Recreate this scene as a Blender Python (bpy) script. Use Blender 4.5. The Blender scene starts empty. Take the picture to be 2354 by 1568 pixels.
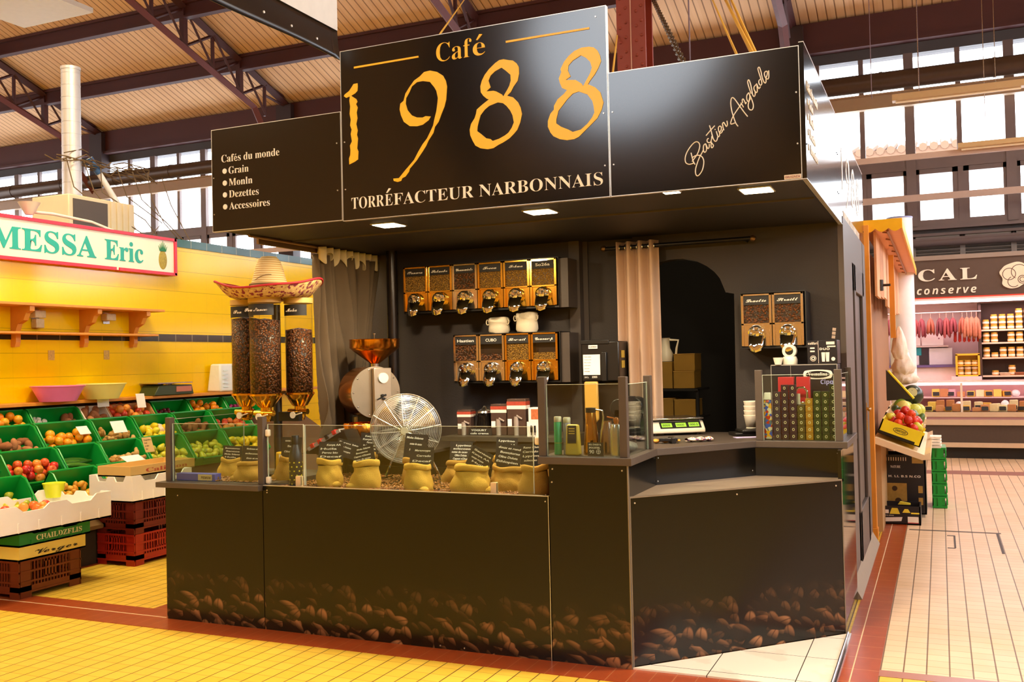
import bpy, bmesh, math, random
from mathutils import Matrix, Vector, Euler
from math import sin, cos, pi, radians, sqrt, hypot, atan2

C = bpy.context.scene.collection
SC = bpy.context.scene

# ---------------------------------------------------------------- camera
YAW, PITCH, ROLL, FPX = radians(-23.673), radians(1.1574), radians(1.2795), 2241.06
fw = Vector((sin(YAW) * cos(PITCH), cos(YAW) * cos(PITCH), sin(PITCH)))
r0 = Vector((cos(YAW), -sin(YAW), 0.0))
d0 = fw.cross(r0)
rt = cos(ROLL) * r0 + sin(ROLL) * d0
dn = -sin(ROLL) * r0 + cos(ROLL) * d0
cam = bpy.data.cameras.new('camera')
cam.sensor_width = 36.0
cam.lens = 36.0 * FPX / 2354.0
cam.clip_start, cam.clip_end = 0.05, 200
camo = bpy.data.objects.new('camera', cam)
C.objects.link(camo)
camo.matrix_world = Matrix(((rt.x, -dn.x, -fw.x, 1.488), (rt.y, -dn.y, -fw.y, -4.857), (rt.z, -dn.z, -fw.z, 1.6), (0, 0, 0, 1)))
SC.camera = camo

# ---------------------------------------------------------------- daylight outside
w = bpy.data.worlds.new('sky')
SC.world = w
w.use_nodes = True
w.node_tree.nodes['Background'].inputs[0].default_value = (0.86, 0.92, 1.0, 1)
w.node_tree.nodes['Background'].inputs[1].default_value = 9.0

# ---------------------------------------------------------------- exposure
SC.view_settings.view_transform = 'Standard'
SC.view_settings.look = 'None'
SC.view_settings.exposure = 0.0
SC.view_settings.gamma = 1.0
SC.view_settings.use_curve_mapping = False
SC.cycles.max_bounces = 8
SC.cycles.diffuse_bounces = 4
SC.cycles.glossy_bounces = 4
SC.cycles.transmission_bounces = 6
SC.cycles.transparent_max_bounces = 12
SC.cycles.sample_clamp_indirect = 6.0
SC.cycles.caustics_reflective = False
SC.cycles.caustics_refractive = False

def area(name, loc, size, power, col, rot=(0, 0, 0)):
    l = bpy.data.lights.new(name, 'AREA')
    l.shape = 'RECTANGLE'
    l.size, l.size_y = size
    l.energy = power
    l.color = col
    o = bpy.data.objects.new(name, l)
    C.objects.link(o)
    o.location = loc
    o.rotation_euler = rot
    return o

# unseen lamps added to light the hall, hung above and behind the viewer
HALL = (1.0, 0.86, 0.74)
ADDED_LAMPS = [(-17, -7, 6.6), (-9, -7, 6.6), (-1.5, -7.5, 6.6), (5.5, -6, 6.6), (-15, -4.5, 9.0), (-6.8, 0.2, 7.2), (4.6, 1.5, 7.2), (4.9, 8, 6.6), (-12, 6.5, 7.6)]
for x, y, z in ADDED_LAMPS:
    area('added_hall_light', (x, y, z - 0.09), (1.5, 1.1), 230, (1.0, 0.82, 0.52) if x < -1 else HALL)
# warm light added to brighten the fruit stall, unseen above the frame
area('added_fruit_stall_light', (-4.2, 0.9, 5.4), (0.9, 0.9), 190, (1.0, 0.84, 0.46), (0, radians(14), 0))

# ================================================================ helpers
def lin(c):
    if isinstance(c, str):
        c = tuple(int(c[i:i + 2], 16) / 255 for i in (0, 2, 4))
    return tuple(v / 12.92 if v <= 0.04045 else ((v + 0.055) / 1.055) ** 2.4 for v in c)

MATS = {}
def mat(name, col='808080', rough=0.5, metal=0.0, var=0.06, vs=12.0, bump=0.0, bs=60.0, emit=None, es=0.0, coat=0.0, alpha=1.0, spec=0.5):
    if name in MATS:
        return MATS[name]
    m = bpy.data.materials.new(name)
    MATS[name] = m
    m.use_nodes = True
    nt = m.node_tree
    b = nt.nodes['Principled BSDF']
    c = lin(col)
    b.inputs['Roughness'].default_value = rough
    b.inputs['Metallic'].default_value = metal
    b.inputs['Specular IOR Level'].default_value = spec
    b.inputs['Coat Weight'].default_value = coat
    b.inputs['Alpha'].default_value = alpha
    tc = nt.nodes.new('ShaderNodeTexCoord')
    n = nt.nodes.new('ShaderNodeTexNoise')
    n.inputs['Scale'].default_value = vs
    n.inputs['Detail'].default_value = 3
    nt.links.new(tc.outputs['Object'], n.inputs['Vector'])
    mx = nt.nodes.new('ShaderNodeMix')
    mx.data_type = 'RGBA'
    mx.inputs[6].default_value = tuple(max(0, v * (1 - var)) for v in c) + (1,)
    mx.inputs[7].default_value = tuple(min(1, v * (1 + var)) for v in c) + (1,)
    nt.links.new(n.outputs['Fac'], mx.inputs[0])
    nt.links.new(mx.outputs[2], b.inputs['Base Color'])
    if bump:
        n2 = nt.nodes.new('ShaderNodeTexNoise')
        n2.inputs['Scale'].default_value = bs
        nt.links.new(tc.outputs['Object'], n2.inputs['Vector'])
        bp = nt.nodes.new('ShaderNodeBump')
        bp.inputs['Strength'].default_value = bump
        bp.inputs['Distance'].default_value = 0.01
        nt.links.new(n2.outputs['Fac'], bp.inputs['Height'])
        nt.links.new(bp.outputs[0], b.inputs['Normal'])
    if emit:
        b.inputs['Emission Color'].default_value = lin(emit) + (1,)
        b.inputs['Emission Strength'].default_value = es
    return m

class N:
    """small node-graph builder"""
    def __init__(self, name, rough=0.5, metal=0.0, spec=0.5):
        self.m = bpy.data.materials.new(name)
        MATS[name] = self.m
        self.m.use_nodes = True
        self.nt = self.m.node_tree
        self.b = self.nt.nodes['Principled BSDF']
        self.b.inputs['Roughness'].default_value = rough
        self.b.inputs['Metallic'].default_value = metal
        self.b.inputs['Specular IOR Level'].default_value = spec
        self.tc = self.nt.nodes.new('ShaderNodeTexCoord')
    def node(self, t, **kw):
        n = self.nt.nodes.new(t)
        for k, v in kw.items():
            setattr(n, k, v)
        return n
    def link(self, a, b):
        self.nt.links.new(a, b)
    def math(self, op, a, b=None, c=None):
        n = self.node('ShaderNodeMath', operation=op)
        for i, v in enumerate((a, b, c)):
            if v is None:
                continue
            if isinstance(v, (int, float)):
                n.inputs[i].default_value = v
            else:
                self.link(v, n.inputs[i])
        return n.outputs[0]
    def xyz(self):
        s = self.node('ShaderNodeSeparateXYZ')
        self.link(self.tc.outputs['Object'], s.inputs[0])
        return s.outputs
    def mix(self, f, a, b):
        n = self.node('ShaderNodeMix', data_type='RGBA')
        for i, v in ((0, f), (6, a), (7, b)):
            if isinstance(v, str):
                n.inputs[i].default_value = lin(v) + (1,)
            elif isinstance(v, (int, float)):
                n.inputs[i].default_value = v
            else:
                self.link(v, n.inputs[i])
        return n.outputs[2]
    def noise(self, scale, detail=3, vec=None):
        n = self.node('ShaderNodeTexNoise')
        n.inputs['Scale'].default_value = scale
        n.inputs['Detail'].default_value = detail
        self.link(vec or self.tc.outputs['Object'], n.inputs['Vector'])
        return n.outputs['Fac']
    def smooth(self, v, a, b):
        n = self.node('ShaderNodeMapRange', interpolation_type='SMOOTHSTEP')
        self.link(v, n.inputs[0])
        n.inputs[1].default_value, n.inputs[2].default_value = a, b
        return n.outputs[0]
    def color(self, c):
        self.link(c, self.b.inputs['Base Color'])
        return self
    def bump(self, h, s=0.4, d=0.01):
        bp = self.node('ShaderNodeBump')
        bp.inputs['Strength'].default_value = s
        bp.inputs['Distance'].default_value = d
        self.link(h, bp.inputs['Height'])
        self.link(bp.outputs[0], self.b.inputs['Normal'])
        return self

def glass(name, tint='ffffff', gloss=1.0, body=0.0, bodycol='dfeef0'):
    """thin clear pane: transparent with fresnel reflection"""
    m = bpy.data.materials.new(name)
    MATS[name] = m
    m.use_nodes = True
    nt = m.node_tree
    nt.nodes.remove(nt.nodes['Principled BSDF'])
    out = nt.nodes['Material Output']
    tr = nt.nodes.new('ShaderNodeBsdfTransparent')
    tr.inputs[0].default_value = lin(tint) + (1,)
    gl = nt.nodes.new('ShaderNodeBsdfGlossy')
    gl.inputs['Roughness'].default_value = 0.02
    fr = nt.nodes.new('ShaderNodeLayerWeight')
    pw = nt.nodes.new('ShaderNodeMath')
    pw.operation = 'POWER'
    pw.inputs[1].default_value = 5.0
    nt.links.new(fr.outputs['Facing'], pw.inputs[0])
    ml = nt.nodes.new('ShaderNodeMath')
    ml.operation = 'MULTIPLY_ADD'
    ml.inputs[1].default_value = 0.8 * gloss
    ml.inputs[2].default_value = 0.035 * gloss
    mx = nt.nodes.new('ShaderNodeMixShader')
    nt.links.new(pw.outputs[0], ml.inputs[0])
    nt.links.new(ml.outputs[0], mx.inputs[0])
    nt.links.new(tr.outputs[0], mx.inputs[1])
    nt.links.new(gl.outputs[0], mx.inputs[2])
    nt.links.new(mx.outputs[0], out.inputs[0])
    return m

I4 = Matrix.Identity(4)
def T(x, y, z): return Matrix.Translation((x, y, z))
def RX(a): return Matrix.Rotation(a, 4, 'X')
def RY(a): return Matrix.Rotation(a, 4, 'Y')
def RZ(a): return Matrix.Rotation(a, 4, 'Z')

class MB:
    """collects simple shapes; build() links them as ONE mesh object"""
    def __init__(self):
        self.v, self.f, self.mi, self.M, self.cur = [], [], [], I4, 0
    def add(self, vs, fs):
        o = len(self.v)
        M = self.M
        self.v += [tuple(M @ Vector(p)) for p in vs]
        self.f += [tuple(o + i for i in f) for f in fs]
        self.mi += [self.cur] * len(fs)
        return self
    def box(self, x0, y0, z0, x1, y1, z1):
        return self.add([(x0, y0, z0), (x1, y0, z0), (x1, y1, z0), (x0, y1, z0), (x0, y0, z1), (x1, y0, z1), (x1, y1, z1), (x0, y1, z1)],
                        [(0, 3, 2, 1), (4, 5, 6, 7), (0, 1, 5, 4), (1, 2, 6, 5), (2, 3, 7, 6), (3, 0, 4, 7)])
    def cbox(self, c, s):
        return self.box(c[0] - s[0] / 2, c[1] - s[1] / 2, c[2] - s[2] / 2, c[0] + s[0] / 2, c[1] + s[1] / 2, c[2] + s[2] / 2)
    def taper(self, x0, y0, x1, y1, z0, z1, k):
        """box whose top is larger (k>0) or smaller by k on each side"""
        return self.add([(x0, y0, z0), (x1, y0, z0), (x1, y1, z0), (x0, y1, z0), (x0 - k, y0 - k, z1), (x1 + k, y0 - k, z1), (x1 + k, y1 + k, z1), (x0 - k, y1 + k, z1)],
                        [(0, 3, 2, 1), (4, 5, 6, 7), (0, 1, 5, 4), (1, 2, 6, 5), (2, 3, 7, 6), (3, 0, 4, 7)])
    def prism(self, poly, a0, a1, ax='z'):
        """polygon (counter-clockwise) extruded along an axis"""
        n = len(poly)
        def p(u, v, a):
            return (u, v, a) if ax == 'z' else ((u, a, v) if ax == 'y' else (a, u, v))
        vs = [p(u, v, a0) for u, v in poly] + [p(u, v, a1) for u, v in poly]
        return self.add(vs, [tuple(range(n))[::-1], tuple(range(n, 2 * n))] + [(i, (i + 1) % n, n + (i + 1) % n, n + i) for i in range(n)])
    def cyl(self, p0, p1, r0, r1=None, n=14, caps=True):
        r1 = r0 if r1 is None else r1
        p0, p1 = Vector(p0), Vector(p1)
        d = (p1 - p0).normalized()
        u = d.cross(Vector((0, 0, 1)) if abs(d.z) < 0.9 else Vector((1, 0, 0))).normalized()
        w_ = d.cross(u)
        vs = []
        for p, r in ((p0, r0), (p1, r1)):
            vs += [tuple(p + r * (cos(2 * pi * i / n) * u + sin(2 * pi * i / n) * w_)) for i in range(n)]
        fs = [(i, n + i, n + (i + 1) % n, (i + 1) % n) for i in range(n)]
        if caps:
            fs += [tuple(range(n)), tuple(range(n, 2 * n))[::-1]]
        return self.add(vs, fs)
    def lathe(self, prof, n=20, o=(0, 0, 0), caps=False):
        vs, fs = [], []
        for r, z in prof:
            vs += [(o[0] + r * cos(2 * pi * i / n), o[1] + r * sin(2 * pi * i / n), o[2] + z) for i in range(n)]
        for k in range(len(prof) - 1):
            fs += [(k * n + i, k * n + (i + 1) % n, (k + 1) * n + (i + 1) % n, (k + 1) * n + i) for i in range(n)]
        if caps:
            fs += [tuple(range(n))[::-1], tuple(range((len(prof) - 1) * n, len(prof) * n))]
        return self.add(vs, fs)
    def tube(self, pts, r, n=6, closed=False):
        pts = [Vector(p) for p in pts]
        m = len(pts)
        vs, fs = [], []
        prev = None
        for k, p in enumerate(pts):
            d = (pts[(k + 1) % m] - pts[k - 1]) if closed else (pts[min(k + 1, m - 1)] - pts[max(k - 1, 0)])
            d = d.normalized() if d.length > 1e-9 else Vector((0, 0, 1))
            ref = prev if prev is not None else (Vector((0, 0, 1)) if abs(d.z) < 0.9 else Vector((1, 0, 0)))
            u = (ref - d * ref.dot(d))
            u = u.normalized() if u.length > 1e-6 else d.orthogonal().normalized()
            prev = u
            w_ = d.cross(u)
            rr = r[k] if isinstance(r, (list, tuple)) else r
            vs += [tuple(p + rr * (cos(2 * pi * i / n) * u + sin(2 * pi * i / n) * w_)) for i in range(n)]
        for k in range(m if closed else m - 1):
            a, b = k * n, ((k + 1) % m) * n
            fs += [(a + i, a + (i + 1) % n, b + (i + 1) % n, b + i) for i in range(n)]
        if not closed:
            fs += [tuple(range(n))[::-1], tuple(range((m - 1) * n, m * n))]
        return self.add(vs, fs)
    def ell(self, c, r, n=12, m=8):
        rx, ry, rz = r if isinstance(r, (tuple, list)) else (r, r, r)
        vs = [(c[0], c[1], c[2] - rz)]
        for k in range(1, m):
            t = -pi / 2 + pi * k / m
            vs += [(c[0] + rx * cos(t) * cos(2 * pi * i / n), c[1] + ry * cos(t) * sin(2 * pi * i / n), c[2] + rz * sin(t)) for i in range(n)]
        vs.append((c[0], c[1], c[2] + rz))
        fs = [(0, 1 + (i + 1) % n, 1 + i) for i in range(n)]
        for k in range(m - 2):
            a, b = 1 + k * n, 1 + (k + 1) * n
            fs += [(a + i, a + (i + 1) % n, b + (i + 1) % n, b + i) for i in range(n)]
        a = 1 + (m - 2) * n
        fs += [(a + i, a + (i + 1) % n, len(vs) - 1) for i in range(n)]
        return self.add(vs, fs)
    def sheet(self, grid):
        """grid[row][col] of points"""
        R_, K = len(grid), len(grid[0])
        return self.add([p for row in grid for p in row], [(i * K + j, i * K + j + 1, (i + 1) * K + j + 1, (i + 1) * K + j) for i in range(R_ - 1) for j in range(K - 1)])
    def build(self, name, m, parent=None, bevel=0.0, smooth=40, solid=0.0, seg=2):
        me = bpy.data.meshes.new(name)
        me.from_pydata(self.v, [], self.f)
        ms = m if isinstance(m, (list, tuple)) else [m]
        for x in ms:
            me.materials.append(x)
        if len(ms) > 1:
            me.polygons.foreach_set('material_index', self.mi)
        if smooth:
            me.polygons.foreach_set('use_smooth', [True] * len(me.polygons))
            me.set_sharp_from_angle(angle=radians(smooth))
        me.update()
        o = bpy.data.objects.new(name, me)
        C.objects.link(o)
        if parent is not None:
            o.parent = parent
        if solid:
            s = o.modifiers.new('thick', 'SOLIDIFY')
            s.thickness = solid
            s.offset = 0
        if bevel:
            b = o.modifiers.new('edge', 'BEVEL')
            b.width = bevel
            b.segments = seg
            b.limit_method = 'ANGLE'
            b.angle_limit = radians(35)
        return o

def tag(o, label=None, cat=None, group=None, kind=None):
    for k, v in (('label', label), ('category', cat), ('group', group), ('kind', kind)):
        if v:
            o[k] = v
    return o

def thing(name, label, cat, loc=(0, 0, 0), rz=0.0, group=None):
    o = bpy.data.objects.new(name, None)
    o.empty_display_size = 0.1
    C.objects.link(o)
    o.location = loc
    o.rotation_euler = (0, 0, rz)
    return tag(o, label, cat, group)

def struct(o):
    o['kind'] = 'structure'
    return o

def copy_tree(o, parent=None):
    c = o.copy()
    C.objects.link(c)
    if parent is not None:
        c.parent = parent
    for ch in [x for x in bpy.data.objects if x.parent == o]:
        copy_tree(ch, c)
    return c

# ---- lettering: glyph outlines turned into thin meshes
def styled(s, style):
    if style == 'sans':
        return s
    up, lo, dg = {'serif': (0x1D400, 0x1D41A, 0x1D7CE), 'script': (0x1D4D0, 0x1D4EA, 0x1D7CE), 'sansbold': (0x1D5D4, 0x1D5EE, 0x1D7EC), 'italic': (0x1D468, 0x1D482, 0x1D7CE), 'sansitalic': (0x1D63C, 0x1D656, 0x1D7EC)}[style]
    r = ''
    for ch in s:
        if 'A' <= ch <= 'Z': r += chr(up + ord(ch) - 65)
        elif 'a' <= ch <= 'z': r += chr(lo + ord(ch) - 97)
        elif '0' <= ch <= '9': r += chr(dg + ord(ch) - 48)
        else: r += ch
    return r

def glyphs(s, style='sans', ext=0.01, offset=0.0, space=1.0):
    """mesh of a line of text, baseline at 0, size 1; returns (verts, faces)"""
    cu = bpy.data.curves.new('lettering', 'FONT')
    cu.body = styled(s, style)
    cu.extrude = ext
    cu.offset = offset
    cu.space_character = space
    cu.resolution_u = 3
    ob = bpy.data.objects.new('lettering', cu)
    C.objects.link(ob)
    dg = bpy.context.evaluated_depsgraph_get()
    me = bpy.data.meshes.new_from_object(ob.evaluated_get(dg))
    vs = [tuple(v.co) for v in me.vertices]
    fs = [tuple(p.vertices) for p in me.polygons]
    bpy.data.objects.remove(ob)
    bpy.data.meshes.remove(me)
    bpy.data.curves.remove(cu)
    return vs, fs

def put_text(mb, s, M, width=None, height=None, style='sans', depth=0.003, offset=0.0, space=1.0, slant=0.0, align='l'):
    """text in the x-y plane of matrix M (x along the line, y up, z out of the surface), fitted to width and/or cap height"""
    vs, fs = glyphs(s, style, 0.01, offset, space)
    if not vs:
        return mb
    x0 = min(v[0] for v in vs); x1 = max(v[0] for v in vs)
    y1 = max(v[1] for v in vs)
    sy = height / 0.70 if height else None
    sx = width / (x1 - x0) if width else sy
    if sy is None:
        sy = sx
    sh = 0 if align == 'l' else ((x1 - x0) / 2 if align == 'c' else (x1 - x0))
    old = mb.M
    mb.M = old @ M
    mb.add([((v[0] - x0 - sh) * sx + slant * v[1] * sy, v[1] * sy, depth * (v[2] + 0.01) / 0.02) for v in vs], fs)
    mb.M = old
    return mb

FRONT = lambda x, y, z: T(x, y, z) @ RX(pi / 2)      # text facing -y
def accent(mb, x, y, z, s):
    """acute accent in a y-facing plane"""
    return mb.prism([(x - 0.25 * s, z), (x - 0.1 * s, z - 0.03 * s), (x + 0.4 * s, z + 0.45 * s), (x + 0.1 * s, z + 0.5 * s)], y - 0.0035, y, 'y')
rnd = random.Random(7)

# ================================================================ materials of the setting
def floor_mat():
    g = N('floor_tile_cream', rough=0.35, spec=0.3)
    x, y, z = g.xyz()
    def grid(c, off, p, hw):
        f = g.math('FRACT', g.math('MULTIPLY', g.math('ADD', c, off), 1.0 / p))
        d = g.math('ABSOLUTE', g.math('SUBTRACT', f, 0.5))
        return g.smooth(d, 0.5 - hw, 0.5 - hw * 0.45)
    lx = grid(x, 100 * 0.1065 - 1.275, 0.1065, 0.045)
    ly = grid(y, 10.0, 0.1065, 0.045)
    cell = g.node('ShaderNodeTexWhiteNoise', noise_dimensions='2D')
    cb = g.node('ShaderNodeCombineXYZ')
    g.link(g.math('FLOOR', g.math('MULTIPLY', g.math('ADD', x, 100 * 0.1065 - 1.275), 1 / 0.1065)), cb.inputs[0])
    g.link(g.math('FLOOR', g.math('MULTIPLY', g.math('ADD', y, 10.0), 1 / 0.1065)), cb.inputs[1])
    g.link(cb.outputs[0], cell.inputs['Vector'])
    # the front aisle is coloured yellow, the side aisle past the brick border cream
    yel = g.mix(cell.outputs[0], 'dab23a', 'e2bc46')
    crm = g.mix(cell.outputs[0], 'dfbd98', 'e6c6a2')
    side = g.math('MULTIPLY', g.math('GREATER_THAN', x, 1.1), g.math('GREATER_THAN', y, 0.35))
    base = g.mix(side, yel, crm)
    dirt = g.smooth(g.noise(1.3, 5), 0.45, 0.75)
    base = g.mix(g.math('MULTIPLY', dirt, 0.25), base, 'c89848')
    col = g.mix(g.math('MULTIPLY', ly, 0.45), base, '8a6326')
    col = g.mix(g.math('MULTIPLY', lx, 0.9), col, '5a3d1c')
    g.color(col)
    g.bump(g.math('MULTIPLY', g.math('MAXIMUM', lx, ly), -1.0), 0.25, 0.004)
    r = g.math('ADD', 0.3, g.math('MULTIPLY', g.noise(6, 4), 0.18))
    g.link(r, g.b.inputs['Roughness'])
    return g.m

def brick_mat(name, axis, pitch=0.1065):
    g = N(name, rough=0.3)
    x, y, z = g.xyz()
    c = x if axis == 'x' else y
    f = g.math('FRACT', g.math('MULTIPLY', g.math('ADD', c, 20.0), 1.0 / pitch))
    d = g.math('ABSOLUTE', g.math('SUBTRACT', f, 0.5))
    l = g.smooth(d, 0.47, 0.495)
    base = g.mix(g.noise(14, 4), '8c3a16', 'a84a1f')
    g.color(g.mix(g.math('MULTIPLY', l, 0.55), base, 'c89060'))
    return g.m

def deck_mat():
    g = N('roof_boards', rough=0.6)
    x, y, z = g.xyz()
    f = g.math('FRACT', g.math('MULTIPLY', g.math('ADD', x, 60.0), 1.0 / 0.17))
    d = g.math('ABSOLUTE', g.math('SUBTRACT', f, 0.5))
    groove = g.smooth(d, 0.40, 0.47)
    cell = g.node('ShaderNodeTexWhiteNoise', noise_dimensions='1D')
    g.link(g.math('FLOOR', g.math('MULTIPLY', g.math('ADD', x, 60.085), 1.0 / 0.17)), cell.inputs['W'])
    base = g.mix(cell.outputs[0], 'dcb084', 'e6be92')
    base = g.mix(g.math('MULTIPLY', g.noise(0.8, 5), 0.4), base, 'c4935c')
    g.color(g.mix(g.math('MULTIPLY', groove, 0.8), base, '70451f'))
    g.bump(g.math('MULTIPLY', groove, -1), 0.5, 0.02)
    return g.m

def beans_print(name):
    """black laminate printed with a band of coffee beans along its foot (x along the panel, z up)"""
    g = N(name, rough=0.2, spec=0.38)
    x, y, z = g.xyz()
    col = 'none'
    base = g.mix(g.noise(2.0, 3), '0b0907', '100d09')
    out = base
    fade = g.smooth(z, 0.36, 0.08)
    for i, (sc, ox, oz, dark, light) in enumerate(((9.6, 3.3, 0.7, '160d07', '4c321c'), (7.6, 1.9, 8.3, '180e07', '7c5434'), (6.4, 0.4, 5.1, '1a0f08', '9c6c48'), (7.0, 7.7, 2.9, '1a0f08', '86593a'))):
        cb = g.node('ShaderNodeCombineXYZ')
        g.link(g.math('ADD', x, ox), cb.inputs[0])
        g.link(g.math('ADD', g.math('MULTIPLY', z, 1.25), oz), cb.inputs[1])
        vo = g.node('ShaderNodeTexVoronoi', voronoi_dimensions='2D')
        vo.inputs['Scale'].default_value = sc
        vo.inputs['Randomness'].default_value = 0.9
        g.link(cb.outputs[0], vo.inputs['Vector'])
        sub = g.node('ShaderNodeVectorMath', operation='SUBTRACT')
        g.link(cb.outputs[0], sub.inputs[0])
        g.link(vo.outputs['Position'], sub.inputs[1])
        scl = g.node('ShaderNodeVectorMath', operation='SCALE')
        scl.inputs['Scale'].default_value = sc
        g.link(sub.outputs[0], scl.inputs[0])
        sc_ = g.node('ShaderNodeSeparateColor')
        g.link(vo.outputs['Color'], sc_.inputs[0])
        ro = g.node('ShaderNodeVectorRotate', rotation_type='Z_AXIS')
        g.link(scl.outputs[0], ro.inputs['Vector'])
        g.link(g.math('MULTIPLY', g.math('SUBTRACT', sc_.outputs[0], 0.5), 4.5), ro.inputs['Angle'])
        s = g.node('ShaderNodeSeparateXYZ')
        g.link(ro.outputs[0], s.inputs[0])
        u = g.math('MULTIPLY', s.outputs[0], 1 / 0.56)
        v = g.math('MULTIPLY', s.outputs[1], 1 / 0.29)
        d2 = g.math('ADD', g.math('MULTIPLY', u, u), g.math('MULTIPLY', v, v))
        inside = g.smooth(d2, 1.0, 0.6)
        slit = g.smooth(g.math('ABSOLUTE', g.math('SUBTRACT', s.outputs[1], g.math('MULTIPLY', g.math('SINE', g.math('MULTIPLY', u, 2.5)), 0.03))), 0.0, 0.05)
        s0 = g.node('ShaderNodeSeparateXYZ')
        g.link(scl.outputs[0], s0.inputs[0])
        lit = g.smooth(g.math('ADD', g.math('MULTIPLY', s0.outputs[1], 0.8), g.math('MULTIPLY', s0.outputs[0], 0.5)), -0.02, 0.42)
        lit = g.math('MULTIPLY', lit, g.math('ADD', 0.35, g.math('MULTIPLY', slit, 0.65)))
        bean = g.mix(lit, dark, light)
        m = g.math('MULTIPLY', g.math('MULTIPLY', inside, fade), g.smooth(sc_.outputs[1], 0.05, 0.2))
        out = g.mix(m, out, bean)
    g.color(out)
    return g.m

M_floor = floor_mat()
M_brickx = brick_mat('brick_border_x', 'x')
M_bricky = brick_mat('brick_border_y', 'y', 0.21)
M_deck = deck_mat()
M_print = beans_print('bean_print_laminate')
M_iron = mat('oxide_red_iron', '5e2118', 0.55, var=0.15, vs=3, bump=0.15, bs=30)
M_irondark = mat('dark_red_iron', '431a17', 0.6, var=0.12, vs=3)
M_winframe = mat('window_frame_paint', '6d5c58', 0.5, var=0.1, vs=4)
M_wallgrey = mat('slate_wall', '4a4648', 0.7, var=0.15, vs=2)
M_black = mat('black_laminate', '0d0b09', 0.28, var=0.2, vs=3)
M_blackgloss = mat('black_gloss_laminate', '0b0a08', 0.16, var=0.2, vs=3)
M_fascia = mat('black_sign_board', '16110d', 0.13, var=0.1, vs=2, spec=0.7)
M_inner = mat('dark_kiosk_paint', '332b26', 0.7, var=0.12, vs=6, bump=0.1, bs=90)
M_soffit = mat('black_soffit', '1b1613', 0.6, var=0.1)
M_trimgrey = mat('grey_brown_edge', '4b4038', 0.45, var=0.1, vs=8, bump=0.05)
M_white = mat('white_vinyl', 'f5f0e6', 0.5, var=0.02)
M_gold = mat('amber_vinyl', 'fcc41e', 0.35, var=0.03, vs=3)
M_edge = mat('aluminium_edge', 'd8d6d0', 0.35, metal=0.8)
M_steel = mat('steel', 'c9c6c0', 0.2, metal=1.0)
M_chrome = mat('chrome', 'e6e6e6', 0.06, metal=1.0)
M_screw = mat('screw_head', 'cfcac0', 0.3, metal=0.7)
M_glass = glass('pane_glass', gloss=0.3)
M_glassg = glass('counter_glass', 'eef6f2', 1.3)

# ================================================================ the hall
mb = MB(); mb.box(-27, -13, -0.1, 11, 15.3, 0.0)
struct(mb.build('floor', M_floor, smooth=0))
mb = MB(); mb.box(-27, -0.222, 0, 1.165, 0.02, 0.003)
struct(mb.build('trim_1', M_brickx, smooth=0))
mb = MB(); mb.box(-4.75, 0.02, 0, -3.36, 0.15, 0.003)
struct(mb.build('trim_2', M_brickx, smooth=0))
mb = MB(); mb.box(-3.36, 0.02, 0, -3.02, 6.0, 0.003); mb.box(-6.2, 0.15, 0, -4.9, 8.0, 0.003)
struct(mb.build('trim_3', M_bricky, smooth=0))
mb = MB(); mb.box(0.975, 0.02, 0, 1.165, 8.9, 0.003)
struct(mb.build('trim_4', M_bricky, smooth=0))
mb = MB(); mb.box(1.036, -0.2, 0.003, 1.042, 8.9, 0.0042); mb.box(-4.7, -0.012, 0.003, -3.1, -0.002, 0.0042)
struct(mb.build('trim_5', mat('pale_grout', 'd8b890', 0.8)))
mb = MB(); mb.box(1.165, 0.30, 0, 11, 0.40, 0.002); mb.box(1.165, 9.05, 0, 11, 9.45, 0.002)
struct(mb.build('trim_6', mat('mauve_tile', 'a06a5e', 0.3, var=0.1), smooth=0))
# inspection cover outline let into the tiles
mb = MB()
mb.box(1.19, 4.62, 0.0, 1.93, 4.66, 0.0015); mb.box(1.89, 3.7, 0, 1.91, 4.62, 0.0015); mb.box(1.5, 4.4, 0, 1.56, 4.43, 0.0015); mb.box(1.55, 3.85, 0, 1.565, 4.43, 0.0015); mb.box(1.5, 3.82, 0, 1.56, 3.85, 0.0015)
tag(mb.build('drain_cover', mat('dark_joint', '4d3f38', 0.7)), 'thin dark outline of an inspection cover let into the cream aisle tiles', 'drain cover')

# roof: two slopes of boarding, purlins, lattice trusses
TX = [-25.4, -19.28, -13.08, -7.05, -1.0, 5.1]
ZE, SL, YE, YR = 8.09, 0.36, 15.0, -7.0
def zroof(y): return ZE + SL * ((YE - y) if y >= YR else (y + 29.0))
mb = MB()
mb.add([(-27, 15.3, zroof(15.3)), (11, 15.3, zroof(15.3)), (11, YR, zroof(YR)), (-27, YR, zroof(YR)), (-27, -13, zroof(-13)), (11, -13, zroof(-13))], [(0, 1, 2, 3), (3, 2, 5, 4)])
struct(mb.build('ceiling', M_deck, smooth=0, solid=0.04))
for i, y in enumerate((13.1, 11.3, 9.45, 7.6, 5.7, 3.8)):
    mb = MB(); z = zroof(y)
    mb.box(-27, y - 0.08, z - 0.08, 11, y + 0.08, z - 0.02); mb.box(-27, y - 0.02, z - 0.34, 11, y + 0.02, z - 0.08); mb.box(-27, y - 0.08, z - 0.38, 11, y + 0.08, z - 0.34)
    struct(mb.build('roof_purlin', M_irondark, smooth=0))
mb = MB(); mb.box(-27, 14.86, 7.5, 11, 15.0, 8.06); mb.box(-27, 14.78, 7.44, 11, 15.0, 7.5)
struct(mb.build('eaves_beam', M_irondark, smooth=0))
mb = MB(); mb.box(-27, 14.96, 7.98, 11, 15.02, 8.12)
struct(mb.build('eaves_board', mat('cream_fascia', 'd8b080', 0.6), smooth=0))
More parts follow.
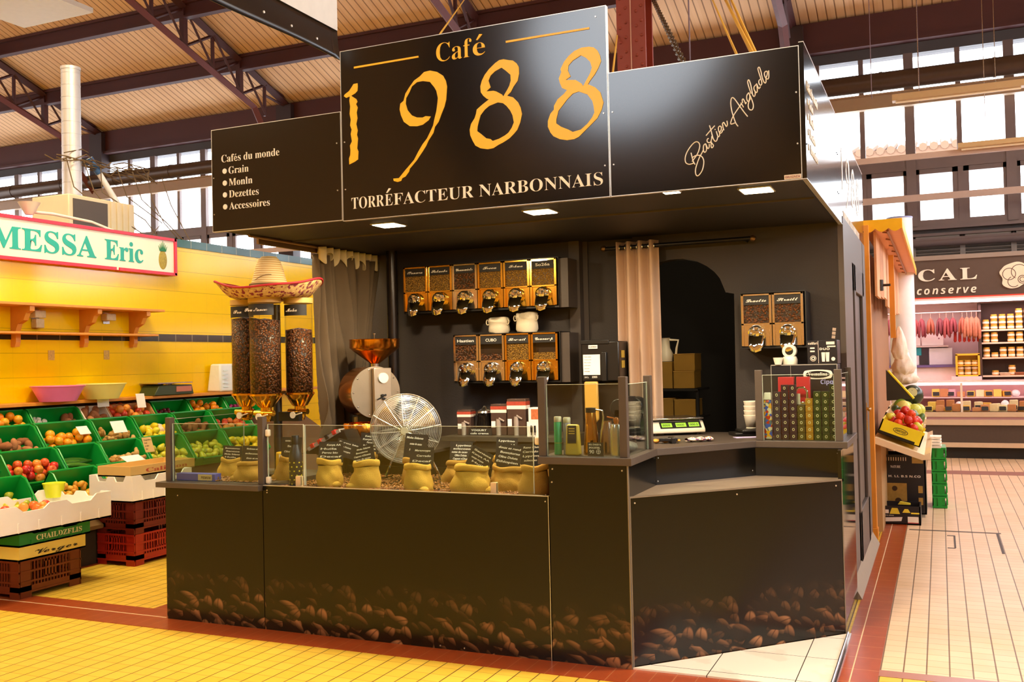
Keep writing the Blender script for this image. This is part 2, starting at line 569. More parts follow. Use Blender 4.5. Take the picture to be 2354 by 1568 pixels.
for x in TX:
    t = bpy.data.objects.new('roof_truss', None); C.objects.link(t); struct(t)
    top, bot = MB(), MB()
    ys = [14.9, 13.1, 11.3, 9.45, 7.6, 5.7, 3.8]
    dep = lambda y: 0.86 + 0.03 * (15 - y)
    top.tube([(x, y, zroof(y) - 0.12) for y in ys], 0.10, 4)
    lowpts = [(x, 15.0, 5.6), (x, 14.75, 6.3), (x, 14.3, 6.75)] + [(x, y, zroof(y) - dep(y)) for y in (13.6, 13.1, 11.3, 9.45, 7.6, 5.7, 3.8)]
    bot.tube(lowpts, 0.09, 4)
    top.build('top_chord', M_irondark, t, smooth=0); bot.build('bottom_chord', M_iron, t, smooth=0)
    web = MB()
    for a, b in zip(ys[:-1], ys[1:]):
        web.box(x - 0.06, b - 0.06, zroof(b) - dep(b), x + 0.06, b + 0.06, zroof(b) - 0.1)
        h = (a + b) / 2
        for p, q in ((a, h), (h, b)):
            web.tube([(x, p, zroof(p) - 0.15), (x, q, zroof(q) - dep(q) + (0.5 if a > 14 and p > 14 else 0))], 0.035, 4)
            web.tube([(x + 0.05, q, zroof(q) - 0.15), (x + 0.05, p, zroof(p) - dep(p) + (0.9 if a > 14 and p > 14 else 0))], 0.035, 4)
        web.box(x - 0.03, h - 0.03, zroof(h) - dep(h), x + 0.03, h + 0.03, zroof(h) - 0.1)
    web.build('lattice', M_irondark, t, smooth=0)
    mb = MB(); mb.box(x - 0.22, 14.72, 0, x + 0.22, 15.02, 8.0)
    struct(mb.build('wall_column', mat('dark_iron_column', '2e1c1c', 0.6), smooth=0))
# window wall
mb = MB()
mb.box(-27, 15.0, 0, 11, 15.3, 3.35); mb.box(-27, 15.0, 3.75, 11, 15.3, 3.95); mb.box(-27, 15.0, 7.24, 11, 15.3, 8.3)
mb.box(-27, 15.06, 3.3, 11, 15.12, 3.8)
struct(mb.build('wall_back', M_wallgrey, smooth=0))
mb = MB()
for z, d, h in ((3.92, 0.14, 0.05), (3.80, 0.08, 0.05), (3.70, 0.2, 0.06)):
    mb.box(-27, 15.0 - d, z - h, 11, 15.02, z)
mb.cyl((-27, 14.86, 3.62), (11, 14.86, 3.62), 0.075, n=10)
struct(mb.build('trim_7', M_winframe))
for k in range(7):
    mb = MB(); x0 = -0.6 + 0.845 * k * 1.0
    mb.box(x0, 14.96, 3.34, x0 + 0.84, 15.02, 3.38); mb.box(x0, 14.96, 3.71, x0 + 0.84, 15.02, 3.76); mb.box(x0 - 0.05, 14.96, 3.34, x0 + 0.04, 15.02, 3.76)
    for j in range(5):
        mb.M = T(0, 15.0, 3.41 + j * 0.065) @ RX(-0.5)
        mb.box(x0, -0.04, -0.008, x0 + 0.8, 0.04, 0.008)
    mb.M = I4
    struct(mb.build('louvre_vent', mat('louvre_grey', '857c74', 0.5), smooth=0))
P = 0.845
for b, (xa, xb) in enumerate(zip(TX[:-1], TX[1:])):
    mb = MB()
    k0 = math.ceil((xa + 0.25 - 1.09) / P)
    for k in range(k0, k0 + 9):
        x = 1.09 + k * P
        if x > xb - 0.2: break
        hw = 0.085 if k % 2 == 0 else 0.045
        mb.box(x - hw, 14.95 + (0.03 if k % 2 else 0), 3.95, x + hw, 15.06, 7.24)
    mb.box(xa + 0.2, 14.97, 5.02, xb - 0.2, 15.06, 5.24)
    mb.box(xa + 0.2, 14.97, 3.93, xb - 0.2, 15.06, 4.06)
    k = k0
    while True:   # opening lights below the transom have their own wider frames
        x = 1.09 + k * P; x2 = min(x + P, xb - 0.2)
        if x > xb - 0.6: break
        for a, c in ((x + 0.04, x + 0.14), (x2 - 0.14, x2 - 0.04)):
            mb.box(a, 14.99, 4.0, c, 15.05, 5.04)
        mb.box(x + 0.04, 14.99, 4.93, x2 - 0.04, 15.05, 5.04)
        k += 1
    wn = struct(mb.build('window_%d' % (b + 1), M_winframe, smooth=0))
    mb = MB(); mb.box(xa + 0.2, 15.10, 3.95, xb - 0.2, 15.115, 7.24)
    mb.build('pane', M_glass, wn, smooth=0)
# the hall's other walls, with high windows, behind and beside the viewer
def wall_with_windows(name, x0, x1, fixed, axis, zt):
    mb = MB()
    def bx(a, b, z0, z1):
        if axis == 'y': mb.box(a, fixed - 0.15, z0, b, fixed + 0.15, z1)
        else: mb.box(fixed - 0.15, a, z0, fixed + 0.15, b, z1)
    bx(x0, x1, 0, 3.6); bx(x0, x1, 7.2, zt)
    x = x0
    while x < x1:
        bx(x, min(x + 0.9, x1), 3.6, 7.2); x += 3.05
        bx(x - 1.1, x - 1.0, 3.6, 7.2)
    return struct(mb.build(name, mat('hall_plaster', 'b58c4c', 0.8), smooth=0))
mb = MB()
cx, cz, rr = -3.9, 7.95, 1.95  # round opening shaped to give the sign boards a bright reflection
ring = [(cx + rr * cos(2 * pi * k / 32), cz + rr * sin(2 * pi * k / 32)) for k in range(32)]
for k in range(32):
    a, b = ring[k], ring[(k + 1) % 32]
    o = lambda p: (cx + (p[0] - cx) * 2.2, cz + (p[1] - cz) * 2.2)
    mb.prism([a, b, o(b), o(a)], -13.1, -13.0, 'y')
mb.box(-27, -13.1, 0, 11, -13.0, 5.0); mb.box(-27, -13.1, 5.0, cx - 2.9, -13.0, 14); mb.box(cx + 2.9, -13.1, 5.0, 11, -13.0, 14); mb.box(cx - 3.5, -13.1, 10.9, cx + 3.5, -13.0, 14)
struct(mb.build('wall_front', mat('hall_plaster', 'b58c4c', 0.8), smooth=0))
wall_with_windows('wall_left', -13, 15.3, -27, 'x', 15.8)
wall_with_windows('wall_right', -13, 15.3, 11, 'x', 15.8)
for x, y, z in ADDED_LAMPS:  # housings for the added, unseen lamps
    mb = MB(); mb.box(x - 0.8, y - 0.6, z - 0.08, x + 0.8, y + 0.6, z); mb.cyl((x, y, z), (x, y, zroof(y)), 0.015, n=6)
    struct(mb.build('added_ceiling_lamp', mat('added_lamp_housing', 'cfc8bb', 0.4), smooth=0))
# street front opposite the windows
bd = thing('building', 'pale tiled-roof building seen outside through the window by the white sign edge', 'building', (-2.5, 27, 0))
mb = MB(); mb.box(-3.0, 0, 0, 4.6, 3, 7.2); mb.build('facade', mat('sunlit_plaster', 'f0eae2', 0.9), bd, smooth=0)
mb = MB(); mb.box(-3.0, -0.25, 7.2, 4.8, 3, 7.75)
for i in range(26): mb.cyl((-2.9 + i * 0.3, -0.3, 7.72), (-2.9 + i * 0.3, 3, 8.5), 0.12, n=8)
mb.build('roof', mat('clay_tiles', '7a5c48', 0.9), bd)


# ================================================================ coffee kiosk: floor, walls, canopy
mb = MB(); mb.prism([(0.0, -0.012), (0.962, -0.012), (0.962, 0.98)], 0.0, 0.012)
def marble():
    g = N('white_marble_tile', rough=0.15)
    x, y, z = g.xyz()
    def grid(c, off, p):
        d = g.math('ABSOLUTE', g.math('SUBTRACT', g.math('FRACT', g.math('MULTIPLY', g.math('ADD', c, off), 1 / p)), 0.5))
        return g.smooth(d, 0.491, 0.497)
    l = g.math('MAXIMUM', grid(x, 10.12, 0.42), grid(y, 10.335, 0.40))
    v = g.smooth(g.noise(3.5, 6), 0.52, 0.6)
    g.color(g.mix(l, g.mix(g.math('MULTIPLY', v, 0.25), 'efe6d6', 'bfb09a'), '3a322c'))
    return g.m
struct(mb.build('floor_kiosk', marble(), smooth=0))
mb = MB(); mb.box(0.962, -0.4, 0, 0.972, 0.99, 0.02); mb.box(0.972, -0.4, 0, 0.985, 0.985, 0.014)
mb.cyl((0.967, -0.4, 0.016), (0.967, 0.99, 0.016), 0.006, n=8)
struct(mb.build('trim_8', M_steel))

YW = 1.85
mb = MB(); mb.box(-2.75, YW, 0, -0.977, YW + 0.1, 2.5)
mb.prism([(0.197, 0), (0.212, 2.024), (0.155, 2.036), (0.118, 2.134), (0.081, 2.181), (0.031, 2.223), (-0.044, 2.264), (-0.135, 2.285), (-0.228, 2.284), (-0.304, 2.271), (-0.40, 2.21), (-0.50, 2.10), (-0.50, 2.5), (0.894, 2.5), (0.894, 0)], YW, YW + 0.1, 'y')
mb.box(-0.864, YW + 0.08, 0, -0.50, YW + 0.16, 2.5)
struct(mb.build('wall_kiosk_back', M_inner, smooth=0))
mb = MB(); mb.box(-0.977, YW - 0.02, 0, -0.896, YW + 0.1, 2.5); mb.box(-0.896, YW + 0.06, 0, -0.86, YW + 0.1, 2.5)
struct(mb.build('trim_9', mat('pilaster_lit_tone', '443a34', 0.6)))  # brightness of the lit strip is put into this lighter colour
mb = MB(); mb.box(-3.0, 3.4, 0, 0.9, 3.5, 2.5); mb.box(-1.4, YW + 0.17, 0, -1.3, 3.4, 2.5)
struct(mb.build('wall_kiosk_store', mat('store_black', '15110f', 0.8), smooth=0))
mb = MB(); mb.box(-2.66, 0.022, 2.462, 0.888, 3.86, 2.50)
struct(mb.build('ceiling_kiosk', M_soffit, smooth=0))
mb = MB(); mb.box(-2.64, 0.7, 2.452, 0.88, 0.706, 2.462)
struct(mb.build('trim_10', M_trimgrey))
# outer side wall with a panelled door
M_side = mat('kiosk_side_panel', '574a41', 0.5, var=0.08, vs=3)
mb = MB(); mb.box(0.895, YW, 0.10, 0.93, 2.5, 2.5); mb.box(0.90, 2.5, 0.10, 0.92, 2.62, 2.5); mb.box(0.895, 3.56, 0.10, 0.93, 3.86, 2.5); mb.box(0.895, 2.5, 2.25, 0.93, 3.6, 2.5)
struct(mb.build('wall_kiosk_side', M_side, smooth=0))
mb = MB(); mb.box(0.88, 2.62, 0.06, 0.91, 3.56, 2.25); mb.box(0.91, 2.62, 0.06, 0.935, 2.74, 2.25); mb.box(0.91, 3.42, 0.06, 0.935, 3.56, 2.25); mb.box(0.91, 2.62, 2.05, 0.935, 3.56, 2.25); mb.box(0.91, 2.62, 0.06, 0.935, 3.56, 0.45)
dr = struct(mb.build('door_1', mat('door_grey', '4a3f38', 0.45), smooth=0, bevel=0.006))
mb = MB(); mb.cyl((0.935, 3.46, 1.15), (0.965, 3.46, 1.15), 0.012, n=10); mb.tube([(0.965, 3.47, 1.15), (0.968, 3.40, 1.15), (0.962, 3.33, 1.147)], 0.010, 8); mb.box(0.934, 3.44, 0.98, 0.939, 3.48, 1.2)
mb.build('door_handle', mat('brass', 'd9a440', 0.25, metal=1.0), dr)
mb = MB(); mb.prism([(0.93, 0), (0.985, 0), (0.93, 0.10)], 1.85, 3.86, 'y'); mb.box(0.88, 1.85, 0, 0.93, 3.86, 0.10)
struct(mb.build('trim_11', mat('cement_kerb', '8f7f6c', 0.7), smooth=0))

# ---- sign panels
SCREWS = lambda pts, y=-0.0225: [(x, y, z) for x, z in pts]
def screws(parent, pts, y=0.0, axis='y', r=0.0042):
    mb = MB()
    for x, z in pts:
        if axis == 'y': mb.cyl((x, y, z), (x, y - 0.003, z), r, n=8)
        else: mb.cyl((y, x, z), (y + 0.003, x, z), r, n=8)
    mb.build('screw_heads', M_screw, parent)
def panel(name, x0, x1, z0, z1, label, th=0.022):
    t = thing(name, label, 'sign', (0, 0, 0), group='sign boards around the kiosk canopy')
    mb = MB(); mb.box(x0, 0.0, z0, x1, th, z1); mb.build('board', M_fascia, t, smooth=0)
    e = 0.0035
    mb = MB()
    mb.box(x0, -0.001, z1, x1, th + .001, z1 + e); mb.box(x0, -0.001, z0 - e, x1, th + .001, z0); mb.box(x0 - e, -0.001, z0 - e, x0, th + .001, z1 + e); mb.box(x1, -0.001, z0 - e, x1 + e, th + .001, z1 + e)
    mb.build('edge_trim', M_edge, t, smooth=0)
    return t
pl = panel('sign_panel', -2.678, -1.718, 2.453, 3.092, 'black sign board listing coffees of the world in small white letters')
mb = MB()
put_text(mb, 'Cafés du monde', FRONT(-2.601, -0.001, 2.882), width=0.441, height=0.048, style='serif', offset=-0.011)
for i, s in enumerate(('Grain', 'Monln', 'Dezettes', 'Accessoires')):
    z = (2.806, 2.731, 2.657, 2.582)[i]
    put_text(mb, s, FRONT(-2.546, -0.001, z), width=(0.153, 0.181, 0.227, 0.309)[i], height=0.046, style='serif', offset=-0.011)
    mb.cyl((-2.578, -0.001, z + 0.02), (-2.578, -0.004, z + 0.02), 0.0165, n=20)
mb.build('lettering', M_white, pl, smooth=0)
screws(pl, [(-1.745, 2.91), (-1.745, 2.63), (-2.665, 2.79), (-2.665, 2.56)])
pm = panel('sign_panel', -1.708, -0.066, 2.447, 3.448, 'tall black sign board with the large amber year numerals', 0.03)
DIGITS = {'1':[[(-1592,3246),(-1591,3227),(-1594,3202),(-1610,3189),(-1637,3178),(-1602,3154),(-1595,3138),(-1605,3125),(-1594,3104),(-1602,3075),(-1597,3041),(-1606,3008),(-1597,2969),(-1603,2944),(-1596,2922),(-1600,2888),(-1603,2863),(-1595,2845),(-1598,2799),(-1621,2787),(-1659,2775),(-1660,2810),(-1651,2830),(-1649,2859),(-1652,2885),(-1638,2909),(-1645,2953),(-1638,2978),(-1648,3004),(-1643,3038),(-1650,3073),(-1645,3115),(-1650,3150),(-1646,3176),(-1672,3170),(-1688,3182),(-1681,3192),(-1651,3208),(-1630,3232),(-1620,3245)]],'9':[[(-1363,2663),(-1360,2649),(-1336,2641),(-1312,2645),(-1304,2660),(-1283,2667),(-1259,2693),(-1254,2709),(-1206,2754),(-1187,2777),(-1168,2799),(-1144,2830),(-1129,2857),(-1096,2898),(-1086,2930),(-1062,2956),(-1043,2998),(-1023,3037),(-1011,3076),(-1004,3148),(-1011,3182),(-1028,3213),(-1065,3239),(-1110,3253),(-1148,3250),(-1176,3229),(-1214,3210),(-1248,3173),(-1272,3143),(-1285,3103),(-1307,3089),(-1312,3056),(-1304,3022),(-1286,2982),(-1248,2953),(-1201,2947),(-1164,2951),(-1126,2972),(-1111,2992),(-1144,2998),(-1163,2992),(-1200,2997),(-1233,3013),(-1260,3046),(-1272,3085),(-1268,3117),(-1246,3148),(-1229,3179),(-1196,3199),(-1158,3200),(-1112,3189),(-1085,3155),(-1072,3133),(-1063,3091),(-1067,3059),(-1074,3019),(-1089,2971),(-1097,2939),(-1119,2901),(-1138,2870),(-1167,2840),(-1195,2802),(-1215,2771),(-1225,2756),(-1258,2726),(-1283,2704),(-1302,2685),(-1326,2662)]],'8a':[[(-653,3251),(-623,3242),(-598,3236),(-577,3218),(-564,3196),(-563,3160),(-572,3122),(-597,3094),(-615,3065),(-637,3048),(-602,3035),(-573,3004),(-559,2974),(-551,2938),(-563,2892),(-581,2855),(-603,2834),(-629,2813),(-669,2794),(-695,2785),(-726,2770),(-761,2768),(-805,2778),(-835,2796),(-852,2826),(-865,2856),(-868,2888),(-859,2919),(-836,2949),(-827,2972),(-822,2995),(-786,3019),(-746,3042),(-759,3047),(-780,3066),(-795,3088),(-797,3121),(-787,3151),(-769,3181),(-742,3209),(-706,3236),(-679,3250)],[(-667,3207),(-642,3187),(-614,3160),(-613,3128),(-622,3101),(-636,3079),(-660,3047),(-667,3059),(-701,3080),(-718,3086),(-762,3088),(-735,3108),(-747,3146),(-734,3172),(-707,3192)],[(-694,3019),(-663,3011),(-642,2993),(-621,2966),(-607,2937),(-600,2897),(-613,2870),(-633,2845),(-655,2832),(-690,2818),(-729,2810),(-742,2822),(-768,2829),(-798,2856),(-822,2875),(-820,2899),(-812,2926),(-800,2961),(-773,2989),(-746,3006)]],'8b':[[(-161,3246),(-133,3238),(-114,3220),(-100,3191),(-95,3160),(-112,3124),(-133,3093),(-158,3066),(-170,3048),(-131,3027),(-103,2997),(-92,2958),(-87,2942),(-98,2905),(-123,2863),(-155,2836),(-188,2809),(-229,2776),(-254,2767),(-295,2766),(-336,2776),(-372,2796),(-388,2817),(-402,2850),(-401,2881),(-386,2918),(-365,2938),(-364,2958),(-343,2990),(-305,3016),(-288,3033),(-316,3048),(-328,3077),(-333,3101),(-318,3134),(-322,3150),(-301,3186),(-275,3213),(-242,3235),(-201,3247)],[(-206,3207),(-179,3191),(-155,3165),(-146,3133),(-157,3104),(-173,3079),(-197,3042),(-206,3057),(-238,3080),(-295,3088),(-266,3103),(-281,3136),(-277,3163),(-252,3186)],[(-223,3017),(-175,2995),(-148,2957),(-141,2926),(-138,2895),(-151,2870),(-179,2839),(-216,2813),(-261,2806),(-285,2821),(-326,2841),(-354,2863),(-353,2883),(-340,2928),(-315,2955),(-289,2983),(-256,3010)]],'barl':[[(-1615,3347),(-1183,3348),(-1182,3338),(-1615,3336)]],'barr':[[(-638,3350),(-156,3349),(-155,3339),(-637,3339)]]}
def flat_shape(loops, y, th):
    cu = bpy.data.curves.new('shape', 'CURVE'); cu.dimensions = '2D'; cu.fill_mode = 'BOTH'; cu.extrude = th / 2
    for l in loops:
        s = cu.splines.new('POLY'); s.points.add(len(l) - 1); s.use_cyclic_u = True
        for p, (x, z) in zip(s.points, l): p.co = (x / 1000, z / 1000, 0, 1)
    ob = bpy.data.objects.new('shape', cu); C.objects.link(ob)
    me = bpy.data.meshes.new_from_object(ob.evaluated_get(bpy.context.evaluated_depsgraph_get()))
    r = ([(v.co.x, y - v.co.z, v.co.y) for v in me.vertices], [tuple(p.vertices) for p in me.polygons])
    bpy.data.objects.remove(ob); bpy.data.meshes.remove(me); bpy.data.curves.remove(cu)
    return r
mb = MB()
for k in ('1', '9', '8a', '8b', 'barl', 'barr'):
    mb.add(*flat_shape(DIGITS[k], -0.002, 0.003))
put_text(mb, 'Caf', FRONT(-1.068, -0.001, 3.294), width=0.222, height=0.108, style='serif', offset=-0.011)
put_text(mb, 'e', FRONT(-0.838, -0.001, 3.294), width=0.074, height=0.108, style='serif', offset=-0.011)
accent(mb, -0.802, -0.001, 3.382, 0.06)
mb.build('numerals', M_gold, pm, smooth=0)
mb = MB()
put_text(mb, 'TORR', FRONT(-1.6486, -0.001, 2.510), width=0.222, height=0.069, style='serif', offset=-0.011)
put_text(mb, 'E', FRONT(-1.421, -0.001, 2.510), width=0.050, height=0.069, style='serif', offset=-0.011)
accent(mb, -1.399, -0.001, 2.585, 0.05)
put_text(mb, 'FACTEUR NARBONNAIS', FRONT(-1.363, -0.001, 2.510), width=1.262, height=0.069, style='serif', offset=-0.011)
mb.build('lettering', M_white, pm, smooth=0)
screws(pm, [(-1.69, 2.91), (-1.69, 2.63), (-0.088, 2.885), (-0.088, 2.61), (-0.12, 3.40)])
pr_ = panel('sign_panel', -0.056, 0.902, 2.447, 3.09, 'black sign board with a slanting white signature')
SIGN = [[(368,2628),(372,2609),(376,2590),(382,2575),(387,2567)],[(372,2583),(378,2590),(386,2600),(399,2617),(408,2636),(413,2658),(410,2672),(401,2680),(389,2679),(373,2667),(354,2644),(341,2619),(337,2597),(341,2580),(355,2571),(371,2572),(379,2575)],[(376,2604),(387,2610),(401,2612),(414,2609),(425,2599),(431,2582),(430,2562),(424,2538),(414,2521),(401,2509),(392,2512),(388,2526),(390,2548),(400,2577),(412,2604),(424,2623),(430,2634)],[(443,2666),(434,2660),(431,2647),(432,2631),(437,2623),(444,2628),(447,2643),(443,2666),(449,2650),(454,2640),(460,2646),(461,2662)],[(459,2691),(452,2687),(451,2676),(459,2669),(468,2672),(473,2685),(475,2700)],[(468,2675),(476,2662),(482,2653),(478,2644),(472,2643),(470,2656),(472,2674)],[(465,2755),(471,2732),(476,2709),(482,2686),(492,2672),(500,2678),(504,2693)],[(446,2706),(469,2730),(491,2751)],[(498,2722),(502,2706),(507,2693),(513,2698),(514,2712)],[(491,2733),(494,2730)],[(514,2714),(522,2726),(523,2740),(516,2746),(509,2739),(510,2723),(517,2710),(526,2715),(531,2727)],[(529,2757),(531,2741),(536,2723)],[(532,2743),(530,2756),(536,2762),(543,2750),(549,2740),(554,2749),(552,2768)],[(606,2734),(595,2752),(586,2780),(577,2816),(573,2852),(576,2874),(583,2880),(594,2870),(617,2833),(638,2800),(654,2777)],[(591,2753),(570,2751),(583,2787),(617,2833),(626,2846)],[(623,2849),(630,2836),(635,2825)],[(631,2847),(630,2863),(635,2866),(642,2852),(646,2841),(650,2849)],[(662,2894),(653,2882),(652,2864),(657,2852),(663,2856),(667,2876),(663,2894),(670,2875),(678,2852),(683,2830),(680,2812),(671,2807),(661,2815),(658,2833),(664,2854),(670,2864)],[(674,2888),(667,2911),(659,2943),(661,2956),(666,2955),(672,2936),(677,2909),(681,2882),(688,2872),(693,2879),(694,2894)],[(702,2932),(689,2919),(690,2903),(699,2890),(704,2897),(703,2924),(701,2934),(708,2916),(713,2908),(720,2917)],[(722,2954),(713,2946),(714,2931),(721,2923),(727,2931),(724,2951),(718,2972),(710,3004),(714,3013),(719,3008),(725,2986),(729,2962),(736,2939),(743,2931),(747,2937),(747,2953)],[(747,2955),(753,2969),(755,2984),(748,2988),(741,2982),(741,2969),(747,2955),(756,2949),(761,2959),(761,2990)]]
mb = MB()
def smooth_path(pts, n=4):
    P_ = [Vector((p[0] / 1000, -0.0015, p[1] / 1000)) for p in pts]
    if len(P_) < 3: return P_
    out = []
    for i in range(len(P_) - 1):
        a, b, c, d = P_[max(i - 1, 0)], P_[i], P_[i + 1], P_[min(i + 2, len(P_) - 1)]
        for k in range(n):
            t = k / n
            out.append(0.5 * ((2 * b) + (c - a) * t + (2 * a - 5 * b + 4 * c - d) * t * t + (3 * b - a - 3 * c + d) * t ** 3))
    return out + [P_[-1]]
for s in SIGN: mb.tube(smooth_path(s), 0.0026, 6)
mb.build('signature', M_white, pr_)
mb = MB(); mb.box(0.821, -0.003, 2.449, 0.900, -0.0005, 2.470); mb.build('maker_plate', mat('plate_white', 'e8ddcf', 0.5), pr_, smooth=0)
mb = MB(); put_text(mb, 'EMUSONES6', FRONT(0.826, -0.003, 2.453), width=0.069, height=0.012, style='sansbold', depth=0.001); mb.build('plate_lettering', mat('plate_ink', '8a4a3c', 0.6), pr_, smooth=0)
screws(pr_, [(-0.04, 2.885), (-0.04, 2.61), (0.888, 2.867), (0.888, 2.618)])
# side boards
for (y0, y1, lab) in ((0.0, 1.615, 'black side sign board reflecting the windows, first from the front corner'), (1.62, 3.86, 'black side sign board above the kiosk door')):
    t = thing('sign_panel', lab, 'sign', (0.905, y0, 2.447), group='sign boards around the kiosk canopy')
    L = y1 - y0
    mb = MB(); mb.box(0, 0.001, 0, 0.022, L, 0.66); mb.build('board', M_fascia, t, smooth=0)
    mb = MB(); mb.box(-0.001, 0, 0.66, 0.023, L, 0.6635); mb.box(-0.001, 0, -0.0035, 0.023, L, 0); mb.build('edge_trim', M_edge, t, smooth=0)
    SIDE = lambda y, z: T(0.022, y, z) @ RZ(pi / 2) @ RX(pi / 2)
    mb = MB()
    if y0 == 0:
        put_text(mb, 'Cafés du monde', SIDE(0.08, 0.45), width=0.46, height=0.05, style='serif', offset=-0.011)
        for i, s in enumerate(('Grain', 'Monln', 'Dezettes', 'Accessoires')):
            put_text(mb, s, SIDE(0.16, 0.375 - 0.075 * i), height=0.046, style='serif', offset=-0.011)
            mb.cyl((0.022, 0.11, 0.395 - 0.075 * i), (0.025, 0.11, 0.395 - 0.075 * i), 0.0165, n=16)
    else:
        M0 = T(0.0225, 0, -2.447) @ RZ(pi / 2)
        for k in ('1', '9', '8a', '8b'):
            vs, fs = flat_shape(DIGITS[k], -0.0005, 0.002)
            mb.M = T(0.0225, 0, 0.02) @ RZ(pi / 2); mb.add([((v[0] + 1.75) * 0.95 + 0.2, v[1], (v[2] - 2.43) * 0.62) for v in vs], fs)
        mb.M = I4
        put_text(mb, 'TORREFACTEUR NARBONNAIS', SIDE(0.3, 0.05), width=1.4, height=0.05, style='serif', offset=-0.011)
    mb.build('lettering', M_white, t, smooth=0)
    mb = MB()
    for yy in (0.03, L - 0.03):
        for z in (0.17, 0.42): mb.cyl((0.022, yy, z), (0.025, yy, z), 0.0042, n=8)
    mb.build('screw_heads', mat('dark_screw', '2a2522', 0.4, metal=0.5), t)
# downlights set in the soffit
M_led = mat('led_panel', 'fff4e0', 0.4, emit='ffe2b4', es=14)
for i, (x, y, lab) in enumerate(((-1.62, 0.37, 'square downlight in the soffit above the beans sacks'), (-0.605, 0.37, 'square downlight in the soffit above the glass box with the green bottle'), (0.64, 0.29, 'square downlight in the soffit under the signature board'), (0.235, 0.10, 'narrow downlight at the very edge of the soffit'))):
    t = thing('downlight', lab, 'light', (x, y, 2.462), group='downlights in the kiosk soffit')
    s = 0.085 if i < 3 else 0.045
    mb = MB(); mb.box(-s, -s, -0.006, s, s, 0.0); mb.build('frame', M_edge, t, smooth=0)
    mb = MB(); mb.box(-s * 0.88, -s * 0.88, -0.009, s * 0.88, s * 0.88, -0.006); mb.build('diffuser', M_led, t, smooth=0)
    area('downlight_light', (x, y, 2.448), (0.14, 0.14), 34 if i < 3 else 8, (1.0, 0.80, 0.52))

# ---- counters
t = thing('display_counter', 'narrow black counter section at the fruit-stall end with printed coffee beans', 'counter', (-3.08, -0.02, 0), group='black kiosk counters printed with beans')
mb = MB(); mb.box(0, 0, 0.0, 0.765, 0.02, 0.842); mb.build('front_panel', M_print, t, smooth=0)
mb = MB(); mb.box(0, 0.02, 0, 0.02, 0.80, 0.842); mb.box(0.02, 0.78, 0, 0.76, 0.80, 0.842); mb.build('side_panel', M_blackgloss, t, smooth=0)
mb = MB(); mb.box(-0.045, -0.04, 0.842, 0.765, 0.82, 0.875); mb.build('ledge', M_trimgrey, t, smooth=0, bevel=0.002)
mb = MB(); mb.cyl((0.10, 0, 0.79), (0.10, -0.002, 0.79), 0.004, n=8); mb.build('screw_heads', M_screw, t)

t = thing('display_counter', 'long black counter under the sacks with printed coffee beans', 'counter', (-2.31, 0, 0), group='black kiosk counters printed with beans')
mb = MB(); mb.box(0, -0.02, 0.0, 1.869, 0.0, 0.872); mb.build('front_panel', M_print, t, smooth=0)
mb = MB(); mb.box(0, -0.022, 0.872, 1.869, 0.002, 0.8755); mb.box(1.866, -0.022, 0.0, 1.869, -0.0195, 0.872); mb.build('edge_trim', M_edge, t, smooth=0)
mb = MB(); mb.box(0, 0.0, 0.80, 1.869, 0.92, 0.845); mb.box(0, 0.90, 0.3, 1.869, 0.92, 0.90); mb.build('display_tray', M_black, t, smooth=0)
mb = MB()
for x, z in ((0.03, 0.846), (0.03, 0.832), (1.85, 0.846), (1.2, 0.02), (1.35, 0.02)): mb.cyl((x, -0.02, z), (x, -0.022, z), 0.004, n=8)
mb.build('screw_heads', M_screw, t)

t = thing('bar_counter', 'black corner counter with a recessed shelf and a slanting bean-printed front', 'counter', (0, 0, 0), group='black kiosk counters printed with beans')
mb = MB(); mb.box(-0.437, -0.018, 0.0, -0.003, 0.0, 1.045); mb.box(-0.437, 0.0, 0.3, -0.42, 0.8, 1.045); mb.build('front_panel', M_print, t, smooth=0)
dl = hypot(0.955, 0.985)
mb = MB(); mb.box(0.004, 0.0, 0.0, dl, 0.018, 0.876)
o = mb.build('slanting_panel', M_print, t, smooth=0); o.rotation_euler = (0, 0, atan2(0.985, 0.955))
mb = MB(); mb.M = RZ(atan2(0.985, 0.955)); mb.box(0.0, -0.003, 0.0, 0.005, 0.02, 0.876); mb.box(dl - 0.004, -0.003, 0.0, dl + 0.002, 0.02, 0.876); mb.box(0.0, -0.004, 0.876, dl, 0.012, 0.884)
mb.M = I4; mb.box(-0.004, -0.02, 0, 0.001, 0.0, 1.045)
mb.build('edge_trim', mat('thin_edge', '8a7f70', 0.4, metal=0.6), t, smooth=0)
mb = MB(); mb.prism([(0.0, 0.005), (0.955, 0.99), (0.955, 1.10), (0.455, 1.10), (0.0, 0.535)], 0.862, 0.878); mb.build('low_shelf', mat('grey_shelf', '7c6c5a', 0.42, var=0.1, vs=20), t, smooth=0)
mb = MB(); mb.box(-0.003, 0.0, 0.878, 0.0, 0.535, 1.045)
mb.prism([(0.0, 0.53), (0.457, 1.098), (0.445, 1.11), (-0.012, 0.545)], 0.878, 1.045)
mb.box(0.45, 1.098, 0.878, 0.955, 1.112, 1.045)
mb.build('recess_panel', M_blackgloss, t, smooth=0)
mb = MB(); mb.box(0.935, 1.0, 0.0, 0.955, YW, 1.045); mb.build('side_panel', mat('mirror_black', '0e0c0b', 0.06), t, smooth=0)
mb = MB()
for x, z in ((-0.415, 1.02), (-0.03, 1.02), (-0.42, 0.95)): mb.cyl((x, -0.018, z), (x, -0.021, z), 0.0045, n=8)
A = RZ(atan2(0.985, 0.955)); mb.M = A
for x, z in ((0.03, 0.85), (0.66, 0.85), (1.33, 0.85)): mb.cyl((x, 0, z), (x, -0.003, z), 0.0045, n=8)
mb.M = I4
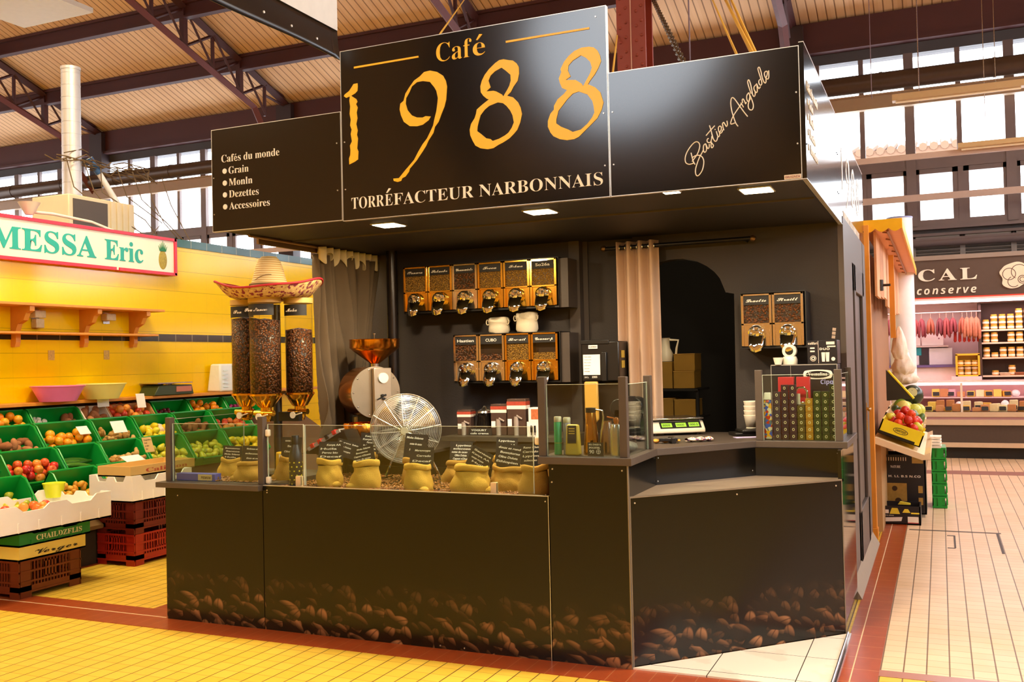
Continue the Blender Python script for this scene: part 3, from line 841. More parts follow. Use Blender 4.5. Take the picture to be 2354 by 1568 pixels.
for x, y, z in ((0.93, 1.098, 1.02), (0.94, 1.098, 0.91), (0.44, 1.08, 0.91), (0.01, 0.54, 1.03), (0.008, 0.53, 0.90)): mb.cyl((x, y, z), (x - 0.002, y - 0.003, z), 0.0045, n=8)
mb.build('screw_heads', M_screw, t)
mb = MB(); mb.prism([(-0.495, -0.03), (0.024, -0.03), (0.012, 0.513), (0.459, 1.113), (0.982, 1.113), (0.982, YW - 0.005), (-0.12, YW - 0.1), (-0.44, 0.9), (-0.495, 0.6)], 1.045, 1.085)
tag(mb.build('worktop', M_trimgrey, smooth=0, bevel=0.003), 'grey-brown angled worktop running round the corner of the kiosk', 'worktop')
# inner back counter
t = thing('back_counter', 'low dark counter behind the sacks carrying boxed flasks', 'counter', (-2.42, 1.05, 0))
mb = MB(); mb.box(0.0, 0.25, 0, 1.77, 0.79, 0.98); mb.build('body', M_inner, t, smooth=0)
mb = MB(); mb.box(0.72, 0.10, 1.055, 1.62, 0.63, 1.085); mb.box(0.97, 0.13, 0.98, 1.62, 0.63, 1.055); mb.build('raised_top', mat('dark_olive_top', '4a3f2f', 0.5), t, smooth=0)
mb = MB(); mb.box(-0.05, -0.28, 0.98, 0.72, 0.79, 1.0); mb.build('top', M_trimgrey, t, smooth=0)

# ---- glass screens
def post(mb, x, y, z0, z1, w_=0.042): mb.box(x - w_ / 2, y - w_ / 2, z0, x + w_ / 2, y + w_ / 2, z1)
def screen(lab, loc, posts, panes, clips=(), grp='glass screens on the counters'):
    t = thing('glass_screen', lab, 'glass screen', loc, group=grp)
    for x, y, z0, z1 in posts:
        mb = MB(); post(mb, x, y, z0, z1); mb.build('post', M_trimgrey, t, smooth=0, bevel=0.003)
    for x0, y0, x1, y1, z0, z1 in panes:
        mb = MB(); a = Vector((x1 - x0, y1 - y0, 0)); n_ = Vector((-a.y, a.x, 0)).normalized() * 0.003
        p = [(x0 - n_.x, y0 - n_.y), (x1 - n_.x, y1 - n_.y), (x1 + n_.x, y1 + n_.y), (x0 + n_.x, y0 + n_.y)]
        mb.prism(p, z0, z1)
        g_ = mb.build('pane', M_glassg, t, smooth=0)
        mb = MB(); mb.prism(p, z1, z1 + 0.0022)
        for (xx, yy) in ((x0, y0), (x1, y1)): mb.box(xx - 0.002, yy - 0.003, z0, xx + 0.002, yy + 0.003, z1)
        mb.build('polished_edge', mat('glass_edge', 'cfd8c8', 0.2, spec=0.8), g_, smooth=0)
    for x, y, z in clips:
        mb = MB(); mb.box(x - 0.016, y - 0.012, z - 0.022, x + 0.016, y + 0.012, z + 0.022); mb.build('clip', mat('cream_plastic', 'e6d8bf', 0.4), t, bevel=0.008)
    return t
screen('glass screen with two grey posts at the fruit-stall end of the counter', (0, 0, 0), [(-3.075, 0.022, 0.875, 1.283), (-2.343, 0.022, 0.875, 1.29)], [(-3.052, 0.022, -2.366, 0.022, 0.876, 1.243), (-3.075, 0.045, -3.075, 0.75, 0.876, 1.27)], [(-2.306, 0.03, 1.19), (-2.306, 0.03, 0.90)])
screen('long low glass screen in front of the bean sacks', (0, 0, 0), [], [(-2.31, 0.035, -2.045, 0.035, 0.876, 1.242), (-2.035, 0.035, -0.545, 0.035, 0.876, 1.238)])
screen('glass box on the corner worktop holding bottles and a price card', (0, 0, 0), [(-0.474, 0.01, 1.085, 1.51), (-0.022, 0.01, 1.085, 1.505), (-0.03, 0.50, 1.085, 1.50)], [(-0.452, 0.01, -0.044, 0.01, 1.086, 1.466), (-0.022, 0.034, -0.03, 0.478, 1.086, 1.462)], [(-0.512, 0.02, 1.165)])
screen('glass box beside the kiosk door full of capsule boxes', (0, 0, 0), [(0.478, 1.155, 1.085, 1.51), (0.935, 1.155, 1.085, 1.508), (0.945, 1.72, 1.085, 1.51)], [(0.50, 1.155, 0.912, 1.155, 1.086, 1.478), (0.94, 1.18, 0.945, 1.70, 1.086, 1.478)])
for i, (x, z0, lab) in enumerate(((-2.085, 0.876, 'small pale wooden block holding the pane next to the black dotted bottle'), (-0.785, 0.876, 'small pale wooden block holding the pane among the sacks'))):
    mb = MB(); mb.box(x - 0.018, 0.024, z0 - 0.03, x + 0.018, 0.0315, z0 + 0.055); mb.box(x - 0.018, 0.0385, z0 - 0.03, x + 0.018, 0.055, z0 + 0.055); mb.box(x - 0.018, 0.0315, z0 - 0.03, x + 0.018, 0.0385, z0 - 0.001)
    tag(mb.build('wood_block', mat('pale_wood', 'd9b98a', 0.6, var=0.1, vs=30), smooth=0, bevel=0.004), lab, 'block', 'wooden pane holders')

# ---- pole, rods, curtains
mb = MB(); mb.cyl((-2.345, 1.62, 0), (-2.345, 1.62, 2.462), 0.042, n=24); mb.cyl((-2.345, 1.62, 1.975), (-2.345, 1.62, 1.985), 0.0435, n=24)
struct(mb.build('column_pipe', mat('black_pipe', '2a2320', 0.25, metal=0.3)))
def drape(rows, cols, f):
    return [[f(i / (rows - 1), j / (cols - 1)) for j in range(cols)] for i in range(rows)]
t = thing('curtain', 'long dark olive curtain gathered beside the copper roaster', 'curtain', (-2.62, 0.98, 0), group='curtains of the kiosk')
def fold(v, u):
    z = 2.40 - v * 2.1
    pinch = 1.0 - 0.12 * sin(pi * min(1, v * 1.1)) - 0.1 * v
    y = 0.80 * u * pinch + 0.02 * v
    k = 9 * u + 0.9 * sin(4 * v + 5 * u) + 2.2 * v * (u - 0.5)
    a = (0.045 + 0.035 * v) * (0.7 + 0.3 * sin(17 * u))
    return (a * sin(2 * pi * k) + 0.05 * sin(3 * v + 2 * u), y + 0.015 * sin(2 * pi * k * 0.5 + 1), z)
mb = MB(); mb.sheet(drape(40, 150, fold)); mb.build('cloth', mat('olive_black_cloth', '6e5c46', 0.85, var=0.12, vs=5, bump=0.1, bs=160), t, smooth=180, solid=0.004)
mb = MB(); mb.sheet(drape(5, 150, lambda v, u: (0.055 * sin(2 * pi * 9 * u) + 0.035, 0.02 + 0.78 * u, 2.45 - v * (0.085 + 0.03 * sin(37 * u) + 0.02 * sin(91 * u))))); mb.build('ruffled_header', mat('pale_lining', 'eadcb8', 0.85), t, smooth=180, solid=0.003)
mb = MB(); mb.cyl((-2.60, 0.25, 2.45), (-2.60, 1.84, 2.45), 0.010, n=8); mb.box(-2.66, 0.4, 2.415, -2.64, 1.84, 2.462)
tag(mb.build('curtain_rail', mat('rail_bronze', '8a6f4e', 0.35, metal=0.6)), 'thin metal rail along the soffit edge carrying the olive curtain', 'rail')
t = thing('curtain', 'taupe pleated curtain hanging from the black rod by the doorway', 'curtain', (-0.57, 1.72, 0), group='curtains of the kiosk')
def fold2(v, u):
    k = 3.5 * u
    return (0.29 * u + 0.012 * v * (u - 0.3), -0.035 * cos(2 * pi * k) * (1 - 0.25 * v) + 0.004 * sin(9 * v + 5 * u), 2.415 - v * 2.38)
mb = MB(); mb.sheet(drape(24, 90, fold2)); mb.build('cloth', mat('taupe_cloth', 'c2a28a', 0.85, var=0.06, vs=6, bump=0.08, bs=200), t, smooth=180, solid=0.004)
mb = MB()
for u in (0.07, 0.21, 0.36, 0.5, 0.64, 0.79, 0.93): mb.cyl((0.29 * u - 0.003, 0, 2.375), (0.29 * u + 0.003, 0, 2.375), 0.024, n=14)
mb.build('eyelet', M_steel, t)
t = thing('curtain_rod', 'black curtain rod with round finials above the doorway', 'curtain rod', (-0.66, 1.72, 2.375))
mb = MB(); mb.cyl((0, 0, 0), (1.02, 0, 0.005), 0.0145, n=12); mb.build('rod', mat('black_metal', '1d1917', 0.35, metal=0.5), t)
for x in (-0.012, 1.03):
    mb = MB(); mb.ell((x, 0, 0.003), 0.022, 12, 8); mb.build('finial', mat('bronze_dark', '7a5b34', 0.3, metal=0.8), t)
for x in (0.05, 0.97):
    mb = MB(); mb.cyl((x, 0, 0), (x, 0.13 if x > .5 else 0.20, 0), 0.009, n=8); mb.build('bracket', mat('black_metal'), t)

# ================================================================ things on the kiosk
def beans_mat(name, dark, light, scale=75.0):
    g = N(name, rough=0.35)
    vo = g.node('ShaderNodeTexVoronoi')
    vo.inputs['Scale'].default_value = scale
    g.link(g.tc.outputs['Object'], vo.inputs['Vector'])
    d = g.smooth(vo.outputs['Distance'], 0.75, 0.1)
    sc_ = g.node('ShaderNodeSeparateColor')
    g.link(vo.outputs['Color'], sc_.inputs[0])
    g.color(g.mix(g.math('MULTIPLY', d, g.math('ADD', 0.35, g.math('MULTIPLY', sc_.outputs[0], 0.65))), dark, light))
    g.bump(d, 0.9, 0.006)
    return g.m
M_beans = beans_mat('roasted_beans', '1c0d05', '8a5024')
M_beansg = beans_mat('green_gold_beans', '5a3c0c', 'd9a848', 110)
M_burlap = mat('sack_cloth', 'd6a640', 0.9, var=0.12, vs=14, bump=0.35, bs=260)
M_burlap2 = mat('sack_cloth_brown', 'bb8c38', 0.9, var=0.14, vs=14, bump=0.35, bs=260)
M_slate = mat('chalk_board', '1d1a17', 0.6, var=0.15, vs=20)
M_chalk = mat('chalk_ink', 'f1ece2', 0.7, var=0.04)
M_copper = mat('copper', 'd98a2b', 0.18, metal=1.0, var=0.08, vs=4)
M_brass = mat('polished_brass', 'e2b33c', 0.15, metal=1.0, var=0.06)
M_clear = glass('clear_plastic', 'fbf8f0', 1.0)
M_blackpl = mat('black_plastic', '141210', 0.35)
M_wood = mat('oak_wood', 'd98f35', 0.5, var=0.15, vs=9)

# loose beans spread over the tray: nobody would count them
mb = MB()
r_ = random.Random(3)
def bean(x, y, z, s):
    a, b = r_.random() * 6.28, r_.uniform(-0.5, 0.5)
    mb.M = T(x, y, z) @ RZ(a) @ RX(b)
    vs, n = [], 6
    for k, (zz, q) in enumerate(((-0.5, 0.7), (0.1, 1.0), (0.5, 0.55))):
        vs += [(s * q * cos(2 * pi * i / n), s * 0.66 * q * sin(2 * pi * i / n), s * 0.8 * zz) for i in range(n)]
    mb.add(vs, [(k * n + i, k * n + (i + 1) % n, (k + 1) * n + (i + 1) % n, (k + 1) * n + i) for k in range(2) for i in range(n)] + [tuple(range(12, 18))])
for i in range(5200):
    y = 0.06 + 0.8 * (r_.random() ** 1.5)
    bean(-2.29 + 1.83 * r_.random(), y, 0.8475 + r_.random() * 0.008, 0.0085)
for i in range(700): bean(-2.98 + 0.6 * r_.random(), 0.06 + 0.3 * r_.random(), 0.878 + r_.random() * 0.004, 0.0085)
mb.M = I4
tag(mb.build('coffee_beans', mat('bean_brown', '9a6432', 0.35, var=0.5, vs=60), smooth=60), 'loose roasted coffee beans spread over the tray around the sacks', 'coffee beans', kind='stuff')

def sack(x, y, w_, h, label, seed, tilt=(0, 0), brown=False, z0=0.85):
    q = random.Random(seed)
    t = thing('coffee_sack', label, 'sack', (x, y, z0), q.uniform(-0.5, 0.5), 'open sacks of coffee beans in the display')
    R0 = w_ / 2
    n, rows = 36, 14
    ph = [q.uniform(0, 6.28) for _ in range(5)]
    def rad(v, a):
        base = R0 * (1.04 + 0.13 * sin(pi * min(1, v * 1.3)) - 0.17 * v)
        return base * (1 + 0.05 * sin(2 * a + ph[0] + 2 * v) + 0.035 * sin(3 * a + ph[1] + 5 * v) + 0.02 * sin(7 * a + ph[2] + 9 * v))
    tx, ty = tilt
    def pt(v, a, k=1.0, dz=0.0):
        r = rad(v, a) * k
        zz = h * 0.80 * v * (1 + 0.05 * sin(a + ph[3])) + dz
        return (r * cos(a) + tx * zz, 0.82 * r * sin(a) + ty * zz, zz)
    mb = MB()
    g = [[pt(v / (rows - 1), 2 * pi * i / n) for i in range(n + 1)] for v in range(rows)]
    mb.sheet(g)
    mb.add([pt(0, 2 * pi * i / n) for i in range(n)], [tuple(range(n))[::-1]])
    # a slack corner of cloth lying on the tray
    a0 = q.choice((-0.5, 0.2, -2.6)); 
    mb.ell((R0 * 0.95 * cos(a0), R0 * 0.7 * sin(a0), 0.014), (R0 * 0.5, R0 * 0.34, 0.024), 12, 6)
    mb.build('bag_body', M_burlap2 if brown else M_burlap, t, smooth=180)
    mb = MB()
    prof = [(1.0, 0.80), (1.10, 0.83), (1.13, 0.90), (1.12, 0.98), (1.06, 1.04), (0.97, 1.03), (0.93, 0.95), (0.93, 0.80)]
    g = []
    for k, zf in prof:
        row = []
        for i in range(n + 1):
            a = 2 * pi * i / n
            wob = 1 + 0.05 * sin(2 * a + ph[4]) + 0.03 * sin(5 * a + ph[1])
            sag = 0.055 * h * sin(a + ph[0]) + 0.03 * h * sin(3 * a + ph[2])
            r = rad(1.0, a) * k * wob
            z = h * zf * (0.97) + sag * (1 if zf > 0.85 else 0.8)
            row.append((r * cos(a) + tx * z, 0.82 * r * sin(a) + ty * z, z))
        g.append(row)
    mb.sheet(g); mb.build('rolled_collar', M_burlap2 if brown else M_burlap, t, smooth=180)
    mb = MB()
    g = [[(k * rad(1.0, 2 * pi * i / n) * cos(2 * pi * i / n) + tx * h * .85, 0.82 * k * rad(1.0, 2 * pi * i / n) * sin(2 * pi * i / n) + ty * h * .85, h * (0.84 + 0.07 * (1 - k * k))) for i in range(n + 1)] for k in (0.96, 0.6, 0.05)]
    mb.sheet(g); mb.build('bean_fill', M_beans, t, smooth=180)
    return t

CARDTXT = ['Rano Cleinca', 'Ceppem vClirasma', 'Monliemaun selruerlin', 'Olins Duluta', 'Lyprimo', 'sclecoso', 'Buongiorno', 'Cerrado', 'Decaf', 'Huila', 'Ethiopien', 'Moka Sidamo', 'Maragogype', 'notes de cacao', 'doux et rond', 'Perou bio', 'corps moyen', 'Kenya AA', 'Santos']
def card(x, y, z, w_, h, label, seed, roll=0.0, yaw=0.0, lines=4, tip=0.15):
    q = random.Random(seed)
    t = thing('chalk_card', label, 'card', (x, y, z), yaw, 'chalkboard price cards in the sacks')
    mb = MB(); mb.M = RX(-tip) @ RY(roll); mb.box(-w_ / 2, -0.0015, 0, w_ / 2, 0.0015, h)
    mb.build('card', M_slate, t, smooth=0)
    mb = MB(); mb.M = RX(-tip) @ RY(roll)
    zz = h * 0.80
    for i in range(lines):
        s = q.choice(CARDTXT)
        hh = h * 0.085
        ww = min(w_ * q.uniform(0.5, 0.88), w_ * 0.9)
        put_text(mb, s, T(-w_ * 0.44 + q.uniform(0, 1) * (w_ * 0.88 - ww), -0.0016, zz) @ RX(pi / 2), width=ww, height=hh, style='sans', depth=0.0008, slant=0.25, offset=0.02)
        zz -= h * 0.74 / lines
    mb.build('chalk_writing', M_chalk, t, smooth=0)
    return t

SACKS = [  # x, y, width, height, tilt, brown, z, description, card (dx, dz, w, h, roll)
    (-2.86, 0.34, 0.155, 0.125, (0.1, 0), 0, 0.875, 'at the fruit-stall end just above the blue box', (0.0, 0.115, 0.155, 0.085, 0.03)),
    (-2.56, 0.16, 0.19, 0.125, (0.05, 0), 1, 0.875, 'slumped against the grey post on the low ledge', (0.015, 0.12, 0.16, 0.10, 0.03)),
    (-2.36, 0.26, 0.125, 0.155, (0.2, 0), 1, 0.875, 'leaning beside the black dotted bottle', (0.02, 0.15, 0.16, 0.12, 0.0)),
    (-2.13, 0.46, 0.12, 0.185, (0.05, 0), 1, 0.85, 'narrow brown, behind the sack next to the dotted bottle', (0.09, 0.17, 0.17, 0.09, 0.22)),
    (-1.99, 0.22, 0.165, 0.165, (0.0, 0), 0, 0.85, 'first of the front row after the dotted bottle', (0.01, 0.165, 0.16, 0.11, 0.0)),
    (-2.02, 0.72, 0.13, 0.16, (0.0, 0), 1, 0.85, 'half hidden behind the first two sacks of the front row', (0.0, 0.17, 0.15, 0.12, 0.02)),
    (-1.72, 0.20, 0.175, 0.165, (0.05, 0), 0, 0.85, 'second of the front row, before the fan base', (-0.01, 0.165, 0.15, 0.09, -0.22)),
    (-1.62, 0.62, 0.15, 0.175, (0.1, 0), 0, 0.85, 'plump, directly under the wire fan cage', (0.0, 0.175, 0.17, 0.12, 0.05)),
    (-1.50, 0.42, 0.15, 0.175, (0.0, 0), 1, 0.85, 'behind the middle sack and under the fan guard edge', (0.0, 0.18, 0.17, 0.13, 0.06)),
    (-1.33, 0.17, 0.185, 0.155, (-0.1, 0), 0, 0.85, 'round, middle of the front row', (0.03, 0.15, 0.145, 0.105, 0.03)),
    (-1.30, 0.60, 0.19, 0.14, (0.2, 0), 1, 0.85, 'wide open, behind the middle front sack', (0.0, 0.13, 0.15, 0.12, 0.02)),
    (-1.02, 0.21, 0.235, 0.155, (0.12, 0), 0, 0.85, 'broad, sagging behind the wooden pane holder', (0.02, 0.15, 0.15, 0.10, 0.42)),
    (-1.02, 0.66, 0.11, 0.165, (0.0, 0), 1, 0.85, 'small brown, in the gap behind the broad sack', (0.03, 0.165, 0.15, 0.11, 0.03)),
    (-0.83, 0.33, 0.185, 0.145, (0.0, 0), 1, 0.85, 'second from the corner post', (-0.01, 0.14, 0.165, 0.125, 0.13)),
    (-0.605, 0.18, 0.155, 0.175, (0.05, 0), 1, 0.85, 'tall, right against the corner post of the bar', (-0.01, 0.175, 0.14, 0.11, -0.05)),
    (-0.60, 0.48, 0.13, 0.17, (0.0, 0), 1, 0.85, 'hidden behind the tall sack at the corner post', None),
]
for i, (x, y, ww, h, tl, br, z0, d, cd) in enumerate(SACKS):
    sack(x, y, ww, h, 'open burlap coffee sack, ' + d, 40 + i, tl, br, z0)
    if cd:
        card(x + cd[0] + tl[0] * cd[1], y + 0.0, z0 + cd[1] - 0.02, cd[2], cd[3] + 0.02, 'chalk card in the sack ' + d, 90 + i, cd[4], rnd.uniform(-0.1, 0.25), lines=rnd.choice((3, 4, 4, 5)))

# dotted bottle, blue box, cheese-coloured packet behind the post
t = thing('bottle', 'black insulated bottle with small yellow dots behind the glass', 'bottle', (-2.165, 0.115, 0.85))
mb = MB(); mb.lathe([(0.0, 0.0), (0.036, 0.0), (0.040, 0.008), (0.041, 0.17), (0.038, 0.21), (0.026, 0.25), (0.022, 0.265), (0.0, 0.265)], 28); mb.build('body', mat('matt_black', '1c1a22', 0.35), t)
mb = MB(); mb.lathe([(0.0, 0.265), (0.024, 0.265), (0.024, 0.315), (0.022, 0.32), (0.0, 0.32)], 24); mb.build('cap', M_blackpl, t)
mb = MB()
for i in range(6):
    for j in range(8):
        a = 2 * pi * (j + 0.5 * (i % 2)) / 8
        mb.M = RZ(a) @ T(0, -0.0412, 0.025 + 0.026 * i); mb.cbox((0, 0, 0), (0.008, 0.0012, 0.008))
mb.M = I4; mb.build('dot_pattern', mat('dot_yellow', 'd8c832', 0.5), t, smooth=0)
t = thing('box', 'flat blue carton lying inside the glass at the fruit-stall end', 'box', (-2.90, 0.085, 0.876), 0.02)
mb = MB(); mb.box(-0.155, -0.03, 0, 0.155, 0.03, 0.046); mb.build('carton', mat('carton_blue', '3b46a6', 0.5), t, bevel=0.002)
mb = MB(); mb.box(0.02, -0.031, 0.004, 0.13, -0.030, 0.042); mb.build('label', mat('label_tan', 'd8bc88', 0.6), t, smooth=0)
mb = MB(); put_text(mb, 'PRIMUM', FRONT(0.045, -0.031, 0.014), width=0.075, height=0.016, style='sansbold', depth=0.0008); mb.cyl((0.1555, 0, 0.02), (0.156, 0, 0.02), 0.008, n=10); mb.build('lettering', mat('ink_brown', '6b4a20'), t, smooth=0)
t = thing('packet', 'upright yellow and white packet just behind the grey post', 'packet', (-2.47, 0.42, 0.876), 0.15)
mb = MB(); mb.prism([(-0.06, 0), (0.07, 0), (0.035, 0.15), (-0.055, 0.16)], -0.03, 0.03, 'y'); mb.build('pouch', mat('packet_yellow', 'e9b52c', 0.4), t, bevel=0.008)
mb = MB(); mb.prism([(-0.035, 0.01), (0.03, 0.01), (0.01, 0.14), (-0.03, 0.145)], -0.0315, -0.0305, 'y'); mb.build('label', mat('packet_white', 'f0e6d2', 0.5), t, smooth=0)

# ---- three-cylinder bean tower with the sombrero
t = thing('bean_tower', 'tall three-cylinder coffee bean tower with brass funnels under the sombrero', 'bean dispenser', (-2.54, 0.38, 0.876))
mb = MB(); mb.cyl((0, 0.06, 0), (0, 0.06, 1.13), 0.028, n=14); mb.lathe([(0, 0), (0.12, 0), (0.12, 0.02), (0.03, 0.035), (0, 0.035)], 24, (0, 0.06, 0)); mb.box(-0.15, 0.04, 0.36, 0.18, 0.08, 0.42); mb.build('stand', M_blackpl, t)
for (cx, cy, r, fill, txt) in ((0.015, -0.08, 0.100, 0.475, 'Pou Nances'), (-0.245, 0.05, 0.094, 0.50, 'Bon'), (0.135, 0.12, 0.090, 0.415, 'Moka')):
    cyl_ = bpy.data.objects.new('cylinder', None)
    mb = MB(); mb.lathe([(r, 0), (r, 0.59)], 40, (cx, cy, 0.545)); c_ = mb.build('cylinder', M_clear, t, smooth=180)
    mb = MB(); mb.lathe([(0, 0.002), (r - 0.004, 0.002), (r - 0.004, fill), (0, fill + 0.015)], 40, (cx, cy, 0.545)); mb.build('beans', M_beans, c_, smooth=180)
    mb = MB(); mb.lathe([(0, 0.59), (r + 0.005, 0.59), (r + 0.005, 0.625), (0, 0.63)], 32, (cx, cy, 0.545)); mb.build('lid', mat('straw_tan', 'c9a561', 0.5), c_)
    mb = MB()
    ang = [radians(-90 - 62 + 124 * k / 14 + 10) for k in range(15)]
    mb.sheet([[(cx + (r + 0.0015) * cos(a), cy + (r + 0.0015) * sin(a), z) for a in ang] for z in (1.052, 1.125)])
    mb.build('name_band', M_slate, c_, smooth=180)
    mb = MB(); put_text(mb, txt, T(cx + 0.012, cy - r - 0.002, 1.078) @ RZ(0.12) @ RX(pi / 2), height=0.024, style='script', offset=0.01, depth=0.001, align='c'); mb.build('lettering', M_chalk, c_, smooth=0)
    mb = MB(); mb.lathe([(r + 0.006, 0), (r + 0.006, -0.012), (r, -0.018), (0.05, -0.085), (0.036, -0.09), (0.036, -0.165), (0.03, -0.17), (0.03, -0.18), (0, -0.18)], 28, (cx, cy, 0.545)); mb.build('funnel', M_brass, t)
    mb = MB(); mb.cyl((cx - 0.075, cy - 0.02, 0.42), (cx + 0.075, cy - 0.02, 0.42), 0.019, n=14); mb.cyl((cx, cy - 0.03, 0.40), (cx, cy - 0.075, 0.40), 0.026, n=16); mb.build('valve', M_brass, t)
    mb = MB(); mb.cyl((cx, cy - 0.076, 0.40), (cx, cy - 0.083, 0.40), 0.022, n=18); mb.tube([(cx + 0.02, cy - 0.08, 0.40), (cx + 0.075, cy - 0.085, 0.415)], 0.004, 6); mb.build('valve_cap', mat('ivory_cap', 'e8dcc0', 0.4), t)
t = thing('sombrero', 'wide straw sombrero with red-edged patterned brim on the bean tower', 'hat', (-2.545, 0.38, 2.075))
def straw():
    g = N('straw', rough=0.75)
    x, y, z = g.xyz()
    s = g.math('SINE', g.math('MULTIPLY', z, 420.0))
    g.color(g.mix(g.math('ADD', 0.5, g.math('MULTIPLY', s, 0.5)), 'c39a55', 'e8cf9a'))
    g.bump(s, 0.4, 0.004)
    return g.m
mb = MB(); mb.lathe([(0.15, 0.0), (0.13, 0.035), (0.115, 0.075), (0.102, 0.12), (0.088, 0.175), (0.072, 0.22), (0.048, 0.245), (0.0, 0.252)], 40); mb.build('crown', straw(), t, smooth=180)
n = 64
def brim(k, up=0.0):
    row = []
    for i in range(n + 1):
        a = 2 * pi * i / n
        r = 0.14 + (0.345 - 0.14) * k
        z = 0.0 - 0.035 * sin(pi * min(1, k * 1.1)) + 0.055 * k ** 3 + 0.032 * k * k * cos(2 * (a - 0.35)) + 0.006 * k * sin(5 * a)
        row.append((r * cos(a), r * sin(a), z + up))
    return row
def brim_pattern():
    g = N('sombrero_brim', rough=0.8)
    v = g.node('ShaderNodeTexVoronoi'); v.inputs['Scale'].default_value = 46
    g.link(g.tc.outputs['Object'], v.inputs['Vector'])
    p = g.smooth(g.noise(38, 4), 0.52, 0.58)
    g.color(g.mix(p, g.mix(v.outputs['Distance'], 'e0c489', 'b8935a'), '7c2440'))
    return g.m
mb = MB(); mb.sheet([brim(k / 9) for k in range(10)]); mb.build('brim', brim_pattern(), t, smooth=180, solid=0.006)
mb = MB(); mb.tube(brim(1.0)[:-1], 0.007, 8, closed=True); mb.build('brim_edge', mat('red_braid', 'b01c2a', 0.7), t)
mb = MB(); mb.lathe([(0.128, 0.055), (0.131, 0.06), (0.128, 0.066)], 40); mb.tube([(0.09 * cos(a), -0.09 * abs(sin(a)) - 0.022, 0.10 + 0.02 * sin(2 * a)) for a in [0.6 + 0.2 * k for k in range(10)]], 0.002, 5); mb.build('hat_band', mat('braid_brown', '6a5030', 0.8), t)

# ---- copper roaster
t = thing('coffee_roaster', 'copper drum coffee roaster with a big funnel hopper beside the olive curtain', 'coffee roaster', (-2.19, 1.13, 1.0))
mb = MB(); mb.lathe([(0.0, 0.575), (0.028, 0.575), (0.03, 0.60), (0.15, 0.69), (0.178, 0.715), (0.178, 0.768), (0.182, 0.775), (0.176, 0.775), (0.172, 0.72), (0.03, 0.61)], 44, (-0.02, 0, 0)); h_ = mb.build('hopper', M_copper, t, smooth=50)
mb = MB(); mb.cyl((-0.02, 0, 0.62), (-0.02, 0, 0.81), 0.004, n=8); mb.cyl((-0.02, 0, 0.81), (-0.02, 0, 0.817), 0.011, n=10); mb.build('rod', M_steel, h_)
ax = Vector((0.80, -0.6, 0)).normalized()
f0 = Vector((0.04, -0.10, 0.40))
mb = MB(); mb.cyl(tuple(f0), tuple(f0 - ax * 0.26), 0.178, n=48); mb.build('drum', M_copper, t)
mb = MB(); mb.cyl(tuple(f0 + ax * 0.012), tuple(f0), 0.182, n=48); fp = mb.build('front_plate', mat('brushed_steel', 'b9aa8e', 0.3, metal=1.0, var=0.1), t)
mb = MB()
for k in range(10):
    a = 2 * pi * k / 10; u = Vector((ax.y, -ax.x, 0)); p = f0 + ax * 0.014 + 0.165 * (cos(a) * u + sin(a) * Vector((0, 0, 1))); mb.ell(tuple(p), 0.006, 8, 5)
mb.build('bolt_heads', M_steel, fp)
yawp = atan2(ax.x, -ax.y)
mb = MB(); mb.M = T(*(f0 + ax * 0.03)) @ RZ(yawp); mb.box(-0.03, -0.03, -0.24, 0.10, 0.01, 0.17); pn = mb.build('control_column', mat('warm_steel', 'cdbfa6', 0.28, metal=0.9), t, bevel=0.004)
mb = MB(); mb.M = T(*(f0 + ax * 0.03)) @ RZ(yawp); mb.cyl((0.035, -0.03, 0.10), (0.035, -0.045, 0.10), 0.036, n=24); mb.build('gauge', mat('gauge_rim', 'e9e2d2', 0.25), pn)
mb = MB(); mb.M = T(*(f0 + ax * 0.03)) @ RZ(yawp)
for dx, dz in ((0.025, -0.02), (0.045, -0.02), (0.035, -0.045), (0.052, -0.05)): mb.cyl((dx, -0.03, dz), (dx, -0.05, dz), 0.008, n=10)
mb.tube([(0.03, -0.045, -0.03), (-0.02, -0.06, -0.05)], 0.005, 6); mb.build('switches', M_blackpl, pn)
mb = MB(); mb.cyl((-0.02, 0, 0.54), (-0.02, 0, 0.60), 0.032, n=16); mb.build('neck', M_steel, t)
mb = MB(); mb.box(-0.14, -0.06, 0.0, 0.02, 0.2, 0.25); mb.build('pedestal', mat('cast_iron', '2a2522', 0.5), t, bevel=0.01)
mb = MB(); mb.lathe([(0, 0.0), (0.118, 0.0), (0.122, 0.01), (0.122, 0.11), (0.118, 0.118), (0.10, 0.118)], 36, (-0.02, -0.2, 0.075)); mb.lathe([(0.0, 0.0), (0.05, 0.0), (0.05, 0.08)], 16, (-0.02, -0.2, 0.0)); mb.build('cooling_pan', M_copper, t)
mb = MB(); mb.cyl((-0.19, 0.05, 0.0), (-0.19, 0.05, 0.22), 0.055, n=20); mb.build('chaff_pot', mat('pot_steel', 'a89a80', 0.35, metal=0.8), t)

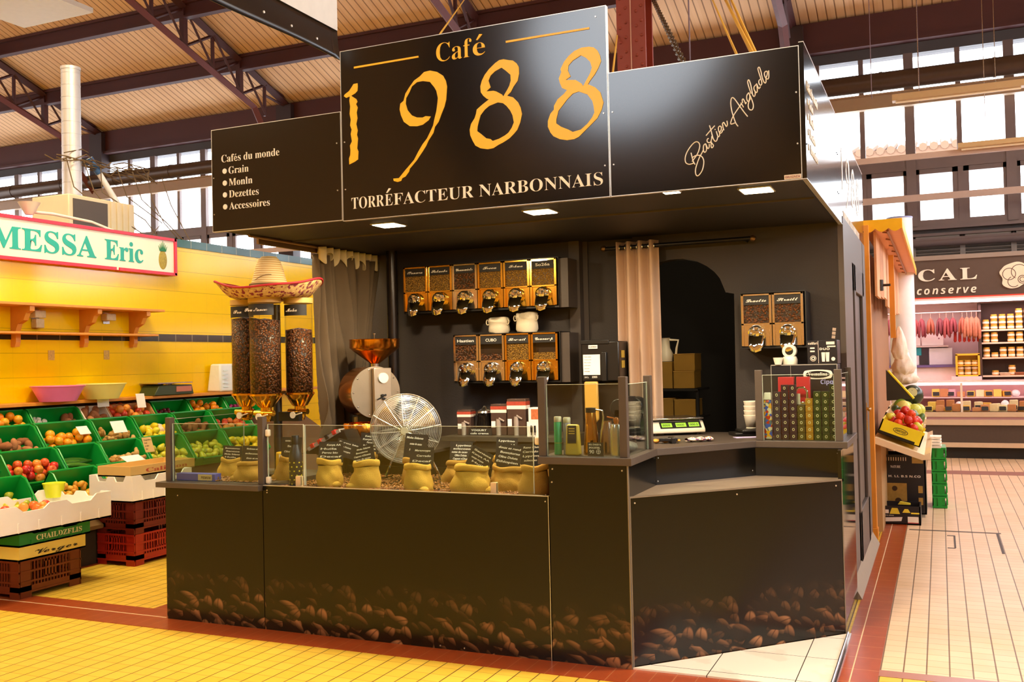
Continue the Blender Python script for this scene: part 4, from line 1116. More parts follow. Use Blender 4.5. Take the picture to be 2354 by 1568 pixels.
# slanting control strip with red switches
t = thing('control_strip', 'slanting black control box with red switches in front of the roaster', 'control panel', (-2.38, 0.70, 1.0), 0.0)
mb = MB(); mb.prism([(-0.12, 0.0), (0.30, 0.0), (0.22, 0.16), (0.20, 0.165), (-0.06, 0.03)], -0.06, 0.1, 'y'); mb.build('housing', M_blackpl, t, smooth=0)
sl = atan2(0.135, 0.26)
mb = MB(); mb.M = T(-0.06, -0.062, 0.03) @ RY(-sl); mb.box(0, -0.01, -0.012, 0.285, 0.06, 0.012); mb.build('switch_plate', mat('plate_grey', 'a99c94', 0.4), t, smooth=0)
for k, (c, nm) in enumerate((('c02418', 'red_switch'), ('c92a20', 'red_switch'), ('1a1614', 'black_switch'), ('d02c24', 'red_switch'))):
    mb = MB(); mb.M = T(-0.06, -0.062, 0.03) @ RY(-sl); x = 0.03 + 0.066 * k; mb.box(x, -0.018, -0.008, x + 0.03, 0.03, 0.022); mb.build(nm, mat(nm + c, c, 0.3), t, bevel=0.003)

# ---- wire-cage fan
t = thing('fan', 'round chrome wire-cage fan standing among the sacks', 'fan', (-1.65, 0.58, 0.845))
Mf = T(0, 0, 0.335) @ RZ(0.42) @ RX(0.12)
R_ = 0.225
for nm, sgn, depth in (('front_guard', -1, 0.075), ('rear_guard', 1, 0.06)):
    mb = MB(); mb.M = Mf
    for k in range(21):
        r = R_ * (k + 1.5) / 22.5
        yy = sgn * depth * (1 - (r / R_) ** 2.2)
        mb.tube([(r * cos(2 * pi * i / 40), yy, r * sin(2 * pi * i / 40)) for i in range(40)], 0.0016, 4, closed=True)
    for a in range(12):
        a_ = 2 * pi * a / 12 + 0.1
        mb.tube([(r * cos(a_), sgn * depth * (1 - (r / R_) ** 2.2) + sgn * 0.001, r * sin(a_)) for r in [R_ * j / 8 for j in range(1, 9)]], 0.0026, 4)
    mb.tube([(R_ * cos(2 * pi * i / 48), 0, R_ * sin(2 * pi * i / 48)) for i in range(48)], 0.004, 6, closed=True)
    if sgn < 0: mb.cyl((0, -depth - 0.004, 0), (0, -depth, 0), 0.024, n=20)
    mb.build(nm, mat('bright_wire', 'f0ece2', 0.3, metal=0.5), t)
mb = MB(); mb.M = Mf
for b in range(3):
    a0 = 2 * pi * b / 3 + 0.5
    mb.sheet([[((0.03 + 0.165 * u) * cos(a0 + (v - 0.5) * (0.9 - 0.2 * u)), 0.02 * (v - 0.5) * 2, (0.03 + 0.165 * u) * sin(a0 + (v - 0.5) * (0.9 - 0.2 * u))) for v in (0, .25, .5, .75, 1)] for u in (0, .2, .4, .6, .8, 1)])
mb.build('blades', mat('blade_gold', 'a88a46', 0.45, metal=0.3), t, smooth=180, solid=0.002)
mb = MB(); mb.M = Mf; mb.cyl((0, 0.04, 0), (0, 0.17, 0), 0.055, 0.048, n=24); mb.cyl((0, -0.02, 0), (0, 0.04, 0), 0.03, n=16); mb.build('motor', M_chrome, t)
mb = MB(); mb.tube([(-0.2, 0.08, 0.02), (-0.06, 0.06, 0.30), (0.06, 0.06, 0.30), (0.2, 0.08, 0.02)], 0.008, 8); mb.tube([(-0.2, -0.1, 0.008), (-0.2, 0.16, 0.008)], 0.008, 8); mb.tube([(0.2, -0.1, 0.008), (0.2, 0.16, 0.008)], 0.008, 8); mb.build('stand', M_chrome, t)

# ---- gravity dispensers on the back wall
M_cab = mat('cabinet_black', '14110f', 0.4)
for nm, x0, x1, z0, z1, lab in (('dispenser_cabinet', -2.24, -0.985, 1.985, 2.33, 'long black wall cabinet holding the upper row of bean dispensers'), ('dispenser_cabinet', -1.825, -0.985, 1.452, 1.80, 'black wall cabinet holding the four lower bean dispensers'), ('dispenser_cabinet', 0.297, 0.705, 1.655, 2.006, 'small black wall cabinet with two bean dispensers by the door')):
    t = thing(nm, lab, 'cabinet', (x0, 1.62, z0), group='cabinets of bean dispensers')
    L, H = x1 - x0, z1 - z0
    mb = MB(); mb.box(0, 0.17, 0, L, 0.23, H); mb.box(0, 0, -0.012, L, 0.23, 0); mb.box(-0.006, 0, -0.012, 0, 0.23, H); mb.box(L, 0, -0.012, L + 0.006, 0.23, H); mb.box(0, 0.0, H, L, 0.23, H + 0.004); mb.build('body', M_cab, t, smooth=0)
    if x0 < 0: mb = MB(); mb.box(L + 0.006, 0.02, -0.012, L + 0.07, 0.23, H * 0.98); mb.build('end_panel', M_trimgrey, t, smooth=0)
def mirror(name, c, r=0.08): return mat(name, c, r, metal=1.0, var=0.08, vs=5)
GOLD, STEEL = mirror('gold_mirror', 'f0bc4c', 0.16), mirror('steel_mirror', 'ece4d4', 0.14)
def dispenser(x, z, w_, h, txt, metal, fill, label):
    t = thing('bean_dispenser', label, 'bean dispenser', (x, 1.60, z), group='bean dispensers on the back wall')
    b = 0.012 * w_ / 0.2
    mb = MB()
    mb.box(0.002, 0, 0, b + 0.006, 0.16, h); mb.box(w_ - b - 0.006, 0, 0, w_ - 0.002, 0.16, h); mb.box(0.002, 0, h - b, w_ - 0.002, 0.16, h); mb.box(0.002, 0, h * 0.40, w_ - 0.002, 0.16, h * 0.44)
    mb.build('frame', metal, t, smooth=0, bevel=0.0015)
    mb = MB(); mb.box(b, 0.012, h * 0.44, w_ - b, 0.03, h * (0.44 + 0.36 * fill)); mb.build('bean_fill', M_beansg if metal is GOLD else M_beans, t, smooth=0)
    mb = MB(); mb.box(b, 0.06, h * 0.44, w_ - b, 0.065, h * 0.98); mb.build('dark_inside', mat('hopper_inside', '2c2018', 0.3), t, smooth=0)
    mb = MB(); mb.add([(b, 0.004, h * 0.44), (w_ - b, 0.004, h * 0.44), (w_ - b, 0.004, h - b), (b, 0.004, h - b)], [(0, 1, 2, 3)]); mb.build('window', M_clear, t, smooth=0)
    mb = MB(); mb.box(b + 0.006, 0.0, h * 0.79, w_ - b - 0.006, 0.003, h * 0.955); mb.build('name_plate', M_slate, t, smooth=0)
    mb = MB(); put_text(mb, txt, FRONT(w_ * 0.5, -0.0005, h * 0.845), width=min(w_ * 0.66, 0.022 * len(txt)), height=h * 0.06, style='script' if txt not in ('CUBO', 'So26a', 'Hastien') else 'sans', depth=0.001, offset=0.015, align='c'); mb.build('lettering', M_chalk, t, smooth=0)
    mb = MB(); mb.box(b, 0.012, 0, w_ - b, 0.02, h * 0.40); mb.build('lower_panel', metal, t, smooth=0)
    mb = MB(); cx = w_ * 0.5
    mb.M = T(cx, -0.012, h * 0.24) @ RX(pi / 2 + 0.12)
    mb.lathe([(0.052, -0.03), (0.055, 0.0), (0.052, 0.012), (0.044, 0.016), (0.040, 0.010), (0.026, 0.012), (0.022, 0.024), (0.0, 0.028)], 28)
    for k in range(6): mb.ell((0.033 * cos(k * pi / 3), 0.033 * sin(k * pi / 3), 0.012), 0.008, 8, 5)
    mb.M = I4; kn = mb.build('chute_lid', M_chrome, t)
    mb = MB()
    g = []
    for k in range(9):
        v = k / 8; ww = 0.05 * (1 - 0.12 * v) * (1 if v < .85 else .8); zz = h * 0.20 - v * (h * 0.20 + 0.03); yy = -0.02 - 0.035 * sin(pi * v * .6)
        g.append([(cx + ww * sin(a), yy - 0.012 * cos(a), zz - 0.012 * (1 - abs(sin(a))) * (v > .8)) for a in [(-pi / 2) + pi * j / 8 for j in range(9)]])
    mb.sheet(g); mb.build('spout', M_chrome, t, smooth=180)
for i, s in enumerate(('Bonvea', 'Solacks', 'Yoanwists', 'Tecca', 'Tebua', 'So26a')):
    dispenser(-2.237 + 0.2082 * i, 1.99, 0.2082, 0.335, s, STEEL if i == 2 else GOLD, 1.0, '%s gold-framed bean dispenser from the pipe in the upper wall row' % ('first', 'second', 'third', 'fourth', 'fifth', 'sixth')[i] if i != 2 else 'third bean dispenser from the pipe in the upper wall row, silver-framed')
for i, s in enumerate(('Hastien', 'CUBO', 'Tlemuit', 'Gouvamp')):
    dispenser(-1.822 + 0.208 * i, 1.457, 0.208, 0.34, s, STEEL if i < 2 else GOLD, (1.0, 0.4, 0.95, 0.4)[i], ('silver-framed bean dispenser at the pipe end of the lower wall row', 'silver-framed bean dispenser with big capitals on its plate', 'full gold-framed bean dispenser in the lower row under the white cloth rolls', 'nearly empty gold-framed bean dispenser at the pilaster end of the lower row')[i])
for i, s in enumerate(('Lractic', 'Straitt')):
    dispenser(0.30 + 0.199 * i, 1.66, 0.199, 0.34, s, STEEL, 1.0, ('silver bean dispenser next to the dark doorway', 'silver bean dispenser nearest the kiosk door')[i])
# two rolled cream bags on the lower dispensers
for i, (x, w_, h, lab) in enumerate(((-1.50, 0.16, 0.115, 'folded cream cloth bag with tied ears on the lower dispenser cabinet'), (-1.275, 0.165, 0.145, 'taller rolled cream cloth bag on the lower dispenser cabinet'))):
    t = thing('cloth_bag', lab, 'bag', (x, 1.72, 1.805), group='cream cloth bags on the dispenser cabinet')
    mb = MB(); n = 30
    g = [[((w_ / 2) * k * (1 + 0.05 * sin(3 * a + i)) * cos(a), 0.07 * k * sin(a), zf * h + 0.006 * sin(2 * a + zf * 9)) for a in [2 * pi * j / n for j in range(n + 1)]] for k, zf in ((0.9, 0), (1.02, 0.12), (1.0, 0.4), (0.93, 0.62), (1.04, 0.68), (1.06, 0.8), (0.97, 0.85), (1.0, 0.92), (0.9, 0.99), (0.5, 1.0), (0.02, 1.0))]
    mb.sheet(g); mb.build('cloth', mat('cream_cloth', 'e9dcc0', 0.85, bump=0.15, bs=120), t, smooth=180)
    mb = MB()
    for s in (-1, 1): mb.tube([(s * (w_ / 2) + s * 0.012 * sin(a), -0.02 + 0.0 * a, h * 0.72 + 0.02 * cos(a)) for a in [k * 0.7 for k in range(7)]], 0.004, 6)
    mb.build('tie_loop', mat('cream_cloth'), t)

# ================================================================ fruit and vegetable stall against the yellow wall
XW = -6.0
def wall_yellow():
    g = N('yellow_glazed_tile', rough=0.12)
    x, y, z = g.xyz()
    def grid(c, off, p, h):
        d = g.math('ABSOLUTE', g.math('SUBTRACT', g.math('FRACT', g.math('MULTIPLY', g.math('ADD', c, off), 1 / p)), 0.5))
        return g.smooth(d, 0.5 - h, 0.5 - h * 0.5)
    hz = grid(z, 10.115, 0.22, 0.014)
    vt = grid(y, 10.0, 0.25, 0.010)
    base = g.mix(g.noise(1.5, 2), 'f5c800', 'fbd000')
    g.color(g.mix(g.math('MULTIPLY', g.math('MAXIMUM', hz, g.math('MULTIPLY', vt, 0.22)), 0.6), base, '8a6a10'))
    return g.m
mb = MB(); mb.box(XW - 0.2, -3, 0, XW, 9.0, 2.905)
struct(mb.build('wall_fruit_stall', wall_yellow(), smooth=0))
def band(name, a, b):
    g = N(name, rough=0.12)
    x, y, z = g.xyz()
    d = g.math('ABSOLUTE', g.math('SUBTRACT', g.math('FRACT', g.math('MULTIPLY', g.math('ADD', y, 20), 4.0)), 0.5))
    n = g.node('ShaderNodeTexWhiteNoise', noise_dimensions='1D'); g.link(g.math('FLOOR', g.math('MULTIPLY', g.math('ADD', y, 20), 4.0)), n.inputs['W'])
    g.color(g.mix(g.smooth(d, 0.48, 0.495), g.mix(n.outputs[0], a, b), 'a09a70'))
    return g.m
mb = MB(); mb.box(XW - 0.2, -3, 2.905, XW + 0.012, 9.0, 2.99); struct(mb.build('trim_12', band('dark_green_tile', '173f38', '2f5f57'), smooth=0))
mb = MB(); mb.box(XW, -3, 1.885, XW + 0.006, 9.0, 1.962); struct(mb.build('trim_13', band('green_red_tile', '16301f', '3a2f1c'), smooth=0))
mb = MB()
for y in (1.62, 2.27): mb.box(XW, y, 1.70, XW + 0.004, y + 0.07, 1.79)
struct(mb.build('trim_14', mat('picture_tile', 'c9a13a', 0.3, var=0.5, vs=60), smooth=0))
OUTX = lambda x, y, z: T(x, y, z) @ RZ(pi / 2) @ RX(pi / 2)      # text facing +x

# shop sign
t = thing('shop_sign', 'long cream sign with red border, teal lettering and a pineapple', 'sign', (XW + 0.02, 0.35, 2.585))
mb = MB(); mb.box(0.0, 0, 0, 0.05, 2.85, 0.385); mb.build('board', mat('cream_board', 'f4ead2', 0.4, var=0.05, vs=3), t, smooth=0)
mb = MB()
mb.box(-0.002, 0, 0.36, 0.065, 2.85, 0.39); mb.box(-0.002, 0, -0.005, 0.065, 2.02, 0.025); mb.box(-0.002, 2.06, -0.005, 0.065, 2.85, 0.025); mb.box(-0.002, 2.82, 0, 0.065, 2.855, 0.39); mb.box(-0.002, -0.005, 0, 0.065, 0.03, 0.39)
mb.build('red_border', mat('sign_red', 'd31233', 0.35), t, smooth=0)
M_teal = mat('sign_teal', '12a394', 0.4)
mb = MB()
put_text(mb, 'MESSA', OUTX(0.05, 0.63, 0.095), width=1.15, height=0.20, style='serif', depth=0.004, offset=0.006)
put_text(mb, 'Eric', OUTX(0.05, 1.885, 0.095), width=0.50, height=0.20, style='serif', depth=0.004, offset=0.006)
mb.build('lettering', M_teal, t, smooth=0)
mb = MB(); mb.M = T(0.05, 2.66, 0.12); mb.ell((0, 0, 0.03), (0.006, 0.06, 0.10), 20, 12); pi_ = mb.build('pineapple_body', mat('pineapple_gold', 'a99328', 0.5, var=0.5, vs=60), t)
mb = MB(); mb.M = T(0.052, 2.66, 0.24)
for k in range(-3, 4): mb.prism([(0.012 * k - 0.008, 0), (0.012 * k + 0.008, 0), (0.02 * k, 0.11 - 0.018 * abs(k))], -0.002, 0.003, 'x')
mb.build('pineapple_leaves', mat('leaf_teal', '1c7a4a', 0.5), t, smooth=0)

# wooden wall shelf
t = thing('wall_shelf', 'orange wooden wall shelf on three carved brackets', 'shelf', (XW, -0.3, 1.95))
mb = MB(); mb.box(0.0, 0, 0.225, 0.26, 3.13, 0.25); mb.build('shelf_board', M_wood, t, smooth=0, bevel=0.004)
mb = MB(); mb.box(0.0, 0, -0.02, 0.20, 3.10, 0.0); mb.build('lower_rail', M_wood, t, smooth=0, bevel=0.004)
for y in (0.45, 1.53, 2.28, 2.90):
    mb = MB(); mb.prism([(0, 0.0), (0.06, 0.0), (0.09, 0.07), (0.16, 0.10), (0.19, 0.16), (0.24, 0.18), (0.24, 0.225), (0, 0.225)], y, y + 0.05, 'y')
    mb.prism([(0, -0.13), (0.05, -0.13), (0.065, -0.09), (0.065, -0.02), (0, -0.02)], y, y + 0.05, 'y'); mb.build('bracket', M_wood, t, smooth=0)
for i, y in enumerate((1.42, 2.24)):
    t = thing('wall_lamp', 'small square glass wall lamp below the wooden shelf, ' + ('larger double one' if i == 0 else 'single one nearer the dark tile end'), 'lamp', (XW, y, 2.02), group='wall lamps under the shelf')
    mb = MB(); mb.box(0, 0, 0.06, 0.08, 0.12, 0.13)
    if i == 0: mb.box(0, 0.02, -0.03, 0.07, 0.11, 0.055)
    mb.build('glass_body', mat('frosted_glass', 'cdb98c', 0.15, var=0.2, vs=40), t, bevel=0.008); mb = MB(); mb.box(-0.001, 0.02, 0.03, 0.012, 0.1, 0.14); mb.build('back_plate', M_steel, t, smooth=0)

# counter against the wall and what stands on it
t = thing('back_shelf', 'wooden ledge behind the crates carrying bowls and the green scale', 'counter', (XW, -1.0, 0))
mb = MB(); mb.box(0, 0, 1.295, 0.21, 6.6, 1.325); mb.build('top', M_wood, t, smooth=0, bevel=0.004)
mb = MB(); mb.box(0.0, 0, 1.25, 0.03, 6.6, 1.295); mb.build('fascia', mat('dark_ledge', '5a4326', 0.6), t, smooth=0)
def bowl(name, lab, y, r, h, col):
    t = thing(name, lab, 'bowl', (XW + 0.235, y, 1.327), group='plastic bowls on the ledge')
    mb = MB(); mb.lathe([(0, 0), (r * 0.68, 0), (r * 0.98, h * 0.93), (r * 1.03, h * 0.95), (r * 1.03, h), (r * 0.93, h * 0.97), (r * 0.64, 0.012), (0, 0.012)], 40); mb.build('basin', mat('bowl_' + col, col, 0.3), t)
bowl('bowl', 'pink plastic bowl on the wooden ledge', 1.52, 0.225, 0.14, 'e878b8')
bowl('bowl', 'pale yellow plastic bowl on the wooden ledge', 2.02, 0.215, 0.145, 'f7ec8c')
t = thing('scale', 'old green and black market scale on the wooden ledge', 'scale', (XW + 0.125, 2.98, 1.327))
mb = MB(); mb.prism([(-0.29, 0.0), (0.28, 0.0), (0.25, 0.10), (-0.22, 0.10)], -0.11, 0.11, 'x'); mb.build('housing', mat('scale_green', '33401f', 0.4), t, bevel=0.006)
mb = MB(); mb.box(-0.14, -0.25, 0.118, 0.12, 0.25, 0.128); mb.cyl((0, 0, 0.1), (0, 0, 0.12), 0.05, n=12); mb.build('pan', M_steel, t, smooth=0)
mb = MB(); mb.box(0.11, 0.02, 0.03, 0.115, 0.24, 0.085); mb.build('display', mat('display_pink', 'c97b6b', 0.3), t, smooth=0)
t = thing('packet', 'blue and white wrapped bag standing at the end of the wooden ledge', 'packet', (XW + 0.11, 3.93, 1.327))
mb = MB(); mb.taper(-0.1, -0.22, 0.1, 0.25, 0, 0.31, -0.03); mb.build('wrap', mat('white_wrap', 'e8ecec', 0.4, bump=0.2, bs=20), t, bevel=0.02)
mb = MB(); mb.M = T(0.095, 0, 0) @ RY(-0.095); mb.box(0.0, 0.0, 0.01, 0.006, 0.22, 0.29); mb.build('blue_label', mat('label_blue', '1fa3c9', 0.4, var=0.3, vs=20), t, smooth=0)
mb = MB()
for k in range(6): put_text(mb, rnd.choice(('Inserta A', 'verdumes', 'frais du jour', 'fruits')), OUTX(0.108 - 0.0035 * k, 0.03, 0.25 - 0.035 * k), height=0.014, style='sans', depth=0.001)
for k in range(5): mb.box(0.094, -0.17, 0.05 + 0.045 * k, 0.104, -0.10, 0.057 + 0.045 * k)
mb.build('lettering', mat('label_ink', 'dff1f5'), t, smooth=0)

# sloping stand
t = thing('produce_stand', 'dark sloping display stand under the green crates', 'stand', (0, 0, 0))
mb = MB(); mb.prism([(-4.86, 0.30), (-4.86, 0.33), (-5.99, 1.03), (-5.99, 1.0)], -1.0, 5.4, 'y'); mb.build('slope_board', mat('stand_wood', '6a4a22', 0.7), t, smooth=0)
mb = MB(); mb.box(-4.98, -1.0, 0.0, -4.95, 5.4, 0.30); mb.build('front_panel', mat('stand_dark', '2c1d10', 0.8), t, smooth=0)

TH = atan2(0.66, 1.0)
BAS = Matrix(((0, -cos(TH), sin(TH), 0), (1, 0, 0, 0), (0, sin(TH), cos(TH), 0), (0, 0, 0, 1)))
M_green = mat('green_crate_plastic', '0f9a36', 0.35, var=0.12, vs=8)
ROWS = {'A': (-5.74, 1.098), 'B': (-5.47, 0.905), 'C': (-5.20, 0.715), 'D': (-4.93, 0.545)}
CRATES = {}
def crate(row, y0, y1, lab, m=None, name='crate', h=0.10, back=0.09):
    x, z = ROWS[row]
    t = bpy.data.objects.new(name, None); C.objects.link(t)
    t.matrix_world = T(x, y0, z) @ BAS
    tag(t, lab, 'crate', 'green plastic crates on the sloping stand' if m is None else 'trays on the sloping stand')
    m = m or M_green
    L, D = y1 - y0, 0.30
    if row == 'A': D, back = 0.21, min(back, 0.06)
    mb = MB(); mb.box(0, 0, -h, L, D, -h + 0.008); mb.box(0, 0, -h, L, 0.01, -0.012); mb.box(0, D - 0.01, -h, L, D, back)
    for a in (0, L - 0.01): mb.prism([(0, -h), (D, -h), (D, back), (D * 0.82, back + 0.012), (0.05, 0.0), (0, 0.0)], a, a + 0.01, 'x')
    mb.build('walls', m, t, smooth=0)
    mb = MB()
    mb.tube([(0, 0, 0), (L * .16, 0.0, 0), (L * .2, 0, -0.014), (L * .8, 0, -0.014), (L * .84, 0, 0), (L, 0, 0), (L, D * .82, back + 0.012), (L, D, back), (0, D, back), (0, D * .82, back + 0.012)], 0.0085, 6, closed=True)
    for k in range(5):
        zz = -h + 0.02 + 0.016 * k
        mb.box(L * 0.2, -0.004, zz, L * 0.8, 0.0, zz + 0.006)
    for a in (0.02, D * .35, D * .6):
        for e in (-0.006, L): mb.box(e, a, -h, e + 0.006, a + 0.012, 0.0)
    mb.build('rim', m, t, smooth=50)
    CRATES[(row, y0)] = (T(x, y0, z) @ BAS, L, h)
    return t

def mesh_of(build):
    mb = MB(); build(mb)
    o = mb.build('proto', mat('fruit_skin_orange'), smooth=180)
    me = o.data; bpy.data.objects.remove(o); return me
def knob(mb, n, seed, s=1.0):
    q = random.Random(seed); p = Vector((0, 0, 0))
    for k in range(n):
        mb.ell(tuple(p), (s * q.uniform(.014, .022), s * q.uniform(.011, .017), s * q.uniform(.010, .016)), 9, 6)
        p = p + Vector((q.uniform(.008, .022) * s * q.choice((1, 1, -1)), q.uniform(-.016, .016) * s, q.uniform(-.003, .008) * s))
SHAPES = {
    'orange': lambda mb: (mb.ell((0, 0, 0), (.038, .038, .036), 16, 10), mb.ell((0, 0, .0345), (.005, .005, .003), 6, 4)),
    'lemon': lambda mb: mb.lathe([(0, -.05), (.006, -.049), (.012, -.043), (.027, -.028), (.034, 0), (.027, .028), (.012, .043), (.006, .049), (0, .05)], 14),
    'apple': lambda mb: mb.lathe([(0, -.028), (.012, -.033), (.03, -.024), (.038, .0), (.034, .02), (.018, .032), (.006, .029), (0, .024)], 16),
    'plum': lambda mb: mb.ell((0, 0, 0), (.021, .021, .022), 12, 8),
    'potato': lambda mb: (mb.ell((0, 0, 0), (.052, .032, .028), 14, 9), mb.ell((.02, .008, .004), (.034, .028, .025), 12, 8)),
    'ginger_root': lambda mb: knob(mb, 6, 5, 1.5),
    'cucumber': lambda mb: mb.tube([(-.14, 0, 0), (-.13, 0, .002), (-.07, .004, .005), (0, .008, .006), (.07, .004, .004), (.13, 0, 0), (.145, -.002, -.002)], [.006, .016, .021, .022, .021, .015, .005], 10),
    'mushroom': lambda mb: mb.lathe([(0, -.02), (.012, -.02), (.011, -.002), (.026, .0), (.025, .01), (.016, .02), (0, .024)], 14),
    'radish': lambda mb: mb.lathe([(0, -.03), (.004, -.024), (.018, -.008), (.02, .006), (.01, .018), (0, .02)], 12),
    'pear': lambda mb: mb.lathe([(0, -.035), (.02, -.034), (.034, -.018), (.034, .0), (.022, .028), (.013, .045), (.006, .05), (0, .05)], 14),
}
COL = {'orange': ('f2960f', 'f7a81e', 'ee8a0c'), 'lemon': ('f4d020', 'f0dc3c', 'e8c81a'), 'apple': ('c9261c', 'dc5a22', 'e88a2c'), 'plum': ('6e1220', '86182a', '560f20'), 'potato': ('a4683c', 'b4764a', '94582f'), 'ginger_root': ('c79a58', 'b98845', 'd6ad6c'), 'cucumber': ('3a6a1c', '4b7c24', '2f5a17'), 'mushroom': ('efe4d0', 'f4ecdc', 'e2d2b6'), 'radish': ('d0388a', 'c42a74', 'dd5a9c'), 'pear': ('c9c42c', 'd8cc40', 'a8b028'), 'peach': ('e8742c', 'd8482a', 'f09a40'), 'small_potato': ('e0a030', 'd89428', 'e8b040'), 'melon': ('c8cc50', '7a9a30', 'dccf6a'), 'tomato': ('d8341c', 'e44a1e', 'c42818'), 'avocado': ('3c5a20', '2f4a1c', '4a6a28')}
SHAPES['peach'] = SHAPES['apple']; SHAPES['tomato'] = SHAPES['apple']
SHAPES['small_potato'] = lambda mb: mb.ell((0, 0, 0), (.036, .025, .023), 12, 8)
SHAPES['melon'] = lambda mb: mb.ell((0, 0, 0), (.075, .065, .065), 18, 12)
SHAPES['avocado'] = lambda mb: mb.lathe([(0, -.05), (.026, -.046), (.04, -.02), (.036, .01), (.02, .045), (.008, .056), (0, .057)], 14)
FM = {}
def fruit(kind, v, loc, scale, rot):
    key = (kind, v)
    if key not in FM:
        me = mesh_of(SHAPES[kind]); me.name = kind
        me.materials.clear(); me.materials.append(mat('skin_%s_%d' % (kind, v), COL[kind][v], 0.35 if kind not in ('potato', 'ginger_root', 'mushroom') else 0.8, var=0.18, vs=30, bump=0.06, bs=200))
        FM[key] = me
    o = bpy.data.objects.new(kind, FM[key]); C.objects.link(o)
    o.location = loc; o.scale = (scale,) * 3; o.rotation_euler = rot
    return o
def heap(M, L, h, kind, n, r, lab, group, seed, layers=2, u0=0.02, u1=0.25, x0=None, x1=None, flat=False):
    q = random.Random(seed); P_ = []
    x0 = r + 0.012 if x0 is None else x0; x1 = L - r - 0.012 if x1 is None else x1
    tries = 0; lay = 0
    while len(P_) < n and tries < 6000:
        tries += 1
        if tries % 700 == 0: lay = min(lay + 1, layers - 1)
        lo = lay * 0.02
        p = Vector((q.uniform(x0 + lo, x1 - lo), q.uniform(u0 + r * 0.6 + lo, max(u0 + r * .6 + lo + .01, u1 - r * 0.6 - lo)), -h + 0.042 + r * 0.95 + lay * r * 1.35))
        if all((p - o_).length > r * 1.72 for o_ in P_): P_.append(p)
    for p in P_:
        rot = (q.uniform(0, 6.28), q.uniform(0, 6.28), q.uniform(0, 6.28)) if not flat else (0, 0, q.uniform(-0.25, 0.25))
        if flat:
            Mr = (M @ RZ(rot[2])).to_euler(); rot = tuple(Mr)
        o = fruit(kind, q.randrange(3), M @ p, q.uniform(0.9, 1.08), rot)
        tag(o, lab, kind.replace('_', ' '), group)
G = 'green crate '
def filled(row, y0, y1, lab, fills, **kw):
    crate(row, y0, y1, lab, **kw)
    M, L, h = CRATES[(row, y0)]
    for f in fills: heap(M, L, h, f[0], int(f[1] * 1.2), f[2] * 1.06, f[3], f[4], seed=int(y0 * 100) + ord(row), **(f[5] if len(f) > 5 else {}))
filled('A', 0.70, 1.245, G + 'of oranges at the frame edge, top row', [('orange', 17, .037, 'orange in the top-row crate at the edge of the frame', 'oranges of the top corner crate')])
filled('A', 1.27, 1.80, G + 'with mushrooms and a few sweet potatoes, top row', [('mushroom', 7, .024, 'white mushroom in the nearly empty top-row crate', 'mushrooms of the top row', dict(x1=0.2, layers=1, u1=0.2)), ('potato', 4, .034, 'sweet potato beside the mushrooms', 'sweet potatoes beside the mushrooms', dict(x0=0.36, layers=1, u1=0.18))])
M_tray = mat('white_foam_tray', 'eee4d4', 0.7)
filled('A', 1.83, 2.13, 'white foam tray with reddish potatoes between the green crates', [('potato', 7, .034, 'reddish potato in the white foam tray', 'potatoes of the foam tray', dict(layers=1))], m=M_tray, name='tray', h=0.06, back=0.05)
filled('A', 2.15, 2.70, 'pale wooden tray of peaches and red apples, top row', [('peach', 16, .036, 'peach in the pale wooden tray', 'peaches of the wooden tray')], m=mat('pale_tray_wood', 'c99a5c', 0.7, var=0.15), name='tray', h=0.06, back=0.05)
filled('A', 2.73, 3.22, G + 'with small dark plums behind the glass post', [('plum', 20, .021, 'dark red plum in the top-row crate by the glass post', 'plums', dict(x1=0.33, u1=.2))])
filled('A', 3.25, 3.79, G + 'heaped with small oranges, nearest the bean tower', [('orange', 18, .034, 'small orange in the crate nearest the bean tower', 'small oranges by the bean tower')])
filled('A', 3.82, 4.35, G + 'of pink radishes beside the bean tower', [('radish', 24, .02, 'pink radish in the crate beside the bean tower', 'pink radishes', dict(u1=.2))])
filled('B', 0.56, 1.14, G + 'of sweet potatoes, second row at the frame edge', [('potato', 15, .038, 'sweet potato in the second-row crate at the frame edge', 'sweet potatoes of the second row')])
filled('B', 1.165, 1.735, G + 'heaped with large oranges, second row', [('orange', 22, .039, 'large orange in the heaped second-row crate', 'large oranges of the second row')])
filled('B', 1.76, 2.23, G + 'of pale ginger, second row', [('ginger_root', 18, .032, 'pale ginger root in the second-row crate', 'ginger roots of the second row')])
filled('B', 2.26, 2.77, G + 'of lemons with a pale bag on top', [('lemon', 16, .036, 'lemon in the crate with the pale bag', 'lemons of the second row')])
filled('B', 2.80, 3.32, G + 'of brown tubers seen above the glass screen', [('potato', 14, .036, 'brown tuber in the crate seen above the glass screen', 'tubers above the glass')])
filled('B', 3.35, 3.90, G + 'of peach-coloured onions under the bean tower', [('peach', 14, .036, 'peach-coloured onion under the bean tower', 'onions under the bean tower')])
filled('C', 0.60, 1.125, G + 'of red apples and peaches, third row', [('apple', 18, .037, 'red or orange apple in the third-row crate', 'apples of the third row')])
filled('C', 1.15, 1.58, G + 'of long cucumbers', [('cucumber', 7, .022, 'long green cucumber in the third-row crate', 'cucumbers', dict(flat=True, x0=0.16, x1=0.27))])
filled('C', 1.60, 2.07, G + 'of knobbly ginger with a handwritten tag', [('ginger_root', 16, .032, 'knobbly ginger root in the crate with the handwritten tag', 'ginger roots of the third row')])
filled('C', 2.10, 2.62, G + 'of yellow-green pears behind the grey glass post', [('pear', 18, .034, 'yellow-green pear in the crate behind the grey glass post', 'pears behind the glass post')])
filled('C', 2.65, 3.20, G + 'of yellow-green pears seen through the side glass', [('pear', 18, .034, 'yellow-green pear seen through the side glass', 'pears seen through the glass')])
